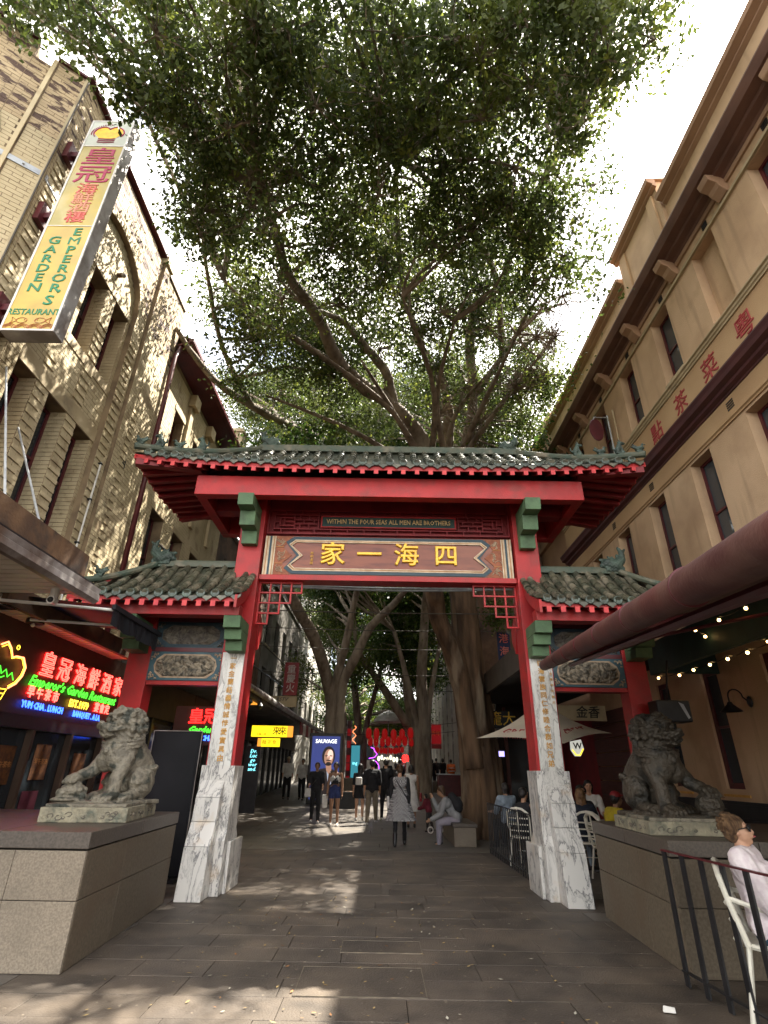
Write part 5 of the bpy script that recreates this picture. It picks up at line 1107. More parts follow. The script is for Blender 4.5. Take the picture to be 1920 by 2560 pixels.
def lion(label, loc, rz, s, mt, prey, head_turn):
    t = thing('guardian_lion', label, 'statue', loc, rz, 'stone guardian lions on plinths', world=False); k = MB(); rr = random.Random(3)
    def B(c, r): k.ball((c[0] * s, c[1], c[2]), r, 12)
    def Cc(a, b, ra, rb): capsule(k, (a[0] * s, a[1], a[2]), (b[0] * s, b[1], b[2]), ra, rb)
    B((0, .24, .20), (.20, .22, .21)); Cc((0, .22, .30), (0, .0, .54), .20, .19); B((0, -.07, .47), (.205, .17, .20)); B((.07, -.13, .40), (.11, .10, .13)); B((-.07, -.13, .40), (.11, .10, .13))
    hm = Matrix.Translation((0, -.06, .76)) @ Matrix.Rotation(head_turn * s, 4, 'Z')
    k0 = len(k.v)
    k.ball((0, 0, 0), (.165, .17, .165), 12); k.ball((0, -.03, .09), (.14, .14, .09), 12); k.ball((0, -.17, -.045), (.115, .10, .058), 12); k.ball((0, -.145, -.125), (.10, .095, .032), 10)
    k.ball((0, -.255, -.01), (.055, .035, .035), 8); 
    for q in (-1, 1):
        k.ball((q * .045, -.245, -.035), (.035, .035, .028), 8); k.ball((q * .07, -.155, .045), (.036, .03, .028), 8); capsule(k, (q * .02, -.17, .085), (q * .125, -.12, .10), .024, .02)
        capsule(k, (q * .10, -.20, -.075), (q * .135, -.06, -.05), .022, .022); k.ball((q * .12, -.09, -.0), (.045, .05, .045), 8); capsule(k, (q * .15, -.0, .08), (q * .19, .02, .13), .03, .014)
        k.ball((q * .05, -.225, -.095), .014, 6)
    for ring, (rad, yy, n) in enumerate(((.165, .02, 11), (.175, .09, 11), (.15, .15, 9), (.09, .185, 6))):
        for i in range(n):
            a = math.pi * (-.22 + 1.44 * i / (n - 1)); k.ball((math.cos(a) * rad, yy + rr.uniform(-.01, .01), math.sin(a) * rad * .95 - .02), (.042, .042, .042), 8)
    for i in range(7): a = math.pi * (.15 + .7 * i / 6); k.ball((math.cos(a) * .10, -.05 - .03 * math.sin(a), .10 + math.sin(a) * .065), (.033, .03, .028), 8)
    for i in range(k0, len(k.v)): v = hm @ Vector(k.v[i]); k.v[i] = tuple(v)
    Cc((0, .0, .58), (0, -.04, .70), .17, .15)
    # collar ribbons with bell
    for dz, rr_ in ((0, .018), (.035, .016), (-.033, .014)):
        k.tube([(math.cos(a) * .205, -.03 + math.sin(a) * .19, .56 + dz + .035 * math.sin(a)) for a in [2 * math.pi * i / 20 for i in range(21)]], rr_, 6, caps=False)
    B((0, -.24, .49), (.04, .035, .045)); B((.06, -.22, .52), (.022, .02, .03)); B((-.06, -.22, .52), (.022, .02, .03))
    # standing foreleg on +x side, raised on -x side
    Cc((.13, -.08, .42), (.14, -.17, .22), .09, .066); Cc((.14, -.17, .22), (.145, -.18, .06), .066, .062); B((.145, -.23, .05), (.085, .09, .055))
    for i in range(4): Cc((.078 + i * .046, -.275, .05), (.074 + i * .048, -.33, .03), .029, .025)
    B((.13, -.10, .30), (.05, .03, .09))
    Cc((-.14, -.08, .42), (-.20, -.17, .28), .09, .068); Cc((-.20, -.17, .28), (-.245, -.27, .235), .064, .058); B((-.25, -.30, .225), (.078, .08, .048))
    for i in range(4): Cc((-.31 + i * .040, -.345, .22), (-.312 + i * .041, -.385, .18), .026, .021)
    if prey == 'cub':
        B((-.25, -.30, .10), (.11, .12, .075)); B((-.29, -.40, .08), (.06, .05, .05)); Cc((-.2, -.25, .10), (-.13, -.28, .05), .05, .035)
        for i in range(16): a, b = rr.random() * 6.3, rr.random() * 1.4; B((-.25 + math.cos(a) * math.cos(b) * .105, -.30 + math.sin(a) * math.cos(b) * .11, .10 + math.sin(b) * .07), (.026, .026, .024))
        B((-.27, -.34, .02), (.16, .15, .03))
    else:
        B((-.25, -.30, .095), (.125, .125, .105))
        for zz in (.07, .115, .16): k.tube([((-.265 + math.cos(a) * (.12 - abs(zz - .115) * .25)) * s, -.33 + math.sin(a) * (.12 - abs(zz - .115) * .25), zz) for a in [2 * math.pi * i / 16 for i in range(17)]], .005, 5, caps=False)
        B((-.28, -.34, .015), (.13, .12, .025))
    for q in (-1, 1):
        B((q * .165, .16, .18), (.10, .17, .17)); Cc((q * .17, .10, .08), (q * .19, -.02, .05), .06, .055); B((q * .195, -.06, .045), (.07, .09, .048))
        for i in range(4): Cc((q * .195 - .05 + i * .034, -.11, .04), (q * .195 - .05 + i * .034, -.15, .028), .022, .019)
        for i in range(4): B((q * (.22), .26 - i * .07, .33 - i * .05), (.035, .045, .035))
    Cc((0, .42, .10), (.02, .46, .30), .05, .05); Cc((.02, .46, .30), (0, .36, .50), .05, .02)
    for i in range(6): B((.05 * math.sin(i * 1.4), .44 - .02 * i, .14 + i * .06), (.04, .035, .04))
    k.box(-.26, .26, -.36, .38, -.03, .010)
    def disp(co, no):
        return np.sin(co[:, 0] * 75 + np.sin(co[:, 2] * 40) * 2) * np.sin(co[:, 2] * 85 + co[:, 1] * 50) * .0065 * (co[:, 2] > .56) + np.sin(co[:, 0] * 47 + 2 * np.sin(co[:, 1] * 31)) * np.sin(co[:, 1] * 53 + co[:, 2] * 43) * .0022 - .003 * np.abs(np.sin(co[:, 2] * 140 + co[:, 0] * 30)) * ((co[:, 2] > .45) & (co[:, 2] < .62))
    fuse(k, 'lion_body', .0085, mt, t, 1, disp); t.scale = (1.1, 1.1, 1.06)
    return t
def lionbase(label, c, rz, w, d, z0, z1, parent=None):
    ca, sa = math.cos(rz), math.sin(rz)
    t = thing('statue_base', label, 'statue base', (c[0], c[1], z0), rz, 'statue bases under the lions', world=False)
    MB().box(-w / 2, w / 2, -d / 2, d / 2, .001, z1 - z0 - .03).build('base_block', 'lionbase', t, bevel=.008)
    MB().box(-w / 2 + .03, w / 2 - .03, -d / 2 + .03, d / 2 - .03, z1 - z0 - .031, z1 - z0).build('base_top', 'lionL', t, bevel=.006)
    k = MB(); rr = random.Random(4)
    for f in range(2):
        for i in range(10):
            u = rr.uniform(-.42, .42) ; v = rr.uniform(.04, z1 - z0 - .07); a0 = rr.random() * 6; r = rr.uniform(.012, .028)
            pts = [(u + math.cos(a0 + j) * r * (1 + j * .15), v + math.sin(a0 + j) * r * .8) for j in range(6)]
            k.tube([(p * w, -d / 2 - .001, q) if f == 0 else ((w / 2 + .001) * (1 if c[0] < 0 else -1), p * d, q) for p, q in pts], .005, 5)
    k.build('carved_scroll', 'relief_dk', t)
lionbase('carved pale stone base between the left granite plinth and the lion', (-3.10, 6.80, 0), R(7), .86, 1.15, .981, 1.15)
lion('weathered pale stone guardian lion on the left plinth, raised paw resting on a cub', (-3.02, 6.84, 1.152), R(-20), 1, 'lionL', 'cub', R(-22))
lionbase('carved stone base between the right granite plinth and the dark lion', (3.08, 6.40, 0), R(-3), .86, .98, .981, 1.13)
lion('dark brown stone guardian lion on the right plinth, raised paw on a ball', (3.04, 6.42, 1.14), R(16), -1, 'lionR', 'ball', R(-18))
# ------------------------------------------------------------------ trees
MAINL = [(-4.7,3.4,11.6,0.7),(-3.7,3.6,12.0,0.7),(-2.9,3.2,11.0,0.6),(-2.0,3.2,10.9,0.6),(-0.8,3.3,11.1,0.6),(-0.4,3.2,10.9,0.6),(0.9,3.3,11.5,0.7),(2.0,3.4,11.7,0.7),(2.4,3.4,11.5,0.7),(3.3,3.8,12.2,0.7),(-5.4,3.9,11.8,0.3),(-4.5,4.0,11.2,0.3),(-3.3,3.7,10.7,0.7),(-3.2,4.0,11.4,0.7),(-1.9,3.6,10.8,0.7),(-1.5,3.8,11.1,0.7),(0.0,3.7,10.9,0.7),(0.9,3.8,11.0,0.7),(1.8,3.6,11.0,0.7),(2.7,3.7,11.7,0.7),(2.9,3.6,11.0,0.7),(4.1,4.1,11.8,0.3),(-4.1,4.4,10.9,0.3),(-3.3,4.4,11.0,0.7),(-2.4,3.9,10.8,0.7),(-1.7,4.3,11.5,0.7),(-1.1,4.6,12.0,0.8),(-0.2,4.6,11.8,0.8),(0.4,4.4,11.9,0.8),(1.3,4.0,10.9,0.7),(2.1,4.3,10.8,0.7),(3.1,4.5,11.4,0.7),(3.1,3.9,10.7,0.5),(-3.8,4.6,10.9,0.5),(-3.4,5.2,11.3,0.8),(-2.6,4.9,10.7,0.8),(-2.0,4.8,11.1,0.8),(-1.2,4.7,11.0,0.8),(-0.2,4.6,11.0,0.7),(0.8,5.2,11.4,0.8),(1.4,4.7,10.7,0.7),(1.9,4.9,11.8,0.8),(2.8,4.7,10.5,0.4),(-3.3,5.7,11.4,0.8),(-2.5,5.7,10.9,0.8),(-1.7,5.8,11.1,0.8),(-1.0,5.6,11.2,0.8),(-0.2,5.4,11.3,0.8),(1.0,5.9,11.4,0.9),(1.4,5.7,11.2,0.8),(2.1,5.3,10.5,0.8),(3.2,5.3,11.3,0.4),(-3.5,6.4,10.9,0.9),(-2.6,6.4,11.2,0.9),(-2.3,6.5,11.4,0.9),(-0.8,6.4,10.8,0.9),(-0.2,5.8,10.5,0.8),(0.7,6.8,11.4,0.9),(1.7,6.3,10.6,0.9),(2.1,6.0,10.6,0.8),(3.1,6.3,11.1,0.8),(-3.5,6.5,10.4,0.6),(-3.2,7.2,11.3,1.0),(-2.1,6.4,10.2,0.9),(-1.1,7.2,11.0,1.0),(-0.1,7.8,11.5,1.0),(0.8,6.9,10.8,0.9),(1.4,6.7,10.8,0.9),(2.6,6.6,10.6,0.9),(3.5,7.2,10.8,0.9),(-3.2,9.0,11.3,1.1),(-2.2,7.9,10.3,1.0),(-1.1,8.6,10.9,1.1),(-0.1,8.3,11.3,1.1),(1.2,8.6,10.7,1.1),(2.1,8.4,11.3,1.1),(2.9,7.4,10.2,0.9),(3.9,8.4,11.1,1.0),(-3.4,10.0,11.2,1.2),(-2.8,9.1,10.7,1.1),(-1.8,10.9,11.9,1.3),(-0.2,10.9,11.8,1.3),(0.8,9.6,11.1,1.2),(2.4,9.4,11.1,1.1),(3.5,9.3,10.7,1.1),(3.9,9.2,10.6,0.8),(-4.3,11.4,11.0,0.5),(-3.3,13.4,12.2,1.5),(-1.5,11.2,11.1,1.3),(-0.1,11.9,10.9,1.3),(1.3,10.8,11.1,1.2),(2.2,11.9,11.3,1.3),(3.5,11.4,10.9,1.2),(-3.9,15.3,11.9,0.8),(-1.3,13.4,11.2,1.2),(0.2,14.6,12.2,1.4),(1.6,12.8,11.1,1.3),(2.8,12.7,10.8,1.2),(4.8,14.4,11.9,0.8),(-6.5,4.3,13.3,0.3),(-6.2,4.5,14.3,0.9),(-3.5,4.4,14.4,0.9),(-0.1,4.9,15.4,0.9),(2.1,4.5,15.0,0.9),(2.5,4.3,14.4,0.9),(3.2,3.9,13.1,0.8),(4.5,4.1,13.5,0.3),(-6.1,4.6,13.4,0.3),(-5.8,5.2,15.3,1.0),(-4.6,5.5,15.1,1.0),(-3.4,5.1,14.5,0.9),(-2.5,5.6,15.0,1.0),(-1.6,5.5,14.8,1.0),(-0.1,5.1,13.9,0.9),(1.1,5.4,14.7,1.0),(2.0,5.0,13.9,0.9),(2.8,4.6,13.8,0.9),(3.6,4.6,13.9,0.9),(4.7,4.7,13.5,0.3),(-5.0,6.3,14.4,0.7),(-3.8,6.6,15.3,1.1),(-3.0,6.2,14.7,1.0),(-1.4,5.2,12.9,0.9),(-0.5,5.3,13.0,0.9),(0.7,6.1,14.2,1.0),(2.0,6.1,14.2,1.0),(3.6,6.2,14.9,1.0),(4.0,6.1,14.7,1.0),(-4.7,6.8,14.0,0.7),(-3.6,6.4,13.4,1.0),(-2.4,6.5,13.4,1.0),(-1.1,5.9,12.7,0.9),(-0.4,5.9,13.1,0.9),(1.2,7.2,15.0,1.1),(2.4,7.0,15.3,1.1),(3.8,6.9,15.0,1.1),(-3.7,7.3,13.0,1.0),(-3.0,7.2,12.8,1.0),(-1.6,7.8,13.7,1.1),(-0.5,7.7,13.6,1.1),(1.4,8.6,15.1,1.2),(2.5,7.5,13.1,1.1),(3.5,8.5,14.5,1.2),(4.6,7.2,13.2,0.4),(-4.5,8.3,13.1,0.8),(-2.9,8.4,12.6,1.1),(-1.4,7.9,12.6,1.1),(-0.1,9.3,14.0,1.2),(0.9,8.4,12.9,1.1),(2.5,9.9,14.5,1.3),(3.6,9.2,14.5,1.2),(-4.3,10.2,13.2,1.2),(-3.5,10.0,12.4,1.2),(-2.2,10.6,13.5,1.3),(-0.1,10.9,14.3,1.4),(0.8,10.5,14.0,1.3),(2.4,10.7,14.1,1.4),(4.0,9.4,12.6,1.2),(5.5,10.4,13.2,0.5),(-3.1,11.7,13.1,1.4),(-2.0,11.9,13.1,1.4),(-0.4,12.1,13.6,1.5),(2.1,14.9,15.8,1.8),(3.2,12.5,14.1,1.5),(4.5,10.7,12.2,1.0),(-6.1,16.3,15.1,0.8),(-5.3,17.7,15.1,1.1),(-2.9,16.9,15.5,1.9),(-0.3,16.7,14.3,1.8),(1.7,18.1,15.1,2.0),(4.1,17.3,15.3,1.9),(-1.8,18.2,13.5,0.8),(-0.8,18.8,13.9,0.8),(2.6,17.9,14.0,1.1)]
FARL = [(-0.8,40.0,9.7,1.7),(-1.6,21.0,4.9,1.3),(2.1,40.0,15.5,2.1),(-4.4,21.0,4.7,1.0),(-4.4,25.0,5.3,1.2),(-4.7,25.0,5.3,1.6),(2.6,29.0,10.5,1.5),(3.2,29.0,10.8,1.4),(-0.9,29.0,12.6,1.3),(-3.8,29.0,10.3,1.3),(-2.5,29.0,11.3,1.9),(1.9,40.0,13.2,2.4),(-3.5,40.0,10.0,2.5),(-4.4,34.0,10.1,1.5),(0.9,29.0,7.1,1.2),(3.3,29.0,12.0,1.5),(-3.8,29.0,11.5,1.8),(-1.6,29.0,10.3,1.4),(1.5,29.0,8.2,1.9),(-4.5,40.0,14.4,2.0),(-4.2,25.0,7.1,1.1),(3.5,34.0,14.3,1.7),(-0.3,21.0,5.6,1.0),(-4.4,34.0,13.9,1.6),(-2.1,25.0,5.2,1.6),(-2.6,29.0,9.1,1.5),(-3.9,25.0,8.5,1.1),(1.5,25.0,7.9,1.4),(-1.5,21.0,7.8,1.1),(-2.5,40.0,11.4,2.0),(1.8,40.0,9.5,2.3),(1.0,29.0,10.0,1.8),(-4.5,29.0,5.9,1.8),(-3.0,21.0,8.6,1.1),(1.2,29.0,10.3,1.5),(1.7,29.0,8.1,1.4),(-0.3,34.0,8.5,1.7),(2.3,34.0,7.6,2.2),(3.7,29.0,11.2,1.8),(-2.6,34.0,8.8,1.6),(1.5,34.0,9.8,1.7),(-1.3,29.0,6.6,1.7),(-4.8,25.0,6.5,1.4),(2.3,25.0,10.4,1.3),(-1.6,29.0,12.6,1.5),(-0.7,25.0,10.4,1.5),(-3.8,29.0,12.8,1.8),(3.2,40.0,15.3,2.0),(-1.9,29.0,10.4,1.8),(2.4,40.0,16.8,2.3),(-2.2,25.0,11.8,1.4),(-2.8,21.0,8.1,1.1),(-0.6,34.0,12.2,1.8),(4.4,34.0,14.2,2.2),(-3.0,25.0,9.1,1.4),(-3.5,21.0,9.3,1.2),(2.6,21.0,10.1,1.2),(2.6,40.0,19.3,2.2),(-3.9,21.0,9.3,1.0),(-1.2,40.0,16.4,2.5),(2.4,25.0,12.6,1.2),(-1.8,29.0,12.9,1.7)]
LIMB = {'B1':[(1.18,13.2,10.09),(0.2,12.0,10.7),(-0.66,11.2,10.77),(-1.3,10.2,10.86),(-1.62,9.2,11.08),(-2.16,7.9,11.03),(-2.25,6.8,11.03),(-2.45,6.2,11.15)],'B1b':[(0.2,12.0,10.7),(-0.03,11.3,11.34),(-0.66,10.4,11.52),(-1.12,9.9,11.74),(-2.02,9.2,11.57),(-2.56,8.8,11.91)],'B1c':[(-0.66,11.2,10.77),(-1.53,10.6,11.1),(-2.27,9.9,11.1),(-3.06,9.3,11.26),(-3.8,8.6,11.64)],'B2':[(1.92,14.0,10.62),(1.9,13.2,11.46),(1.62,12.3,11.94),(1.17,11.5,12.02),(0.74,10.6,12.22),(0.27,8.6,12.41),(0.12,6.2,12.21)],'B3':[(2.55,14.2,10.76),(2.64,12.9,11.74),(2.32,10.9,12.75),(2.85,9.9,12.67),(3.0,8.6,12.91),(3.2,7.8,13.03),(3.47,6.3,13.15)],'B3b':[(2.64,12.9,11.74),(3.37,11.8,12.45),(3.99,11.0,13.06),(4.8,10.6,13.27)],'B3c':[(3.37,11.8,12.45),(2.77,9.5,12.86),(1.97,8.2,13.19),(1.53,7.0,13.34)],'B4':[(-2.19,16.0,11.91),(-3.1,14.6,11.75),(-4.11,13.2,11.53),(-4.79,12.1,11.44),(-5.31,11.2,11.7),(-5.69,10.6,12.13)],'B4b':[(-4.11,13.2,11.53),(-4.52,11.2,11.87),(-4.45,9.2,12.34),(-4.17,7.5,12.58)]}
M['leaf'] = mat('fig_leaf', (.075, .10, .028), (.046, .072, .014), 2.2, .5, rand=0, tr=.5, spec=.35, dirt=(.14, .17, .035), dsc=1.1, dpos=(.50, .66))
M['leaf2'] = mat('yellow_green_leaf', (.20, .22, .04), (.13, .16, .03), 2, .45, tr=.55, spec=.4)
M['leaf3'] = mat('far_tree_leaf', (.045, .085, .016), (.03, .06, .012), 1.2, .5, tr=.45, dirt=(.11, .16, .03), dsc=.5, dpos=(.5, .65))
def limb(mb, pts, r0, r1, n=10, wob=.06, seed=0, sub=5):
    """smoothly bent tapering limb through the given points"""
    rr = random.Random(seed); P = [Vector(p) for p in pts]; out = []
    for i in range(len(P) - 1):
        a, b, c, d = P[max(0, i - 1)], P[i], P[i + 1], P[min(len(P) - 1, i + 2)]
        for k in range(sub):
            t = k / sub; q = .5 * ((2 * b) + (c - a) * t + (2 * a - 5 * b + 4 * c - d) * t * t + (3 * b - a - 3 * c + d) * t ** 3); out.append(q)
    out.append(P[-1]); N_ = len(out); rs = []
    for i, q in enumerate(out):
        t = i / (N_ - 1); r = r0 + (r1 - r0) * t; rs.append(r * (1 + .10 * noise.noise(q * 1.1 + Vector((seed, 0, 0)))))
        if 0 < i < N_ - 1: out[i] = q + Vector((rr.uniform(-1, 1), rr.uniform(-1, 1), rr.uniform(-1, 1))) * wob * r
    fl_ = (lambda t, p: 1 + .13 * math.sin(5 * t + p.z * .35 + seed) * max(.25, 1 - p.z / 9) + .07 * math.sin(11 * t - p.z * .5) + .10 * noise.noise(Vector((math.cos(t) * 1.6, math.sin(t) * 1.6, p.z * .8 + seed)))) if n >= 20 else (lambda t, p: 1 + .05 * math.sin(3 * t + p.z + seed) + .07 * noise.noise(Vector((math.cos(t) * 1.3, math.sin(t) * 1.3, p.z * 1.2 + seed))))
    mb.tube(out, rs, n, flute=fl_); return out
def leaves(lobes, per, ln, wd, seed, frac2=.14, clus=34, mats=('leaf', 'leaf2'), prune=True, sig=.17):
    g_ = np.random.default_rng(seed); C_ = []; CL = []
    for (x, y, z, r) in lobes:
        r = max(r, .45); k = int(clus * (r / .8) ** 1.6) + 4
        v = g_.normal(size=(k, 3)); v /= np.linalg.norm(v, axis=1)[:, None]; v *= (g_.random(k) ** (1 / 2.2))[:, None] * r; v[:, 2] *= .75
        c = v + np.array([x, y, z]); CL.append(c); C_.append(len(c))
    CL = np.concatenate(CL); n = int(per * len(CL))
    idx = g_.integers(0, len(CL), n); sg = np.where(g_.random(len(CL)) < .25, 1.5, 1.0)[idx][:, None] * sig
    p = CL[idx] + g_.normal(size=(n, 3)) * sg * np.array([1, 1, .7])
    if prune:
        sp_ = np.array([.4063, .3289, .8526]); w_ = p - np.array([-1.45, 5.1, 0]); dist = np.linalg.norm(w_ - (w_ @ sp_)[:, None] * sp_, axis=1); gap = (dist < 1.25) & (g_.random(n) < np.clip(2.0 - dist + .5 * np.sin(p[:, 0] * 5) * np.sin(p[:, 1] * 4), 0, 1))  # crown opened along the sun's ray, shaped to let a sunlit patch reach the paving
        bad = gap | ((p[:, 0] < -5.5) & (p[:, 2] < 13.5) & (p[:, 1] > 5.0)) | ((p[:, 0] > 5.55) & (p[:, 2] < 13.6)) | ((p[:, 0] < -5.1) & (p[:, 1] > 10.8) & (p[:, 2] < 12.4)); p = p[~bad]; n = len(p)
    a = g_.normal(size=(n, 3)); a[:, 2] -= .5; a /= np.linalg.norm(a, axis=1)[:, None]
    b = g_.normal(size=(n, 3)); b -= a * (a * b).sum(1)[:, None]; b /= np.linalg.norm(b, axis=1)[:, None]
    s = g_.uniform(.6, 1.4, n)[:, None]; L2, W2 = ln * .5 * s, wd * .5 * s; nrm = np.cross(a, b)
    P = np.stack([p - a * L2, p + b * W2 + nrm * W2 * .25 - a * L2 * .1, p + a * L2, p - b * W2 + nrm * W2 * .25 - a * L2 * .1], axis=1)
    # clusters at the outside turn yellow-green more often
    cm = (g_.random(len(CL)) < frac2)[idx][:n] if not prune else (g_.random(n) < frac2 * .55)
    if prune:
        pick = g_.random(len(CL)) < frac2; ii = idx[~bad]; cm = pick[ii] & (g_.random(n) < .8)
    return P, cm, CL
def clear_limbs(P, cm, pts, r, keep):
    c = P.mean(axis=1); drop = np.zeros(len(c), bool); g_ = np.random.default_rng(1)
    for s in pts: drop |= ((c - np.array(s)) ** 2).sum(1) < r * r
    drop &= g_.random(len(c)) > keep
    return P[~drop], cm[~drop]
def fig_tree(label, loc, trunks, lobes, per, ln, wd, seed, mts=('leaf', 'leaf2'), bark='bark', prune=True, twigs=True, group=None, limbs=(), **kw):
    t_ = thing('fig_tree', label, 'tree', loc, group=group); tk = MB(); skel = []
    for pts, r0, r1, n in trunks: skel += limb(tk, pts, r0, r1, n, seed=len(skel))
    tk.build('trunk', bark, t_, smooth=True)
    if limbs:
        lk = MB()
        for pts, r0, r1, n in limbs: skel += limb(lk, pts, r0, r1, n, seed=len(skel), wob=.12)
        lk.build('limbs', 'bark', t_, smooth=True)
    if not lobes: return t_
    P, cm, CL = leaves(lobes, per, ln, wd, seed, mats=mts, prune=prune, **kw)
    if limbs and prune: P, cm = clear_limbs(P, cm, [tuple(q + Vector((0, 0, -.25))) for q in skel if q.z > 8][::2], 0.66, .06)
    me = quadmesh('crown', P, cm, mts); o = bpy.data.objects.new('crown', me); COL.objects.link(o); o.parent = t_; o.matrix_parent_inverse = Matrix.Translation(-Vector(loc)); o['kind'] = 'stuff'
    if twigs:
        S = np.array([tuple(s) for s in skel if s.z > 4]); bk = MB(); rr = random.Random(seed)
        for (x, y, z, r) in lobes:
            c = np.array([x, y, z]); d = np.linalg.norm(S - c, axis=1); j = int(d.argmin()); s = Vector(S[j]); e = Vector((x, y, z)); m_ = s.lerp(e, .5) + Vector((rr.uniform(-.3, .3), rr.uniform(-.3, .3), .15 * r))
            L = (e - s).length; r0 = min(.065, .022 + .012 * L)
            bk.tube([s, s.lerp(m_, .5) + Vector((rr.uniform(-.1, .1), rr.uniform(-.1, .1), 0)), m_, m_.lerp(e, .5) + Vector((rr.uniform(-.1, .1), rr.uniform(-.1, .1), 0)), e], [r0, r0 * .85, r0 * .7, r0 * .5, r0 * .35], 5, caps=False)
        k = 0
        for (x, y, z, r) in lobes:
            e = Vector((x, y, z)); r_ = max(r, .45); d = np.linalg.norm(CL - np.array([x, y, z]), axis=1)
            for j in np.nonzero(d < r_)[0][::3]:
                q = Vector(CL[j]); mid = e.lerp(q, .5) + Vector((rr.uniform(-.08, .08), rr.uniform(-.08, .08), rr.uniform(-.05, .1))); bk.tube([e, mid, q], [.014, .010, .005], 3, caps=False)
        b_ = bk.build('branches', 'bark', t_); b_['kind'] = 'stuff'
    return t_
LM = LIMB
mainL = [l for l in MAINL if not (l[0] < -1.2 and l[1] > 9.5)]; leftL = [l for l in MAINL if (l[0] < -1.2 and l[1] > 9.5)]
fig_tree('great fig tree with fluted brown trunk right of the street, its crown overhanging the gate', (2.65, 15.8, 0),
    [([(2.72, 15.8, -.1), (2.70, 15.8, .5), (2.66, 15.8, 2.0), (2.55, 15.7, 3.32), (2.48, 15.6, 4.95), (2.42, 15.4, 6.2), (2.35, 15.1, 7.6), (2.1, 14.6, 9.4)], .54, .32, 40),
     ([(2.95, 15.9, -.1), (2.92, 15.9, 1.2), (2.80, 15.85, 3.0), (2.66, 15.75, 4.6), (2.55, 15.6, 6.5)], .44, .22, 34), ([(2.38, 15.6, -.1), (2.45, 15.65, 1.0), (2.42, 15.7, 2.6)], .34, .24, 30),
     ([(2.55, 15.5, 1.6), (2.28, 15.4, 3.6), (1.98, 15.2, 4.65), (1.62, 15.0, 5.45), (1.45, 14.6, 6.4), (1.35, 14.0, 8.2), (1.25, 13.2, 10.0)], .30, .22, 28)],
    mainL + [(rnd.uniform(2.4, 4.9), rnd.uniform(13, 19.5), rnd.uniform(9.8, 13.4), rnd.uniform(.7, 1.1)) for i in range(26)] + [(rnd.uniform(3.4, 5.0), rnd.uniform(10.2, 14), rnd.uniform(11.2, 14.2), rnd.uniform(.6, 1.0)) for i in range(16)], 30, .10, .056, 3, clus=25, sig=.15, bark='bark_br', limbs=[([(1.35, 14.0, 8.2)] + LM['B1'], .25, .06, 12), (LM['B1b'], .16, .03, 10), (LM['B1c'], .13, .03, 10), ([(2.0, 14.6, 9.4)] + LM['B2'], .24, .04, 12),
        ([(2.0, 14.6, 9.4)] + LM['B3'], .20, .05, 12), (LM['B3b'], .10, .03, 8), (LM['B3c'], .10, .03, 8)] + [([(1.95 if i > 3 else 1.35, 14, 9.6), ((1.7 + t[0]) / 2 + (.25 if i % 2 else -.25), (14 + t[1]) / 2, t[2] * .5 + 5.1), t], .11, .025, 10) for i, t in enumerate([(-3.2, 11.2, 10.4), (-1.9, 8.9, 10.1), (-.6, 9.6, 10.2), (.3, 7.8, 10.3), (1.5, 8.6, 10.5), (3.1, 9.4, 10.9), (2.7, 11.2, 11.2), (4.2, 10.6, 11.6)])])
G_ = 'fig trees lining the far street'
fl = sorted([l for l in FARL if l[1] > 28], key=lambda l: l[0]); q = len(fl) // 4
backL = [(lambda y: (rnd.uniform(-6.5, 5), y, 1.5 + y * rnd.uniform(.60, .86), rnd.uniform(1.0, 1.4)))(rnd.uniform(17, 25)) for i in range(60)]
roofL = [(rnd.uniform(-4.8, 5), 15 + 28 * i / 110 + rnd.uniform(-1, 1), rnd.uniform(9.5, 14), rnd.uniform(.8, 1.3)) for i in range(110)]
fig_tree('forked fig tree behind the illuminated perfume poster', (-2.0, 25, .3), [([(-2.15, 25, .0), (-2.2, 25, 3.27), (-2.3, 25, 4.6), (-2.98, 23.5, 6.69), (-3.64, 22, 7.7), (-3.95, 21, 8.35)], .34, .2, 14),
    ([(-1.80, 25, .0), (-1.83, 25, 3.28), (-1.79, 25, 4.89), (-1.24, 24.5, 6.08), (-.54, 24, 7.42), (.45, 23, 8.2), (1.12, 22, 8.77)], .30, .12, 12), ([(-2.15, 25, 3.5), (-2.1, 25, 4.9), (-1.7, 24.5, 6.57), (-1.44, 24, 7.93), (-1.15, 23, 9.06)], .24, .12, 12)], leftL + backL + fl[:q], 30, .115, .058, 5, mts=('leaf', 'leaf2'), prune=True, group=G_, sig=.2, limbs=[([(-1.15, 23, 9.06), (-1.5, 20, 10.9)] + LM['B4'], .20, .06, 12), (LM['B4b'], .09, .03, 8)])
fig_tree('dark fig tree leaning left across the lantern strings', (1.8, 31, .4), [([(1.88, 31, .1), (1.83, 31, 2.84), (.69, 30, 4.75), (-.51, 29, 6.24), (-1.37, 28, 7.28)], .30, .13, 12), ([(1.88, 31, .3), (1.7, 31, 3), (1.3, 30.5, 6), (1.2, 30, 9)], .24, .1, 10)], fl[q:2 * q] + [l for l in roofL if l[1] > 31], 22, .16, .09, 6, mts=('leaf3', 'leaf2'), prune=False, group=G_, sig=.34)
fig_tree('upright dark fig tree just right of the red lanterns', (2.1, 28, .4), [([(2.14, 28, .1), (2.12, 28, 2.9), (2.04, 27.8, 5.61), (2.17, 27, 8.57), (2.27, 26, 10)], .36, .18, 14), ([(1.85, 28, .2), (1.8, 28, 3.2), (1.3, 27.6, 5.6), (.6, 27, 8)], .22, .1, 10), ([(2.3, 28, .3), (2.35, 28, 4), (3.0, 27.6, 7.5)], .2, .09, 10)], fl[2 * q:3 * q] + [l for l in roofL if l[1] <= 31], 22, .16, .09, 7, mts=('leaf3', 'leaf2'), prune=False, group=G_, sig=.34)
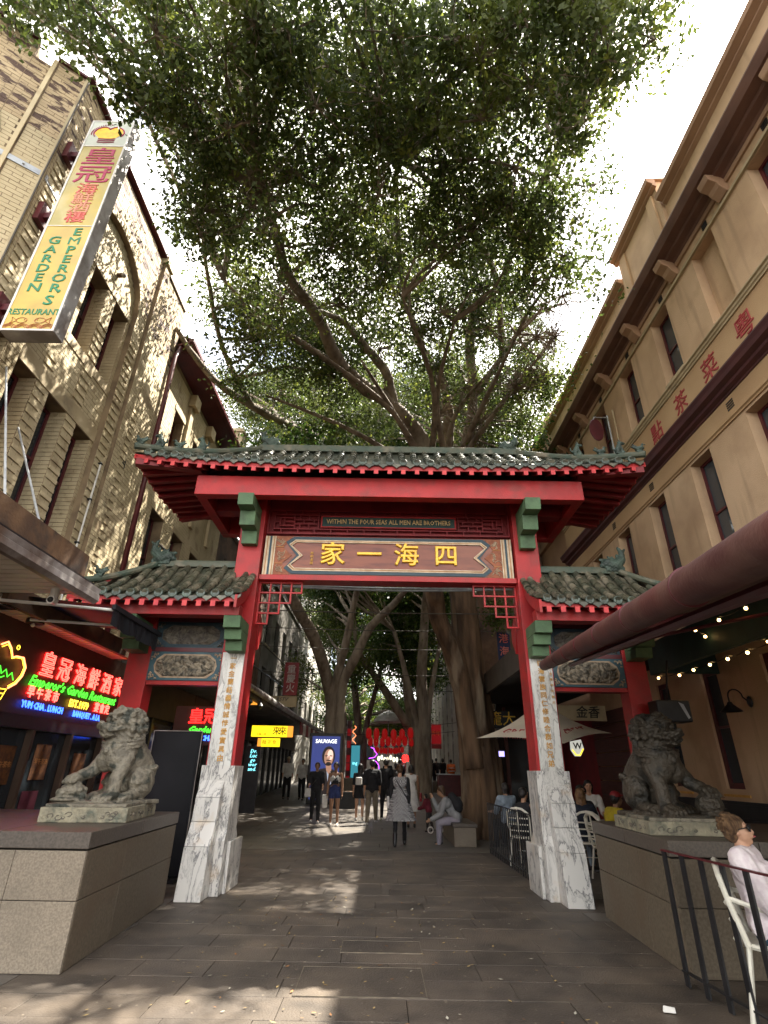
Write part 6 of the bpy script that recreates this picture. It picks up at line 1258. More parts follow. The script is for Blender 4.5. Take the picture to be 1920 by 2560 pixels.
fig_tree('thin dark fig tree left of the red lanterns', (-1.2, 36, .6), [([(-1.2, 36, .3), (-1.44, 36, 3.93), (-1.78, 35.5, 6.78), (-2.24, 34, 10)], .3, .13, 12), ([(-1.0, 36, .3), (-1.0, 36, 3.5), (-.3, 35.5, 6.5), (.4, 35, 9.5)], .24, .1, 10), ([(-1.6, 36, .3), (-2.2, 36, 4), (-3.2, 35.5, 8)], .2, .1, 10)], fl[3 * q:] + [(rnd.uniform(-4.5, 4.2), rnd.uniform(42, 56), rnd.uniform(4.6, 10), rnd.uniform(1.0, 1.5)) for i in range(34)], 24, .16, .09, 8, mts=('leaf3', 'leaf2'), prune=False, group=G_, sig=.34)
# ------------------------------------------------------------------ the street beyond the gate
M['brown_brick'] = mat('brown_brick_wall', (.17, .10, .062), (.12, .07, .045), 4, .85, .3, 50, dirt=(.05, .035, .03), dsc=.8, dpos=(.5, .7)); M['grey_wall'] = mat('grey_painted_wall', (.22, .20, .18), (.15, .135, .12), 1, .8, dirt=(.08, .07, .06), dsc=.7)
M['pale_wall'] = mat('pale_rendered_wall', (.55, .52, .47), (.42, .40, .36), .6, .8); M['white_tower'] = mat('white_tower_concrete', (.72, .71, .68), (.6, .59, .56), .4, .8); M['teal_pane'] = glass_mat('teal_glass', (.02, .06, .07), .1)
def facade(label, name, side, x, y0, y1, z1, wall, cols_, rows, win=(.9, 1.4), z0=3.9, first=.8, frame='black', glass='glass', depth=3):
    t = thing(name, label, 'building', (x, (y0 + y1) / 2, 0)); w, h = win; pit = (y1 - y0) / cols_; ops = []
    for i in range(cols_):
        for (zz) in rows: c = y0 + (i + .5) * pit; ops.append((c - w / 2, c + w / 2, zz, zz + h))
    k = MB(); xo = x - side * .35
    for (a, b, c, d) in cellwall(y0, y1, 0, z1, ops): k.box(min(x, xo), max(x, xo), a, b, c, d)
    k.build('wall', wall, t)
    xb = x - side * depth; MB().box(min(xb, xo - side * .3), max(xb, xo - side * .3), y0, y1, 0, z1 - .2).build('interior', 'dark_in', t)
    for q in ops: window(t, side, x - side * .2, *q, frame=frame, fw=.06, glass=glass); piece('sill', 'lintel', t, min(x, x + side * .05), max(x, x + side * .05), q[0] - .05, q[1] + .05, q[2] - .08, q[2] - .002)
    piece('parapet_coping', 'grey_wall', t, min(xo, x + side * .1), max(xo, x + side * .1), y0, y1, z1 + .001, z1 + .12)
    return t
a1 = facade('dark brown brick shop building just beyond the gate on the left', 'brown_brick_building', 1, -5.9, 17.45, 26, 9.6, 'brown_brick', 3, (4.4, 7.0), (1.1, 1.5))
lx(MB(), [(17.5, 26, 10.0, 10.12)], -5.95, -5.5).build('pipe_ledge', 'awn_metal', a1)
for i in range(0): pass
a2 = facade('grey building with dark green window panels further down the left side', 'grey_building', 1, -5.9, 26.1, 38, 10.5, 'grey_wall', 5, (4.4, 7.2), (1.2, 1.7), glass='teal_pane')
a3 = facade('tall pale building far down the left side of the street', 'pale_building', 1, -5.7, 38.1, 60, 16, 'pale_wall', 8, (4.4, 7.4, 10.4, 13.2), (1.2, 1.7))
b1 = facade('dark brick restaurant building behind the right side of the gate', 'dark_brick_building', -1, 6.2, 24.3, 34, 12, 'brown_brick', 4, (4.6, 7.6), (1.0, 1.6))
b3 = facade('dark grey building with slim vertical ribs far down the right side', 'ribbed_building', -1, 5.2, 34.1, 60, 16.5, 'grey_wall', 9, (4.2, 7.2, 10.2, 13.2), (1.6, 2.2))
for i in range(27): piece('rib', 'pale_wall' if i % 3 else 'awn_metal', b3, 5.02, 5.199, 34.4 + i * .96, 34.5 + i * .96, 1.2, 16.3)
tw = thing('white_tower', 'sunlit white apartment tower closing the end of the street', 'building', (6, 62, 0))
k = MB(); k.box(4.6, 6.9, 62, 66, 0, 24); k.build('tower_wall', 'white_tower', tw)
for i in range(3):
    for j in range(12): wq = MB().box(4.85 + i * .7, 5.2 + i * .7, 61.95, 61.99, 3 + j * 1.7, 3.9 + j * 1.7).build('window', 'glass_b', tw)
for i in range(5): piece('tower_rib', 'white_tower', tw, 4.62 + i * .55, 4.72 + i * .55, 61.8, 61.999, 0, 24)
eb = thing('end_building', 'pale building closing the far end of the street behind the crowd', 'building', (-1, 64, 0)); piece('wall', 'grey_wall', eb, -5.5, 4.4, 64, 67, 0, 9)
for i in range(6):
    for z in (2.6, 5.4): wq = MB().box(-4.9 + i * 1.6, -4.0 + i * 1.6, 63.95, 63.99, z, z + 1.6).build('window', 'glass', eb)
rbn = thing('red_banner', 'narrow vertical red banner hanging on the white tower', 'banner', (5.7, 61.6, 11)); piece('cloth', 'red', rbn, 5.55, 5.82, 61.6, 61.64, 10.6, 13.3)
for i, c in enumerate('恭喜發財'): put_text('banner_character', c, .5, (5.68, 61.58, 12.9 - i * .62), FRONT, 'gold', rbn, depth=.02, res=1)
# left awning further down
aw2 = thing('shop_awning', 'long dark metal shop awning beyond the gate on the left side', 'awning', (-4.8, 24, 3.6))
M['awn_dark'] = mat('dark_awning_metal', (.12, .11, .10), (.07, .062, .055), 2, .6, .2, 20, dirt=(.2, .18, .16), dsc=1.5)
k = MB(); k.box(-5.88, -3.95, 12.2, 38, 3.55, 3.70); k.build('awning_deck', 'awn_dark', aw2)
MB().tube([(-3.86, 12.2, 3.66), (-3.86, 26, 3.68), (-3.86, 38, 3.74)], .10, 10).build('gutter', 'awn_metal', aw2); piece('awning_edge', 'awn_dark', aw2, -3.949, -3.90, 12.2, 38, 3.46, 3.55)
st = thing('striped_awning_valance', 'short red and white striped valance hanging below the left awning', 'awning', (-3.8, 29, 3.4))
for i in range(8): piece('stripe', 'red_dk' if i % 2 == 0 or i > 5 else 'white', st, -3.78, -3.74, 26.5 + i * 1.0, 27.5 + i * 1.0 - .01, 3.0, 3.52)
for (y0, y1) in ((12.2, 17.4), (17.45, 23), (23.05, 30), (30.05, 38)):
    lb3 = {12.2: 'dark glazed shopfront just beyond the left gate bay', 17.45: 'dark shopfront behind the yellow light box', 23.05: 'dim brown shopfront beside the perfume poster', 30.05: 'dark shopfront furthest down the left side'}[y0]
    s_ = thing('shopfront', lb3, 'shopfront', (-5.5, (y0 + y1) / 2, 0)); piece('back_wall', 'brown_in', s_, -5.86, -5.80, y0, y1, 0, 3.54); n = int((y1 - y0) / 1.3)
    for i in range(n):
        a = y0 + i * (y1 - y0) / n; piece('door_frame', 'black', s_, -5.78, -5.62, a, a + .09, 0, 2.6); piece('glazing', 'glass', s_, -5.72, -5.70, a + .091, a + (y1 - y0) / n - .002, .1, 2.5)
    piece('header', 'brown_in', s_, -5.79, -5.60, y0, y1, 2.601, 3.1)
M['lit_yel'] = emis('yellow_lightbox', (.85, .58, .01), .42); M['lit_cyan'] = emis('cyan_sign_text', (.2, .7, .8), .6); M['lit_org'] = emis('orange_lightbox', (.8, .27, .03), .32)
ys1 = thing('light_box_sign', 'glowing yellow light box sign with two black brushed characters, left of the street', 'sign', (-3.45, 18, 2.6))
piece('box', 'lit_yel', ys1, -4.07, -2.95, 18, 18.12, 2.42, 2.74); piece('box_end', 'lit_org', ys1, -2.949, -2.78, 18, 18.12, 2.42, 2.74)
for i, c in enumerate('來來'): put_text('sign_character', c, .27, (-3.28 + i * .19, 17.98, 2.58), FRONT, 'black', ys1, depth=.01, bold=.003)
put_text('sign_lettering', '中華小館', .08, (-3.75, 17.98, 2.48), FRONT, 'black', ys1, depth=.01, res=1)
ys2 = thing('light_box_sign', 'smaller yellow menu light box hanging below the larger yellow one', 'sign', (-3.5, 18.1, 2.3)); piece('box', 'lit_yel', ys2, -3.75, -3.18, 18.12, 18.2, 2.14, 2.38); piece('box_end', 'lit_org', ys2, -3.87, -3.751, 18.12, 18.2, 2.14, 2.38); put_text('sign_lettering', '麺 定食', .14, (-3.5, 18.10, 2.26), FRONT, 'black', ys2, depth=.01, res=1)
cy = thing('window_lettering', 'cyan glowing lines of lettering in the dark shop window', 'sign', (-3.9, 17.5, 1.8)); piece('dark_glass', 'black', cy, -4.06, -3.62, 17.5, 17.55, .35, 2.12)
for i, c in enumerate(('Dr.', 'Luc', 'go', 'wor', 'and.')): put_text('sign_lettering', c, .15, (-3.82, 17.49, 1.98 - i * .12), FRONT, 'lit_cyan', cy, depth=.01, res=1, shear=.2)
lamps = thing('yellow_ceiling', 'yellow lit panel under the awning ceiling', 'light', (-4.2, 18.5, 3.5)); piece('panel', 'lit_org', lamps, -5.2, -4.3, 18.3, 19.4, 3.50, 3.54)
for i in range(3):
    d_ = thing('pendant_lamp', ('first', 'middle', 'last')[i] + ' of three black pendant lamps hanging under the left shop awning', 'lamp', (-3.95 + i * .3, 15.5 + i * .7, 3.3), group='pendant lamps under the left awning')
    x, y = -4.05 + i * .10, 15.6 + i * 1.1; MB().lathe([(.02, .12), (.04, .10), (.12, .0), (.02, -.1), (0, -.11)], (x, y, 3.30), 12).build('shade', 'black', d_); MB().tube([(x, y, 3.40), (x, y, 3.56)], .01, 5).build('cord', 'black', d_)
hs = thing('hanging_sign', 'red vertical hanging sign with three white characters above the left awning', 'sign', (-3.6, 22, 4.8))
piece('board', 'red_dk', hs, -3.92, -3.36, 22, 22.1, 4.15, 5.42)
M['palechar'] = mat('faded_white_character', (.5, .42, .4), None, 8, .6)
for i, c in enumerate('重慶火'): put_text('sign_character', c, .36, (-3.64, 21.98, 5.12 - i * .36), FRONT, 'palechar', hs, depth=.02, bold=.004)
ws = thing('blank_sign', 'weathered white sign board with black graffiti below the red hanging sign', 'sign', (-3.8, 22.1, 3.9)); piece('board', 'lintel', ws, -4.40, -3.36, 22.12, 22.2, 3.72, 4.13); put_text('graffiti', 'RSTV', .2, (-3.95, 22.10, 4.0), FRONT, 'black', ws, depth=.01, res=1, shear=.3)
# balcony railing with ducts in the first gap
bx_ = thing('air_conditioner', 'white air conditioner unit on a bracket above the left shop awning', 'air conditioner', (-4.9, 14.2, 4.4)); piece('casing', 'white', bx_, -5.85, -5.35, 13.6, 14.5, 4.1, 4.7, bevel=.02); k = MB().lathe([(0, 0), (.2, 0), (.2, .02), (.03, .02)], (0, 0, 0), 16).xf(Matrix.Translation((-5.34, 14.05, 4.4)) @ Matrix.Rotation(R(90), 4, 'Y')); k.build('fan_grille', 'black', bx_)
rl2 = thing('balcony_rail', 'dark pipe rail along the brown brick building', 'railing', (-5.5, 20, 5.6)); MB().tube([(-5.5, 12, 5.3), (-5.5, 38, 5.75)], .03, 6).build('rail', 'black', rl2); MB().tube([(-5.5, 12, 6.4), (-5.5, 38, 7.0)], .035, 6).build('rail', 'slat_gap', rl2)
# illuminated poster stand (generic portrait)
ps = thing('poster_stand', 'tall illuminated poster of a bearded man on dark blue with white title lettering', 'sign', (-2.25, 24, .3))
M['pst_blue'] = emis('poster_blue', (.02, .028, .11), .42); M['pst_skin'] = emis('poster_skin', (.34, .18, .12), .26); M['pst_hi'] = emis('poster_face_light', (.7, .45, .36), .34); M['pst_dk'] = emis('poster_dark_hair', (.02, .014, .014), .2); M['pst_wh'] = emis('poster_title', (.9, .9, .85), .5); M['pst_sh'] = emis('poster_shirt', (.3, .32, .38), .26)
piece('case', 'black', ps, -2.96, -1.56, 24.0, 24.25, .27, 2.90, bevel=.03); pf = piece('poster_face', 'pst_blue', ps, -2.84, -1.68, 23.985, 23.998, .45, 2.78)
put_text('poster_title', 'SAUVAGE', .205, (-2.26, 23.975, 2.58), FRONT, 'pst_wh', pf, depth=.01, bold=.002)
k = MB(); F = lambda a, b, d: (a, d, b)
def oval(cx, cz, rx, rz_, n=18): return [(cx + rx * math.cos(2 * math.pi * i / n), cz + rz_ * math.sin(2 * math.pi * i / n)) for i in range(n)]
k.prism([(-2.78, .9), (-2.70, 1.35), (-2.45, 1.55), (-2.1, 1.6), (-1.86, 1.5), (-1.76, 1.2), (-1.78, .46), (-2.8, .46)], F, 23.981, 23.984, 'pst_dk'); k.prism([(-2.2, 1.58), (-2.05, 1.55), (-1.95, .9), (-2.12, 1.1)], F, 23.978, 23.980, 'pst_sh')
k.prism([(-2.24, 1.75), (-2.0, 1.72), (-1.99, 1.5), (-2.1, 1.36), (-2.2, 1.5)], F, 23.974, 23.977, 'pst_skin'); k.prism(oval(-2.13, 2.03, .27, .37), F, 23.968, 23.973, 'pst_dk'); k.prism(oval(-2.12, 1.98, .19, .31), F, 23.962, 23.967, 'pst_skin'); k.prism(oval(-2.06, 2.07, .12, .20), F, 23.958, 23.961, 'pst_hi')
for q in (-1, 1): k.prism([(-2.12 + q * .04, 2.06), (-2.12 + q * .15, 2.05), (-2.12 + q * .15, 2.015), (-2.12 + q * .05, 2.02)], F, 23.954, 23.957, 'pst_dk')
k.prism([(-2.13, 2.03), (-2.09, 2.03), (-2.07, 1.91), (-2.15, 1.91)], F, 23.954, 23.957, 'pst_skin'); k.prism([(-2.22, 1.88), (-2.12, 1.90), (-2.02, 1.88), (-2.04, 1.85), (-2.20, 1.85)], F, 23.954, 23.957, 'pst_dk'); k.prism(oval(-2.12, 1.74, .11, .07), F, 23.954, 23.957, 'pst_dk')
k.build('portrait', None, pf)
# festival frame: red lit pillars, lanterns, neon
M['redlit'] = emis('red_lit_panel', (.35, .006, .01), .08); M['lant'] = emis('lit_red_lantern', (.5, .008, .008), .07); M['tealscr'] = emis('teal_screen', (.02, .12, .15), .4); M['purple'] = emis('purple_neon', (.35, .05, .9), 1.2); M['whitelan'] = emis('white_lantern', (.9, .85, .6), .45)
for i, (x0, x1, lb) in enumerate(((-1.84, -1.56, 'red lit festival pillar left of the lantern strings'), (2.49, 2.76, 'red lit festival pillar right of the lantern strings'))):
    t_ = thing('festival_pillar', lb, 'pillar', (x0, 31, .5), group='red festival pillars'); piece('column', 'maroon', t_, x0 + .02, x1 - .02, 31.02, 31.3, .45, 3.97)
    for a in (x0, x1 - .019): piece('metal_edge', 'steel', t_, a, a + .019, 30.99, 31.3, .5, 3.98)
    for z in (.9, 1.5, 1.9, 2.6, 3.2): piece('lit_panel', 'redlit', t_, x0 + .04, x1 - .04, 31.0, 31.019, z, z + .35)
fsn = thing('festival_sign', 'red board with characters behind the right festival pillar', 'sign', (3.1, 33, 3)); piece('board', 'redlit', fsn, 2.85, 3.5, 33, 33.1, 2.95, 4.0); put_text('sign_lettering', '新年', .3, (3.18, 32.97, 3.5), FRONT, 'gold_dull', fsn, depth=.02, res=1); piece('red_strip', 'red', fsn, 2.85, 3.5, 33, 33.1, 2.7, 2.94)
lm = MB().lathe([(0, -.29), (.07, -.29), (.12, -.26), (.165, -.15), (.175, 0), (.165, .15), (.12, .26), (.07, .29), (0, .29)], n=14).mesh('lantern_body', 'lant', smooth=True); cm_ = MB().lathe([(.0, .29), (.075, .285), (.075, .33), (0, .33)], n=10).mesh('lantern_cap', 'gold_dull'); tm = MB().lathe([(.012, -.29), (.02, -.33), (.035, -.44), (0, -.45)], n=8).mesh('tassel', 'gold_dull')
def lantern(lb, x, y, z, s, grp):
    t_ = bpy.data.objects.new('red_lantern', None); COL.objects.link(t_); t_.location = (x, y, z); t_.scale = (s, s, s); t_['label'] = lb; t_['category'] = 'lantern'; t_['group'] = grp
    for nm, me in (('lantern_body', lm), ('lantern_cap', cm_), ('tassel', tm)): o = bpy.data.objects.new(nm, me); COL.objects.link(o); o.parent = t_
rows = (('upper front string', 30.0, 3.30, -.62, 1.55, 6, .88), ('lower front string', 30.8, 2.96, -.55, 1.62, 8, .78), ('small back string', 38, 2.76, -.32, 1.44, 11, .62))
o_ = ['leftmost', 'second', 'third', 'fourth', 'fifth', 'sixth', 'seventh', 'eighth', 'ninth', 'tenth', 'eleventh']
for nm, y, z, x0, x1, n, s in rows:
    for i in range(n): lantern(f'{o_[i]} red lantern from the left in the {nm}', lerp(x0, x1, i / (n - 1)) + rnd.uniform(-.04, .04), y, z - .05 * math.sin(math.pi * i / (n - 1)) + rnd.uniform(-.03, .03), s, 'red lanterns strung across the street')
    cbl = thing('lantern_string', 'wire carrying the red lanterns of the ' + nm, 'wire', (0, y, z + .3)); MB().tube([(-4 + 8 * i / 12, y, z + .36 * s + .25 * abs(i / 6 - 1) ** 2) for i in range(13)], .012, 4).build('wire', 'black', cbl)
wl_ = thing('white_lantern_cluster', 'cluster of pale glowing lanterns under the small red ones', 'lantern', (.4, 38.5, 2.3))
for i in range(7): MB().ball((-.1 + i * .2, 38.5, 2.25 + .08 * math.sin(i * 2)), (.09, .09, .16), 8).build('pale_lantern', 'whitelan', wl_, smooth=True)
nn_ = thing('neon_character', 'red neon good fortune character beside the right dark tree', 'sign', (1.47, 34, 2.15)); put_text('neon_glyph', '恭', .42, (1.47, 34, 2.15), FRONT, 'n_red', nn_, neon=.014, res=1); put_text('lit_glyph', '恭', .42, (1.47, 34.03, 2.15), FRONT, 'n_red', nn_, depth=.02, res=1)
pn_ = thing('purple_neon', 'zigzag purple neon tube left of the street middle', 'sign', (-.3, 33, 2.2)); MB().tube([(-.54, 33, 2.72), (-.38, 33, 2.66), (-.3, 33, 2.5), (-.18, 33, 2.37), (-.32, 33, 2.2), (-.64, 33, 2.14)], .02, 6).build('neon_tube', 'purple', pn_); MB().tube([(-.38, 33, 2.05), (-.22, 33, 1.98), (-.09, 33, 1.82), (-.06, 33, 1.6)], .02, 6).build('neon_tube', 'purple', pn_)
pw_ = thing('neon_wave', 'orange neon squiggles beside the left festival pillar', 'sign', (-1.4, 31.5, 3.2)); MB().tube([(-1.45 + .1 * math.sin(i * 1.3), 31.5, 3.75 - i * .085) for i in range(14)], .012, 5).build('neon_tube', 'n_org', pw_)
ts_ = thing('teal_screen', 'teal video screen with pale lettering behind the walking crowd', 'screen', (-1.3, 30, 1.6)); piece('case', 'black', ts_, -1.56, -1.0, 30, 30.15, .45, 2.75); piece('display', 'tealscr', ts_, -1.50, -1.06, 29.985, 29.998, .9, 2.68); put_text('screen_lettering', 'ing', .22, (-1.3, 29.97, 1.85), FRONT, 'lit_cyan', ts_, depth=.01, res=1)
# planters and seats down the street
def planter(lb, x0, x1, y0, y1, h, m='granite'):
    t_ = thing('stone_planter', lb, 'planter', ((x0 + x1) / 2, (y0 + y1) / 2, gz(y0)), group='stone planters in the street'); piece('planter_wall', m, t_, x0, x1, y0, y1, gz(y0) - .05, gz(y0) + h, bevel=.02)
    piece('soil', 'rust', t_, x0 + .08, x1 - .08, y0 + .08, y1 - .08, gz(y0) + h - .04, gz(y0) + h + .01); return t_
planter('long pale stone planter at the foot of the right festival pillar', 1.95, 3.45, 32.0, 33.2, .55); planter('pale stone planter at the foot of the left festival pillar', -2.0, -1.3, 29.2, 30, .75); planter('dark stone planter with pale rim behind the two women', -1.75, -.9, 22.5, 23.4, .55, 'black')
bn = thing('stone_bench', 'low grey granite bench at the foot of the great fig tree', 'bench', (1.95, 14.9, 0)); piece('bench_body', 'granite', bn, 1.70, 2.20, 13.9, 16.6, .0, .38, bevel=.01); piece('bench_top', 'granite_dk', bn, 1.67, 2.23, 13.86, 16.64, .382, .46, bevel=.012)
rc = thing('red_counter', 'red stall counter far right of the street beside the ribbed building', 'counter', (3.6, 30, .4)); piece('counter_body', 'maroon', rc, 2.95, 4.3, 29.5, 30.4, gz(29.5), gz(29.5) + .95, bevel=.02); piece('counter_top', 'steel', rc, 2.9, 4.35, 29.45, 30.45, gz(29.5) + .952, gz(29.5) + 1.0)
mq = thing('white_parasol', 'large white domed parasol far down the street above the lanterns', 'umbrella', (.5, 36, .6)); MB().lathe([(.95, 3.75), (.85, 3.95), (.55, 4.22), (.25, 4.38), (.02, 4.44)], (.48, 36, .55), 12).build('canopy', 'white', mq, smooth=True); MB().tube([(.48, 36, .6), (.48, 36, 4.9)], .03, 8).build('pole', 'steel', mq)
# span wires
i = 0
for (y, z, x0, x1, r, lb) in ((14, 5.97, -3.2, 3.6, .028, 'thick twin span cable just below the gate sign'), (14.6, 5.50, -5.8, 5.9, .016, 'long thin span wire crossing behind the corner lattices'), (18, 5.82, -5.8, 6, .016, 'third span wire across the street'), (22, 6.0, -5.8, 6, .016, 'fourth span wire across the street'), (26, 5.6, -5.8, 6, .018, 'fifth span wire across the street'), (30, 5.4, -5.8, 6, .018, 'sixth span wire above the lanterns'), (34, 5.9, -5.8, 5.1, .02, 'farthest span wire across the street')):
    t_ = thing('span_wire', lb, 'wire', (0, y, z), group='wires spanning the street')
    MB().tube([(lerp(x0, x1, q / 12), y, z - .0 + .10 * abs(q / 6 - 1) ** 2) for q in range(13)], r, 5).build('wire', 'slat_gap' if r < .02 else 'steel', t_)
    if r > .025: MB().tube([(lerp(x0, x1, q / 12), y, z + .07 + .05 * abs(q / 6 - 1) ** 2) for q in range(13)], r, 5).build('wire', 'steel', t_)
# ---- right side behind the gate: restaurant frontage
rs_ = thing('dark_restaurant', 'dark maroon timber restaurant frontage with gold lettering behind the right gate bay', 'shopfront', (5, 18, 0))
piece('front_wall', 'red_dk', rs_, 6.01, 6.2, 16.0, 24.2, 0, 3.2); piece('return_wall', 'dark_in', rs_, 3.9, 6.0, 19.0, 19.2, 0, 3.9); piece('ceiling', 'dark_in', rs_, 3.0, 6.0, 9.8, 19, 3.62, 3.72); piece('awning_edge', 'slat_gap', rs_, 2.95, 3.02, 11.2, 19, 3.5, 4.05)
M['timber'] = mat('dark_red_timber', (.10, .028, .02), (.07, .02, .015), 3, .5, stretch=(1, 1, 8))
for i in range(9): piece('timber_board', 'timber', rs_, 5.93, 5.995, 13.2, 15.9, .06 + i * .33, .37 + i * .33, bevel=.008)
for x in (4.1, 4.9, 5.7): piece('door_post', 'timber', rs_, x, x + .1, 18.9, 18.99, 0, 3.5)
for x in (4.2, 5.0): piece('door_glass', 'glass', rs_, x + .01, x + .69, 18.95, 18.97, .1, 2.6)
put_text('gold_lettering', '小籠大', .42, (3.45, 17.0, 2.95), FRONT, 'gold', rs_, depth=.02); piece('sign_board', 'black', rs_, 2.98, 4.0, 17.02, 17.1, 2.7, 3.2)
MB().tube([(3.02, 11.3, 3.52), (3.02, 14.6, 3.56)], .02, 6).build('light_strip', emis('white_strip', (1, .95, .85), .8), rs_)
yx = thing('wall_sign', 'white sign board with black brushed characters above the cafe parasol', 'sign', (5, 14, 2.9)); piece('board', 'lintel', yx, 4.40, 5.62, 14, 14.06, 2.70, 3.06); put_text('sign_character', '金香', .3, (5.15, 13.98, 2.88), FRONT, 'black', yx, depth=.01, bold=.003, shear=.15)
bb = thing('blue_banner', 'dark blue hanging banner with pinkish characters beside the fig trunk', 'banner', (3.7, 16, 4.6)); M['banner_blue'] = mat('navy_banner_cloth', (.02, .03, .09), None, 4, .7); piece('cloth', 'banner_blue', bb, 3.48, 3.86, 16, 16.03, 4.05, 5.35)
for i, c in enumerate('港海高'): put_text('banner_character', c, .3, (3.67, 15.98, 5.14 - i * .38), FRONT, 'redpink', bb, depth=.01, bold=.003)
br = thing('brick_side_wall', 'brown brick wall with orange box above the restaurant, seen through the right corner lattice', 'wall', (4.6, 18, 5)); piece('wall', 'brown_brick', br, 3.6, 6.2, 19.3, 19.6, 3.9, 12)
brickfield(br, (0, 19.3, 0), (1, 0, 0), (0, -1, 0), [(3.62, 6.0, 4.0, 8.2)], mt='brown_brick', nobj=0, seed=9); piece('orange_box', 'rust', br, 3.35, 4.1, 12.6, 13.2, 4.0, 4.35)
bp_ = thing('bush', 'small leafy bush growing on the ledge beside the right corner lattice', 'plant', (3.4, 15, 5.5)); P_, cm2, _ = leaves([(3.55, 15.5, 5.75, .5)], 60, .09, .05, 9, prune=False); me = quadmesh('foliage', P_, cm2, ['leaf3', 'leaf2']); o = bpy.data.objects.new('foliage', me); COL.objects.link(o); o.parent = bp_; o.matrix_parent_inverse = Matrix.Translation((-3.4, -15, -5.5)); o['kind'] = 'stuff'
pb = thing('pub_badge', 'small lit white badge with letter W and yellow rim over the pub door', 'sign', (4.2, 12, 2.1)); M['lit_wh'] = emis('lit_white_badge', (.8, .8, .7), .12); k = MB().prism([(3.98, 2.12), (4.20, 2.16), (4.24, 1.98), (4.15, 1.84), (4.04, 1.84), (3.97, 1.96)], lambda a, b, d: (a, d, b), 12, 12.05); k.build('badge', 'lit_wh', pb); put_text('badge_letter', 'W', .17, (4.11, 11.99, 2.03), FRONT, 'black', pb, depth=.01, bold=.004); MB().tube([(3.99, 11.99, 1.96), (4.06, 11.99, 1.86), (4.14, 11.99, 1.86), (4.22, 11.99, 1.98)], .012, 6).build('badge_rim', 'lit_yel', pb)
lt_ = thing('menu_screen', 'tiny bluish lit menu screen in the dark restaurant', 'screen', (3.0, 14, 2)); piece('display', emis('bluish_screen', (.35, .3, .9), .5), lt_, 2.87, 3.0, 14, 14.02, 1.86, 1.98)
# cafe parasol with printed valance
um = thing('cafe_parasol', 'square cream cafe parasol with dark red beer lettering behind the right marble plaque', 'umbrella', (3.35, 11.6, 0))
M['canvas'] = mat('cream_canvas', (.66, .58, .46), (.58, .5, .4), 2, .85, tr=.25); ux, uy, uh = 3.32, 11.6, 1.38
top = (ux, uy, 2.86); cs = [(ux - 1.38, uy + .05, 2.13), (ux - .05, uy - 1.36, 1.99), (ux + 1.38, uy - .05, 2.26), (ux + .05, uy + 1.36, 2.3)]
k = MB()
for i in range(4):
    a, b = Vector(cs[i]), Vector(cs[(i + 1) % 4]); n = 8; vs = []
    for u in range(n + 1):
        e = a.lerp(b, u / n); e.z += .06 * math.sin(math.pi * u / n) 
        for v in range(n + 1): p = e.lerp(Vector(top), v / n); p.z -= .10 * math.sin(math.pi * v / n) * (1 if True else 0); vs.append(p)
    k.add(vs, [(u * (n + 1) + v, (u + 1) * (n + 1) + v, (u + 1) * (n + 1) + v + 1, u * (n + 1) + v + 1) for u in range(n) for v in range(n)])
cn = k.build('canopy', 'canvas', um, smooth=True)
MB().lathe([(.30, 2.66), (.22, 2.76), (.04, 2.84), (0, 2.85)], (ux, uy, 0), 4).build('vent_cap', 'canvas', um)
MB().tube([(ux, uy, .0), (ux, uy, 2.75)], .025, 10).build('pole', 'steel', um); MB().lathe([(.28, 0), (.28, .05), (.05, .1)], (ux, uy, 0), 16).build('base', 'black', um)
for c in cs: MB().tube([(ux, uy, 2.05), (lerp(ux, c[0], .55), lerp(uy, c[1], .55), lerp(2.78, c[2], .55) - .10)], .012, 5).build('strut', 'black', um)
def on_canopy(body, size, i, u, v, dz=0):
    a, b, T = Vector(cs[i]), Vector(cs[i + 1]), Vector(top); e = a.lerp(b, u); p = e.lerp(T, v); p.z -= .10 * math.sin(math.pi * v) * .9; xd = (b - a).normalized(); yd = (T - e).normalized(); yd = (yd - xd * yd.dot(xd)).normalized(); nn = xd.cross(yd); return text_mb(body, size, depth=.008, res=1, bold=.003).xf(MT(p + nn * .02, xd, yd)).build('printed_lettering', 'char_red', cn)
on_canopy('GREAT', .26, 1, .46, .25); on_canopy('NORTHERN', .13, 1, .5, .10); on_canopy('GREAT', .26, 0, .45, .25); on_canopy('NORTHERN', .13, 0, .5, .10)
# black railings
def railing(lb, pts, n, h, w=.03):
    t_ = thing('black_railing', lb, 'railing', pts[0], group='black cafe railings'); a, b = Vector(pts[0]), Vector(pts[1]); d = (b - a).normalized(); q = Vector((-d.y, d.x, 0)) * .008
    def flat(p0, p1, w_): 
        k = MB(); e = d * w_ / 2; k.hexa([p0 - e - q, p0 + e - q, p0 - e + q, p0 + e + q, p1 - e - q, p1 + e - q, p1 - e + q, p1 + e + q]); return k
    for i in range(n):
        p = a.lerp(b, i / (n - 1)); flat(p + Vector((0, 0, .01)), p + Vector((0, 0, h - .012)), w).build('bar', 'black', t_)
    for z in (h - .012, .10): k = MB(); u = Vector((0, 0, .012)); k.hexa([a - d * .03 - q * 2 + Vector((0, 0, z)), b + d * .03 - q * 2 + Vector((0, 0, z)), a - d * .03 + q * 2 + Vector((0, 0, z)), b + d * .03 + q * 2 + Vector((0, 0, z)), a - d * .03 - q * 2 + Vector((0, 0, z)) + u, b + d * .03 - q * 2 + Vector((0, 0, z)) + u, a - d * .03 + q * 2 + Vector((0, 0, z)) + u, b + d * .03 + q * 2 + Vector((0, 0, z)) + u]); k.build('rail', 'maroon' if z > .5 and n < 10 else 'black', t_)
railing('black flat bar railing in the right foreground before the seated woman', [(2.46, 5.36, 0), (2.60, 3.60, 0)], 8, .93, .052)
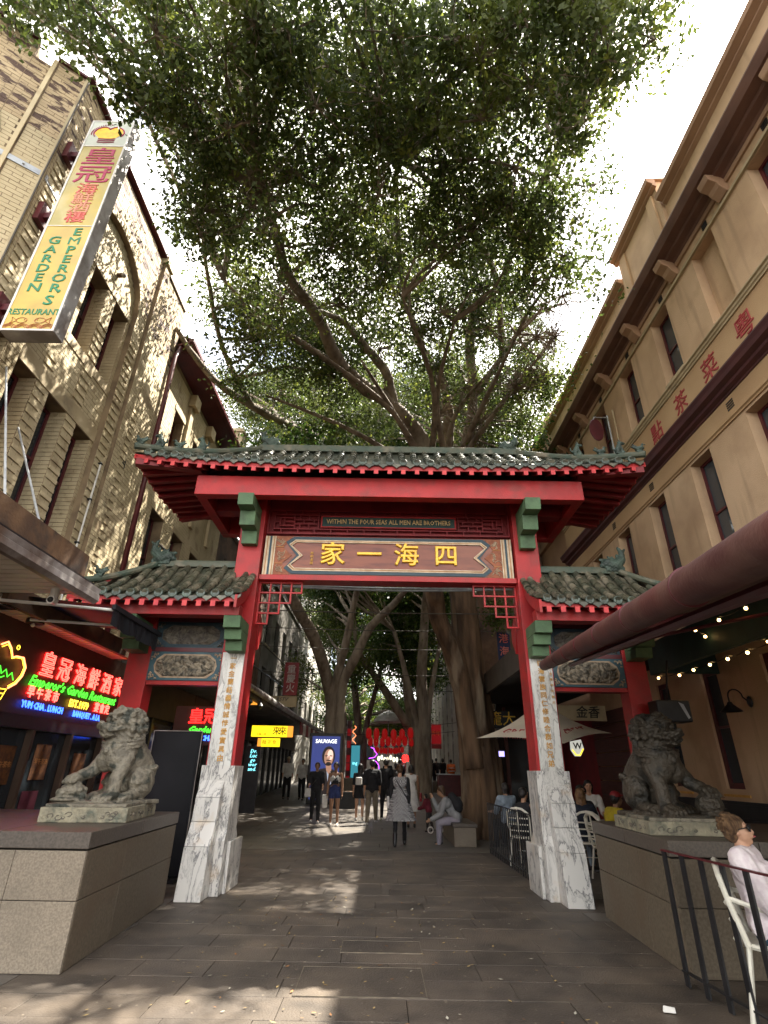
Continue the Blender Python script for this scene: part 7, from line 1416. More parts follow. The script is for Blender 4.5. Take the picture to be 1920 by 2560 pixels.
railing('black bar railing in front of the cafe tables beyond the right gate base', [(2.36, 9.3, 0), (2.32, 12.9, 0)], 24, .93, .02)
# ------------------------------------------------------------------ people
def skin(n, c): M[n] = mat(n, c, tuple(x * .85 for x in c), 9, .5, spec=.4); return n
skin('skin_light', (.56, .32, .21)); skin('skin_mid', (.36, .20, .12)); skin('skin_tan', (.28, .15, .09))
def cloth(n, c, c2=None, **k): M[n] = mat(n, c, c2, k.pop('sc', 7), .85, .3, 45, **k); return n
cloth('black_cloth', (.014, .014, .017)); cloth('navy_cloth', (.015, .02, .035)); cloth('khaki_cloth', (.20, .165, .12)); cloth('white_cloth', (.62, .60, .57), (.5, .48, .46)); cloth('grey_cloth', (.27, .27, .27), (.2, .2, .205)); cloth('lilac_grey', (.30, .27, .31), (.23, .21, .25))
cloth('denim_blue', (.02, .03, .11), (.03, .045, .14)); cloth('maroon_cloth', (.17, .02, .035)); cloth('yellow_cloth', (.50, .40, .03), (.4, .3, .02)); cloth('teal_denim', (.02, .055, .085), (.03, .07, .10)); cloth('pale_denim', (.25, .31, .38)); cloth('hivis', (.75, .16, .04)); cloth('charcoal_cloth', (.05, .045, .045)); cloth('dk_denim', (.02, .032, .055))
cloth('linen_pinkish', (.82, .74, .76), (.72, .62, .66), sc=22)
M['hair_black'] = mat('black_hair', (.010, .008, .008), (.02, .016, .014), 30, .45, .5, 80, stretch=(1, 1, .2)); M['hair_brown'] = mat('brown_hair', (.045, .024, .013), (.075, .04, .02), 30, .5, .5, 80, stretch=(1, 1, .2)); M['hair_auburn'] = mat('short_auburn_hair', (.07, .035, .018), (.24, .14, .07), 14, .5, 1, 90, stretch=(3, 3, .6)); M['hair_blond'] = mat('dark_blond_hair', (.20, .11, .05), (.12, .06, .03), 26, .5, .5, 80)
M['shoe_white'] = mat('white_shoe_leather', (.65, .63, .6), None, 8, .5); M['shoe_black'] = mat('black_shoe_leather', (.015, .015, .016), None, 8, .4); M['eye_dk'] = mat('dark_eye', (.02, .015, .012), None, 8, .2); M['lip'] = mat('lip_colour', (.30, .07, .07), None, 8, .45)
cg = M['gingham'] = mat('black_white_gingham', (.5, .5, .5), None, 5, .85)
_n, _l = cg.node_tree.nodes, cg.node_tree.links; _ck = _n.new('ShaderNodeTexChecker'); _ck.inputs['Scale'].default_value = 34; _ck.inputs[1].default_value = (.42, .41, .41, 1); _ck.inputs[2].default_value = (.05, .05, .055, 1); _tc = _n.new('ShaderNodeTexCoord'); _l.new(_tc.outputs['Object'], _ck.inputs[0]); _l.new(_ck.outputs[0], _n['Principled BSDF'].inputs['Base Color'])
def rotd(pitch, out, side):   # direction from straight down; pitch swings forward (+y), out swings sideways
    return Vector((side * math.sin(out) * math.cos(pitch) if abs(out) > 0 else 0, math.sin(pitch), -math.cos(pitch) * math.cos(out)))
def joints(H, pose):
    p = dict(lean=0, hipz=None, twist=0, L=dict(), R=dict(), head=(0, 0)); p.update(pose); J = {}
    leg = {}
    for s, sd in (('L', -1), ('R', 1)):
        q = dict(hip=0, knee=0, splay=.04, arm=.05, elbow=.15, out=.12, fout=None); q.update(p[s]); leg[s] = q
    for s, sd in (('L', -1), ('R', 1)):
        q = leg[s]; th = rotd(q['hip'], q['splay'], sd); sh = rotd(q['hip'] - q['knee'], q['splay'] * .4, sd)
        q['th'], q['sh'] = th, sh; q['drop'] = -(th.z * .245 + sh.z * .245) * H + .045 * H + .0
    hz = p['hipz'] if p['hipz'] is not None else max(leg['L']['drop'], leg['R']['drop'])
    P = Vector((0, 0, hz)); J['pelvis'] = P + Vector((0, 0, .03 * H)); ln = p['lean']; up = Vector((0, math.sin(ln), math.cos(ln))); ax = Vector((math.cos(p['twist']), math.sin(p['twist']), 0))
    J['waist'] = P + up * .10 * H; J['chest'] = P + up * .20 * H; J['neckb'] = P + up * .295 * H; nk = (up + Vector((0, .12, .3))).normalized(); nf = p.get('neckf', 1); J['neck'] = J['neckb'] + nk * .045 * H * nf; J['head'] = J['neckb'] + nk * .105 * H * (.45 + .55 * nf); J['up'] = up; J['ax'] = ax
    for s, sd in (('L', -1), ('R', 1)):
        q = leg[s]; J['hip' + s] = P + Vector((sd * .050 * H, 0, 0)); J['knee' + s] = J['hip' + s] + q['th'] * .245 * H; J['ank' + s] = J['knee' + s] + q['sh'] * .245 * H
        J['sho' + s] = P + up * .275 * H + ax * sd * .102 * H; a = rotd(q['arm'] , q['out'], sd); J['elb' + s] = J['sho' + s] + a * .175 * H; b = rotd(q['arm'] + q['elbow'], q['fout'] if q['fout'] is not None else q['out'] * .3, sd); J['wri' + s] = J['elb' + s] + b * .145 * H; J['hd' + s] = b
    return J
def add_body(k, J, H, inf=0, what='tahls', female=False, finger=True):
    h = H
    if 't' in what:
        w = .85 if female else 1
        ax = J['ax']
        capsule(k, J['chest'] + J['up'] * .03 * h - ax * .055 * h * w, J['chest'] + J['up'] * .03 * h + ax * .055 * h * w, .058 * h * w + inf, .058 * h * w + inf)
        capsule(k, J['chest'] + J['up'] * .065 * h - ax * .075 * h * w, J['chest'] + J['up'] * .065 * h + ax * .075 * h * w, .040 * h + inf, .040 * h + inf)
        capsule(k, J['waist'] - Vector((.035 * h, 0, 0)), J['waist'] + Vector((.035 * h, 0, 0)), .052 * h * w + inf, .052 * h * w + inf); capsule(k, J['waist'], J['chest'], .065 * h * w + inf, .07 * h * w + inf)
        capsule(k, J['pelvis'] - Vector((.042 * h, 0, 0)), J['pelvis'] + Vector((.042 * h, 0, 0)), .055 * h + inf, .055 * h + inf); capsule(k, J['pelvis'], J['waist'], .068 * h + inf, .062 * h * w + inf)
        if female: 
            for s in (-1, 1): k.ball(J['chest'] + J['up'] * .02 * h + ax * s * .042 * h + Vector((0, .045 * h, 0)), .033 * h + inf, 8)
        capsule(k, J['neckb'] - J['up'] * .03 * h - ax * .05 * h, J['neckb'] - J['up'] * .03 * h + ax * .05 * h, .028 * h + inf, .028 * h + inf)
    for s in 'LR':
        if 'u' in what or 'a' in what:   # upper arm
            capsule(k, J['sho' + s], J['elb' + s], .030 * h + inf, .024 * h + inf)
        if 'a' in what or 'f' in what: capsule(k, J['elb' + s], J['wri' + s], .024 * h + inf, .016 * h + inf)
        if 'a' in what and inf == 0:
            d = J['hd' + s]; w = J['wri' + s]; sd = -1 if s == 'L' else 1; side = Vector((0, 1, 0)) - d * d.y; side = side.normalized() if side.length > .1 else Vector((1, 0, 0))
            pc = w + d * .035 * h; capsule(k, pc - side * .010 * h, pc + side * .010 * h, .012 * h, .012 * h); capsule(k, w, pc, .014 * h, .014 * h)
            inw = Vector((-sd, 0, 0))
            for i, L in enumerate((.040, .046, .043, .034)):
                b = pc + side * (.015 - .010 * i) * h + d * .012 * h; m_ = b + d * L * .55 * h + inw * .004 * h; capsule(k, b, m_, .0054 * h, .005 * h, 6); capsule(k, m_, m_ + (d + inw * .5).normalized() * L * .5 * h, .005 * h, .0042 * h, 6)
            capsule(k, w + d * .02 * h + side * .014 * h, w + d * .045 * h + side * .032 * h, .0065 * h, .0052 * h, 6)
        if 'h' in what or 'l' in what: capsule(k, J['hip' + s], J['knee' + s], .048 * h + inf, .033 * h + inf)
        if 'l' in what or 'c' in what:
            capsule(k, J['knee' + s], J['ank' + s], .031 * h + inf, .020 * h + inf); m_ = J['knee' + s].lerp(J['ank' + s], .3) - Vector((0, .008 * h, 0)); k.ball(m_, .031 * h + inf, 8)
    if 's' in what or 'o' in what:
        for s in 'LR': capsule(k, J['ank' + s], J['ank' + s] + Vector((0, .065 * h, -.028 * h)), .020 * h, .016 * h)
def add_head(k, J, h, yaw=0, pitch=0, female=False):
    c = J['head']; m = Matrix.Translation(c) @ Matrix.Rotation(yaw, 4, 'Z') @ Matrix.Rotation(pitch, 4, 'X'); k0 = len(k.v); s = h * (.97 if female else 1)
    k.ball((0, -.008 * s, .018 * s), (.044 * s, .054 * s, .050 * s), 14); k.ball((0, .012 * s, -.012 * s), (.038 * s, .040 * s, .046 * s), 12); capsule(k, (0, .022 * s, -.046 * s), (0, .030 * s, -.046 * s), .019 * s, .014 * s)
    capsule(k, (0, .046 * s, .012 * s), (0, .056 * s, -.012 * s), .007 * s, .0095 * s, 8); k.ball((0, .048 * s, -.029 * s), (.016 * s, .008 * s, .007 * s), 8)
    for q in (-1, 1): k.ball((q * .043 * s, -.004 * s, -.002 * s), (.007 * s, .012 * s, .016 * s), 8); k.ball((q * .018 * s, .040 * s, .018 * s), (.014 * s, .010 * s, .006 * s), 8)
    for i in range(k0, len(k.v)): k.v[i] = tuple(m @ Vector(k.v[i]))
    capsule(k, J['neckb'], J['neck'] + (c - J['neck']) * .4, .031 * h, .028 * h); return m
def hair(t, m, s, style, mt, vox):
    k = MB()
    if style in ('short', 'long', 'bun', 'bob', 'messy'):
        k.ball((0, -.014 * s, .026 * s), (.050 * s, .056 * s, .050 * s), 14); k.ball((0, -.030 * s, .0), (.047 * s, .040 * s, .046 * s), 12)
        for q in (-1, 1): k.ball((q * .040 * s, -.012 * s, .012 * s), (.013 * s, .024 * s, .026 * s), 8)
    if style in ('long', 'bob'):
        z1 = -.13 if style == 'long' else -.055
        for q in (-1, -.5, 0, .5, 1): capsule(k, (q * .038 * s, -.035 * s + abs(q) * .018 * s, .01 * s), (q * .036 * s, -.045 * s + abs(q) * .012 * s, z1 * s), .022 * s, .014 * s)
    if style == 'bun': k.ball((0, -.055 * s, .055 * s), .026 * s, 10); k.ball((0, -.045 * s, .03 * s), .03 * s, 10)
    if style == 'messy':
        rr = random.Random(2)
        for i in range(46): a, b = rr.uniform(-3.0, -.1), rr.uniform(-.3, 1.5); c_ = Vector((math.cos(a) * math.cos(b) * .048 * s, math.sin(a) * math.cos(b) * .052 * s - .008 * s, .026 * s + math.sin(b) * .048 * s)); e_ = c_ + Vector((math.cos(a) * .010 * s, -.014 * s + math.sin(a) * .006 * s, rr.uniform(-.012, .012) * s)); capsule(k, c_, e_, .0105 * s, .005 * s, 6)
    for i in range(len(k.v)): k.v[i] = tuple(m @ Vector(k.v[i]))
    fuse(k, 'hair', vox * .8, mt, t, 1)
def skirt(t, name, J, H, z0, z1, r0, r1, mt, tiers=0, sway=0, seed=0):
    k = MB(); n = 44; rows_ = 14; c0 = J['waist']; vs = []
    for i in range(rows_ + 1):
        v = i / rows_; z = lerp(z1, z0, v); r = lerp(r0, r1, v ** .8); r += (.010 * H if tiers and (v * tiers) % 1 < .12 else 0)
        for j in range(n):
            a = 2 * math.pi * j / n; f = 1 + .07 * v * math.sin(a * 9 + seed + 3 * math.sin(v * 3)) + .03 * v * math.sin(a * 17); vs.append((c0.x + math.cos(a) * r * f + sway * v, c0.y + math.sin(a) * r * .8 * f, z))
    k.add(vs, [(i * n + j, i * n + (j + 1) % n, (i + 1) * n + (j + 1) % n, (i + 1) * n + j) for i in range(rows_) for j in range(n)]); return k.build(name, mt, t, smooth=True)
def person(label, loc, face, H, pose, sk, hr, top, bottom, shoes, female=False, vox=.0135, cap=None, z=None, extra=None, head=(0, 0), glasses=False, beard=False, group=None):
    """face: direction (degrees, 0 = away from the camera +Y, 180 = towards the camera)"""
    zz = gz(loc[1]) if z is None else z
    t = thing('person', label, 'person', (loc[0], loc[1], zz), R(-face), group, world=False)
    if abs(face) < 1e-6: ORG[t.name] = Vector((0, 0, 0))
    J = joints(H, pose); k = MB(); add_body(k, J, H, 0, 'tals', female); m = add_head(k, J, H, R(-head[0]), R(head[1]), female)
    fuse(k, 'body', vox, sk, t, 2)
    eye = MB()
    for q in (-1, 1): eye.ball(tuple(m @ Vector((q * .018 * H, .0475 * H, .008 * H))), (.0060 * H,) * 3, 6)
    eye.build('eyes', 'eye_dk', t)
    if hr: hair(t, m, H, hr[0], hr[1], vox)
    if beard:
        b = MB(); 
        for q in (-1, -.5, 0, .5, 1): b.ball(tuple(m @ Vector((q * .030 * H, .034 * H - abs(q) * .016 * H, -.044 * H + abs(q) * .016 * H))), .017 * H, 8)
        fuse(b, 'beard', vox * .8, hr[1], t, 1)
    # garments: (kind, material, thickness)
    for g in top + bottom:
        kd, mt = g[0], g[1]; k = MB(); th = g[2] if len(g) > 2 else .009
        if kd == 'shirt': add_body(k, J, H, th, 'tu', female)
        elif kd == 'longsleeve': add_body(k, J, H, th, 'tuf', female)
        elif kd == 'vest': add_body(k, J, H, th, 't', female)
        elif kd == 'croptop':
            capsule(k, J['chest'] - J['ax'] * .05 * H, J['chest'] + J['ax'] * .05 * H, .054 * H + .006, .054 * H + .006)
            for s in (-1, 1): k.ball(J['chest'] + J['up'] * .02 * H + J['ax'] * s * .042 * H + Vector((0, .045 * H, 0)), .034 * H + .006, 8); capsule(k, J['chest'] + J['up'] * .03 * H + J['ax'] * s * .04 * H + Vector((0, .04 * H, 0)), J['neckb'] + J['ax'] * s * .045 * H, .012 * H, .012 * H)
        elif kd == 'pants': add_body(k, J, H, th, 'l'); capsule(k, J['pelvis'] - Vector((.042 * H, 0, 0)), J['pelvis'] + Vector((.042 * H, 0, 0)), .055 * H + th, .055 * H + th)
        elif kd == 'shorts':
            for s in 'LR': capsule(k, J['hip' + s], J['hip' + s].lerp(J['knee' + s], g[3] if len(g) > 3 else .45), .050 * H + th, .046 * H + th)
            capsule(k, J['pelvis'] - Vector((.042 * H, 0, 0)), J['pelvis'] + Vector((.042 * H, 0, 0)), .057 * H + th, .057 * H + th); capsule(k, J['pelvis'], J['waist'], .068 * H + th * .5, .055 * H + th * .5)
        elif kd == 'skirt': skirt(t, 'skirt', J, H, g[3], J['waist'].z, .075 * H, g[4], mt); continue
        elif kd == 'dress': skirt(t, 'dress_skirt', J, H, g[3], J['waist'].z + .06 * H, .085 * H, g[4], mt, tiers=3, sway=.02); add_body(k, J, H, th, 't', female); kd = 'dress_top'
        fuse(k, {'vest': 'top', 'shirt': 'shirt', 'longsleeve': 'long_sleeved_top', 'pants': 'trousers'}.get(kd, kd), vox, mt, t, 1)
    if shoes:
        for s in 'LR':
            k = MB(); a = J['ank' + s]; capsule(k, a + Vector((0, -.012 * H, -.022 * H)), a + Vector((0, .075 * H, -.030 * H)), .0245 * H, .021 * H); k.ball(a, .026 * H, 8)
            if shoes[1:] == ('boots',): capsule(k, a, a.lerp(J['knee' + s], .45), .028 * H, .033 * H)
            fuse(k, 'shoe', vox, shoes[0], t, 1)
    if cap:
        k = MB(); k.ball((0, -.010 * H, .036 * H), (.052 * H, .058 * H, .044 * H), 14); k.prism([(-.036 * H, .03 * H), (.036 * H, .03 * H), (.026 * H, .095 * H), (-.026 * H, .095 * H)], lambda a, b, d: (a, b, d), .034 * H, .040 * H); k.xf(m); k.build('cap', cap, t, smooth=True)
    if glasses:
        k = MB()
        for q in (-1, 1): k0 = len(k.v); k.ball((0, 0, 0), (.0205 * H, .007 * H, .0165 * H), 12); [k.v.__setitem__(i, tuple(Vector(k.v[i]) + Vector((q * .0195 * H, .050 * H, .007 * H)))) for i in range(k0, len(k.v))]; k.tube([(q * .034 * H, .045 * H, .010 * H), (q * .044 * H, .0, .008 * H)], .0022 * H, 5)
        k.tube([(-.008 * H, .053 * H, .010 * H), (.008 * H, .053 * H, .010 * H)], .002 * H, 5); k.xf(m); k.build('sunglasses', 'black', t, smooth=True)
    if extra: extra(t, J, H, m)
    return t
def strap(t, pts, mt='black_cloth', r=.012): MB().tube(pts, r, 6).build('strap', mt, t)
def bag(t, c, s, mt, name='bag'):
    k = MB(); k.box(c[0] - s[0], c[0] + s[0], c[1] - s[1], c[1] + s[1], c[2] - s[2], c[2] + s[2]); return k.build(name, mt, t, bevel=min(s) * .6)
W = lambda a, sgn: dict(hip=a * sgn, knee=abs(a) * .9 if sgn < 0 else .12)
def walk(a=.34, arms=.25, **k): d = dict(L=dict(hip=a, knee=.12, arm=-arms, elbow=.25), R=dict(hip=-a * .8, knee=a * 1.3, arm=arms, elbow=.35)); d.update(k); return d
GW = 'people strolling up the street away from the gate'; GT = 'people walking towards the gate'; GD = 'diners at the cafe tables'
# --- walking away
person('woman with long dark hair, black skirt and small white backpack, walking away', (-.62, 18.7), 0, 1.60, walk(.22), 'skin_light', ('long', 'hair_black'), [('shirt', 'black_cloth')], [('skirt', 'black_cloth', .01, .62, .21)], ('shoe_white',), True, group=GW,
       extra=lambda t, J, H, m: bag(t, (-.04, -.17, 1.10), (.10, .05, .11), 'white_cloth', 'backpack'))
person('broad man in black tee and khaki trousers walking away', (-.23, 18.0), 4, 1.76, walk(-.25), 'skin_mid', ('short', 'hair_black'), [('shirt', 'black_cloth', .035)], [('pants', 'khaki_cloth', .02)], ('shoe_white',), group=GW)
person('slim young man all in black with white shoes walking away', (.19, 19.0), -3, 1.74, walk(.18), 'skin_light', ('short', 'hair_black'), [('longsleeve', 'black_cloth', .018)], [('pants', 'black_cloth', .012)], ('shoe_white',), group=GW)
def dress_x(t, J, H, m):
    strap(t, [(-.12, -.03, 1.40), (-.02, -.13, 1.22), (.15, -.12, .98)]); bag(t, (.19, -.04, .92), (.05, .10, .09), 'black_cloth', 'shoulder_bag'); bag(t, (-.27, .04, .86), (.03, .10, .12), 'white_cloth', 'carrier_bag')
person('woman in black and white gingham tiered dress over black top walking away', (.47, 13.9), 3, 1.68, walk(-.20, .1), 'skin_light', ('bun', 'hair_brown'), [('longsleeve', 'black_cloth', .010)], [('dress', 'gingham', .016, .50, .33), ('pants', 'black_cloth', .002)], ('shoe_black', 'boots'), True, vox=.012, extra=dress_x, group=GW)
person('woman in sleeveless white dress carrying a red bag, walking away on the right', (.92, 17.3), 8, 1.62, walk(.18), 'skin_tan', ('bob', 'hair_black'), [('vest', 'white_cloth')], [('skirt', 'white_cloth', .01, .42, .24)], ('shoe_black',), True, group=GW, extra=lambda t, J, H, m: bag(t, (.27, .0, .78), (.03, .12, .11), 'red_dk', 'handbag'))
# --- walking towards the camera
def bag9(t, J, H, m): strap(t, [(-.12, .08, 1.30), (.05, .14, 1.1), (.20, .08, .92)], 'charcoal_cloth'); bag(t, (.24, .10, .80), (.09, .05, .12), 'white_cloth', 'tote_bag')
person('man in black tee and black trousers with pale cross-body bag, walking towards camera', (-1.93, 18.1), 176, 1.62, walk(.12, .1, R=dict(hip=-.1, knee=.2, arm=.25, elbow=1.1, out=.15), L=dict(hip=.14, knee=.1, arm=.2, elbow=.9)), 'skin_mid', ('short', 'hair_brown'), [('shirt', 'black_cloth', .025)], [('pants', 'black_cloth', .018)], ('shoe_white',), extra=bag9, group=GT)
def bag10(t, J, H, m): strap(t, [(-.13, .06, 1.30), (.02, .16, 1.15), (.16, .10, 1.0)], 'black_cloth', .02); bag(t, (-.02, .17, 1.12), (.09, .03, .05), 'black_cloth', 'belt_bag'); bag(t, (.28, .05, .62), (.08, .05, .17), 'white_cloth', 'carrier_bag')
person('woman in white crop top and dark blue shorts, walking towards camera', (-1.31, 17.5), 182, 1.64, walk(.10, .1), 'skin_tan', ('bun', 'hair_black'), [('croptop', 'white_cloth')], [('shorts', 'denim_blue', .010, .34)], ('shoe_white',), True, extra=bag10, group=GT)
person('man in white shirt and pale cap near the dark shopfront on the left', (-4.1, 26.2), 170, 1.68, walk(.1), 'skin_mid', ('short', 'hair_black'), [('shirt', 'white_cloth', .03)], [('pants', 'black_cloth', .018)], ('shoe_black',), cap='lintel', vox=.017, group=GT)
person('man in white shirt beside the perfume poster, bare headed', (-3.42, 26.0), 190, 1.62, walk(.12), 'skin_tan', ('short', 'hair_black'), [('shirt', 'white_cloth', .03)], [('pants', 'black_cloth', .018)], ('shoe_black',), vox=.017, group=GT)
# --- far figures
for i, (x, y, c, b, lb) in enumerate(((.62, 22.5, 'charcoal_cloth', 'navy_cloth', 'person in charcoal behind the gingham dress woman'), (.35, 27, 'black_cloth', 'black_cloth', 'far person in black below the small lantern string, left one'), (.95, 28, 'navy_cloth', 'khaki_cloth', 'far person in navy below the small lantern string, right one'), (1.3, 35, 'white_cloth', 'black_cloth', 'far person in white below the neon character'),
        (3.2, 36, 'black_cloth', 'black_cloth', 'far person in black right of the festival pillar, leftmost'), (3.55, 37, 'charcoal_cloth', 'black_cloth', 'far person in charcoal right of the festival pillar, middle'), (3.85, 36, 'black_cloth', 'navy_cloth', 'far person in black with dark trousers beside the orange vest worker'), (-.4, 40, 'navy_cloth', 'black_cloth', 'far person left of the pale lantern cluster'))):
    person(lb, (x, y), (i * 47) % 40 - 20, 1.60 + .03 * (i % 4), walk(.15 if i % 2 else -.15), 'skin_mid', ('short' if i % 2 else 'bob', 'hair_black'), [('shirt', c, .02)], [('pants', b, .015)], ('shoe_black',), vox=.022, group='distant pedestrians')
person('worker in orange high visibility vest behind the red counter', (4.0, 33, ), 0, 1.62, walk(.05), 'skin_mid', ('short', 'hair_black'), [('shirt', 'hivis', .03)], [('pants', 'black_cloth', .015)], ('shoe_black',), vox=.02, extra=lambda t, J, H, m: (MB().tube([(math.cos(a) * .185, math.sin(a) * .15, 1.18) for a in [.4 * i for i in range(17)]], .018, 5).build('reflective_band', 'white', t), MB().tube([(math.cos(a) * .185, math.sin(a) * .15, 1.02) for a in [.4 * i for i in range(17)]], .018, 5).build('reflective_band', 'white', t)))
# --- seated on the bench, with child
def sit(hz, kneeL=1.55, lean=.1, **k): d = dict(hipz=hz, lean=lean, L=dict(hip=1.5, knee=kneeL, arm=.5, elbow=1.0, splay=.12), R=dict(hip=1.5, knee=kneeL, arm=.5, elbow=1.0, splay=.12)); d.update(k); return d
def bp7(t, J, H, m):
    bk = Vector((0, -math.cos(.55), math.sin(.55))); u = J['up']; c = J['chest']; k = MB(); capsule(k, c + bk * .17 - u * .14, c + bk * .17 + u * .10, .13, .11); capsule(k, c + bk * .25 - u * .12, c + bk * .25 - u * .02, .08, .08); fuse(k, 'backpack', .014, 'black_cloth', t, 2)
    for q in (-1, 1): a = Vector((q * .11, 0, 0)); strap(t, [a + c + bk * .12 + u * .12, a + c + u * .19, a + c - bk * .13 + u * .06, a + c - bk * .10 - u * .12, a + c + bk * .10 - u * .16])
person('man in grey shirt with black backpack sitting on the granite bench leaning forward', (1.82, 14.35), -80, 1.70, sit(.50, 1.50, .55, L=dict(hip=1.42, knee=1.42, arm=.35, elbow=.75, splay=.1, out=.05), R=dict(hip=1.46, knee=1.5, arm=.75, elbow=1.95, splay=.1, out=.05)), 'skin_mid', ('bob', 'hair_brown'), [('longsleeve', 'grey_cloth', .025)], [('pants', 'lilac_grey', .022)], ('shoe_black',), vox=.0125, extra=bp7, head=(0, -18))
person('small child in maroon jacket standing by the seated man', (1.36, 16.6), -60, .92, dict(lean=.25, L=dict(hip=.1, knee=.1, arm=.35, elbow=.9), R=dict(hip=-.1, knee=.2, arm=.3, elbow=1.1)), 'skin_light', ('bob', 'hair_black'), [('longsleeve', 'maroon_cloth', .03), ('vest', 'maroon_cloth', .035)], [('pants', 'charcoal_cloth', .012)], ('shoe_black',), vox=.0125)
scoot = thing('toy_scooter', 'small child scooter with pale wheels beside the child in maroon', 'scooter', (1.5, 16.3, 0))
for x in (1.36, 1.62): wq = MB().tube([(x + .07 * math.cos(a), 16.2, .09 + .07 * math.sin(a) + gz(16.2)) for a in [.5236 * i for i in range(13)]], .016, 6).build('wheel', 'white', scoot)
MB().tube([(1.36, 16.2, .13), (1.62, 16.2, .12), (1.66, 16.2, .62)], .014, 6).build('frame', 'black', scoot)
# --- chairs, tables and diners right behind the gate
def bistro(lb, x, y, face, group='white bistro chairs'):
    t = thing('cafe_chair', lb, 'chair', (x, y, 0), R(-face), group, world=False); w = .23
    k = MB().tube([(w * math.cos(a), -.02 + w * math.sin(a), .45) for a in [.4 * i for i in range(17)]], .018, 6); k.lathe([(0, .445), (.22, .445), (.225, .46), (0, .462)], (0, -.02, 0), 20); k.build('seat', 'chair_wh', t)
    MB().tube([(-.20, -.17, .45), (-.225, -.23, .70), (-.20, -.26, .85), (-.10, -.275, .91), (0, -.28, .925), (.10, -.275, .91), (.20, -.26, .85), (.225, -.23, .70), (.20, -.17, .45)], .021, 8).build('back_frame', 'chair_wh', t)
    k = MB()
    for z in (.56, .66, .76): k.tube([(-.215, -.205 - (z - .5) * .1, z), (0, -.25 - (z - .5) * .1, z), (.215, -.205 - (z - .5) * .1, z)], .013, 6)
    k.tube([(0, -.22, .46), (0, -.285, .92)], .013, 6); k.build('back_slats', 'chair_wh', t)
    for q in (-1, 1):
        MB().tube([(q * .22, -.22, .72), (q * .25, -.05, .68), (q * .25, .12, .655), (q * .21, .16, .60), (q * .19, .15, .45)], .017, 6).build('armrest', 'chair_wh', t)
        MB().tube([(q * .19, .14, .45), (q * .215, .19, .0)], .018, 6).build('leg', 'chair_wh', t); MB().tube([(q * .19, -.17, .45), (q * .22, -.25, .0)], .018, 6).build('leg', 'chair_wh', t)
    MB().tube([(-.2, .05, .22), (.2, .05, .22)], .008, 5).build('stretcher', 'chair_wh', t); return t
M['chair_wh'] = mat('ivory_painted_aluminium', (.74, .71, .62), (.62, .59, .5), 8, .4)
def table(lb, x, y): t = thing('cafe_table', lb, 'table', (x, y, 0), group='cafe tables'); MB().lathe([(0, .735), (.38, .735), (.385, .75), (0, .752)], (x, y, 0), 22).build('table_top', 'steel', t); MB().tube([(x, y, .02), (x, y, .735)], .03, 8).build('pedestal', 'black', t); MB().lathe([(.26, 0), (.25, .02), (.04, .05)], (x, y, 0), 16).build('base', 'black', t)
table('round steel cafe table between the bearded man and the long haired woman', 3.95, 11.1); table('round steel cafe table near the black railing', 2.95, 12.3); table('round steel cafe table beside the diner in yellow', 4.9, 10.3)
for lb, x, y, f in (('ivory bistro chair of the bearded diner', 3.93, 11.85, 172), ('ivory bistro chair of the long haired diner, nearest the right gate base', 3.62, 10.72, 10), ('ivory bistro chair behind the black railing', 2.72, 11.4, 40), ('ivory bistro chair of the diner in yellow', 3.74, 10.03, 80)): bistro(lb, x, y, f)
person('bearded man in open dark shirt sitting behind the right marble base, facing camera', (3.93, 11.75), 172, 1.74, sit(.5), 'skin_light', ('short', 'hair_black'), [('longsleeve', 'black_cloth', .02)], [('pants', 'pale_denim', .015)], ('shoe_black',), beard=True, group=GD, z=0, vox=.012)
person('woman with long blond ponytail in navy top, back to camera', (3.62, 10.75), 10, 1.66, sit(.5), 'skin_light', ('long', 'hair_blond'), [('longsleeve', 'navy_cloth', .025)], [('pants', 'pale_denim', .015)], ('shoe_black',), True, group=GD, z=0, vox=.012)
person('diner with glasses and pale top behind the bearded man', (4.45, 12.7), 190, 1.75, sit(.58), 'skin_light', ('bob', 'hair_black'), [('shirt', 'white_cloth', .02)], [('pants', 'black_cloth', .015)], ('shoe_black',), True, group=GD, z=0)
person('diner in bright yellow shirt and red and black cap beside the right lion', (3.80, 10.05), 80, 1.66, sit(.5, lean=.3), 'skin_tan', ('short', 'hair_black'), [('shirt', 'yellow_cloth', .035)], [('pants', 'black_cloth', .015)], ('shoe_black',), group=GD, z=0, cap='red_dk', vox=.012)
person('woman in pale top with dark hair sitting beyond the black railing', (2.9, 13.6), -20, 1.68, sit(.52), 'skin_light', ('bob', 'hair_black'), [('shirt', 'pale_denim', .03)], [('pants', 'black_cloth', .015)], ('shoe_black',), True, group=GD, z=0)
person('diner with bare arms hidden behind the ivory chair at the railing', (2.72, 11.5), 60, 1.62, sit(.5), 'skin_mid', ('short', 'hair_black'), [('vest', 'black_cloth', .02)], [('pants', 'black_cloth', .015)], ('shoe_black',), group=GD, z=0)
# --- left edge pedestrian
person('pedestrian in printed white tee passing at the extreme left edge', (-4.75, 6.85), 150, 1.62, walk(.2), 'skin_tan', ('short', 'hair_black'), [('shirt', 'white_cloth', .03)], [('pants', 'navy_cloth', .015)], ('shoe_black',), z=0, vox=.011)
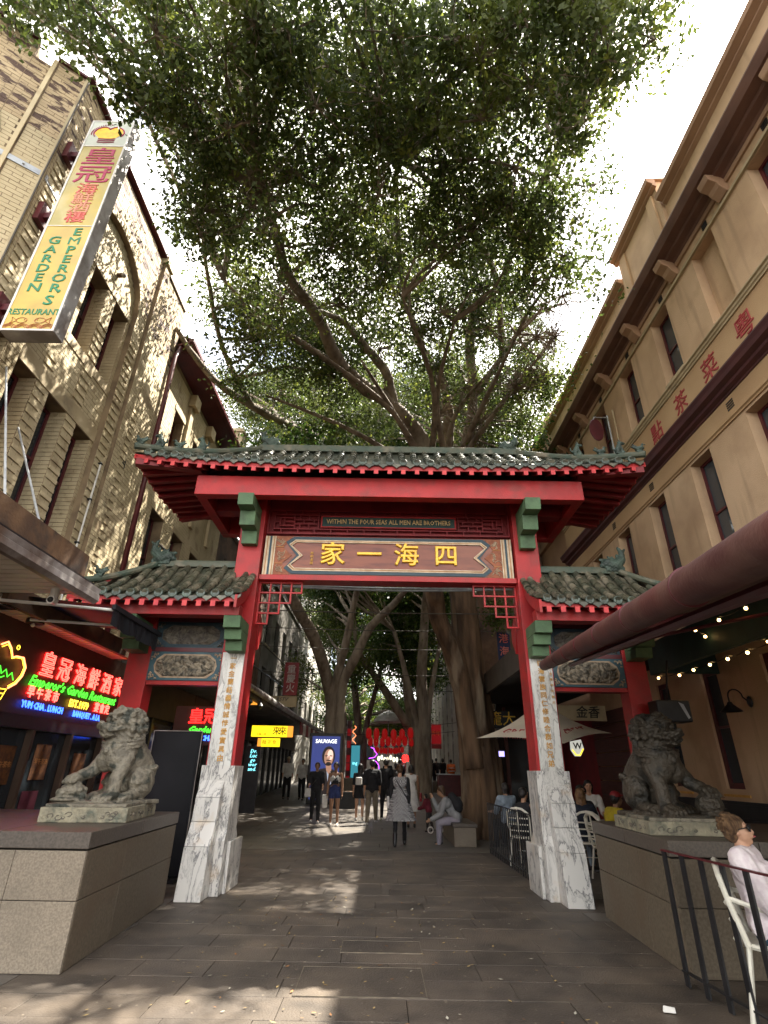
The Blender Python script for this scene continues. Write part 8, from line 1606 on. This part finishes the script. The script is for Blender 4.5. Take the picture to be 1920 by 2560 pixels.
# --- foreground woman in the right corner
bistro('ivory bistro chair in the right foreground carrying the woman in sunglasses', 2.82, 4.66, 122)
def wx(t, J, H, m):
    # collar, cord, watch, earring, necklace, lips, ear
    k = MB(); nb = J['neckb']
    for q in (-1, 1): k.add([tuple(nb + Vector((q * .06, -.04, .03))), tuple(nb + Vector((q * .085, .01, -.005))), tuple(nb + Vector((q * .045, .085, -.09))), tuple(nb + Vector((q * .035, .055, -.01)))], [(0, 1, 2, 3) if q > 0 else (3, 2, 1, 0)])
    o = k.build('collar', 'linen_pinkish', t); sld = o.modifiers.new('s', 'SOLIDIFY'); sld.thickness = .006
    MB().tube([tuple(nb + Vector((.02, .075, -.07))), tuple(J['chest'] + Vector((.015, .125, -.02))), tuple(J['waist'] + Vector((.0, .125, .0)))], .004, 5).build('drawcord', 'black', t)
    MB().tube([tuple(nb + Vector((math.sin(a) * .055, .02 + math.cos(a) * .055, -.02 - .02 * math.cos(a)))) for a in [-1.6 + .4 * i for i in range(9)]], .003, 5).build('necklace', 'gold', t)
    MB().ball(tuple(m @ Vector((-.046 * H, -.002 * H, -.022 * H))), .006, 8).build('earring', 'gold', t)
    MB().ball(tuple(m @ Vector((0, .0545 * H, -.029 * H))), (.012, .012, .007), 10).build('lips', 'lip', t)
    w = J['wriL']; d = J['hdL']; a = d.cross(Vector((1, 0, 0))).normalized(); b = d.cross(a).normalized(); MB().tube([tuple(w - d * .01 + a * math.cos(q) * .030 + b * math.sin(q) * .030) for q in [.5 * i for i in range(14)]], .005, 6).build('watch', 'black', t)
person('older woman with short auburn hair, sunglasses and pale linen shirt sitting in the right corner', (2.79, 4.64), 132, 1.62,
       dict(hipz=.52, lean=-.12, neckf=.62, L=dict(hip=1.40, knee=1.25, arm=.15, elbow=.75, out=.30, fout=.1, splay=.06), R=dict(hip=1.5, knee=1.35, arm=.45, elbow=.9, out=.2, splay=.14)), 'skin_light', ('messy', 'hair_auburn'), [('shirt', 'linen_pinkish', .034)], [('pants', 'teal_denim', .014)], ('shoe_white',), True, z=0, vox=.0075, glasses=True, extra=wx, head=(-6, 12))
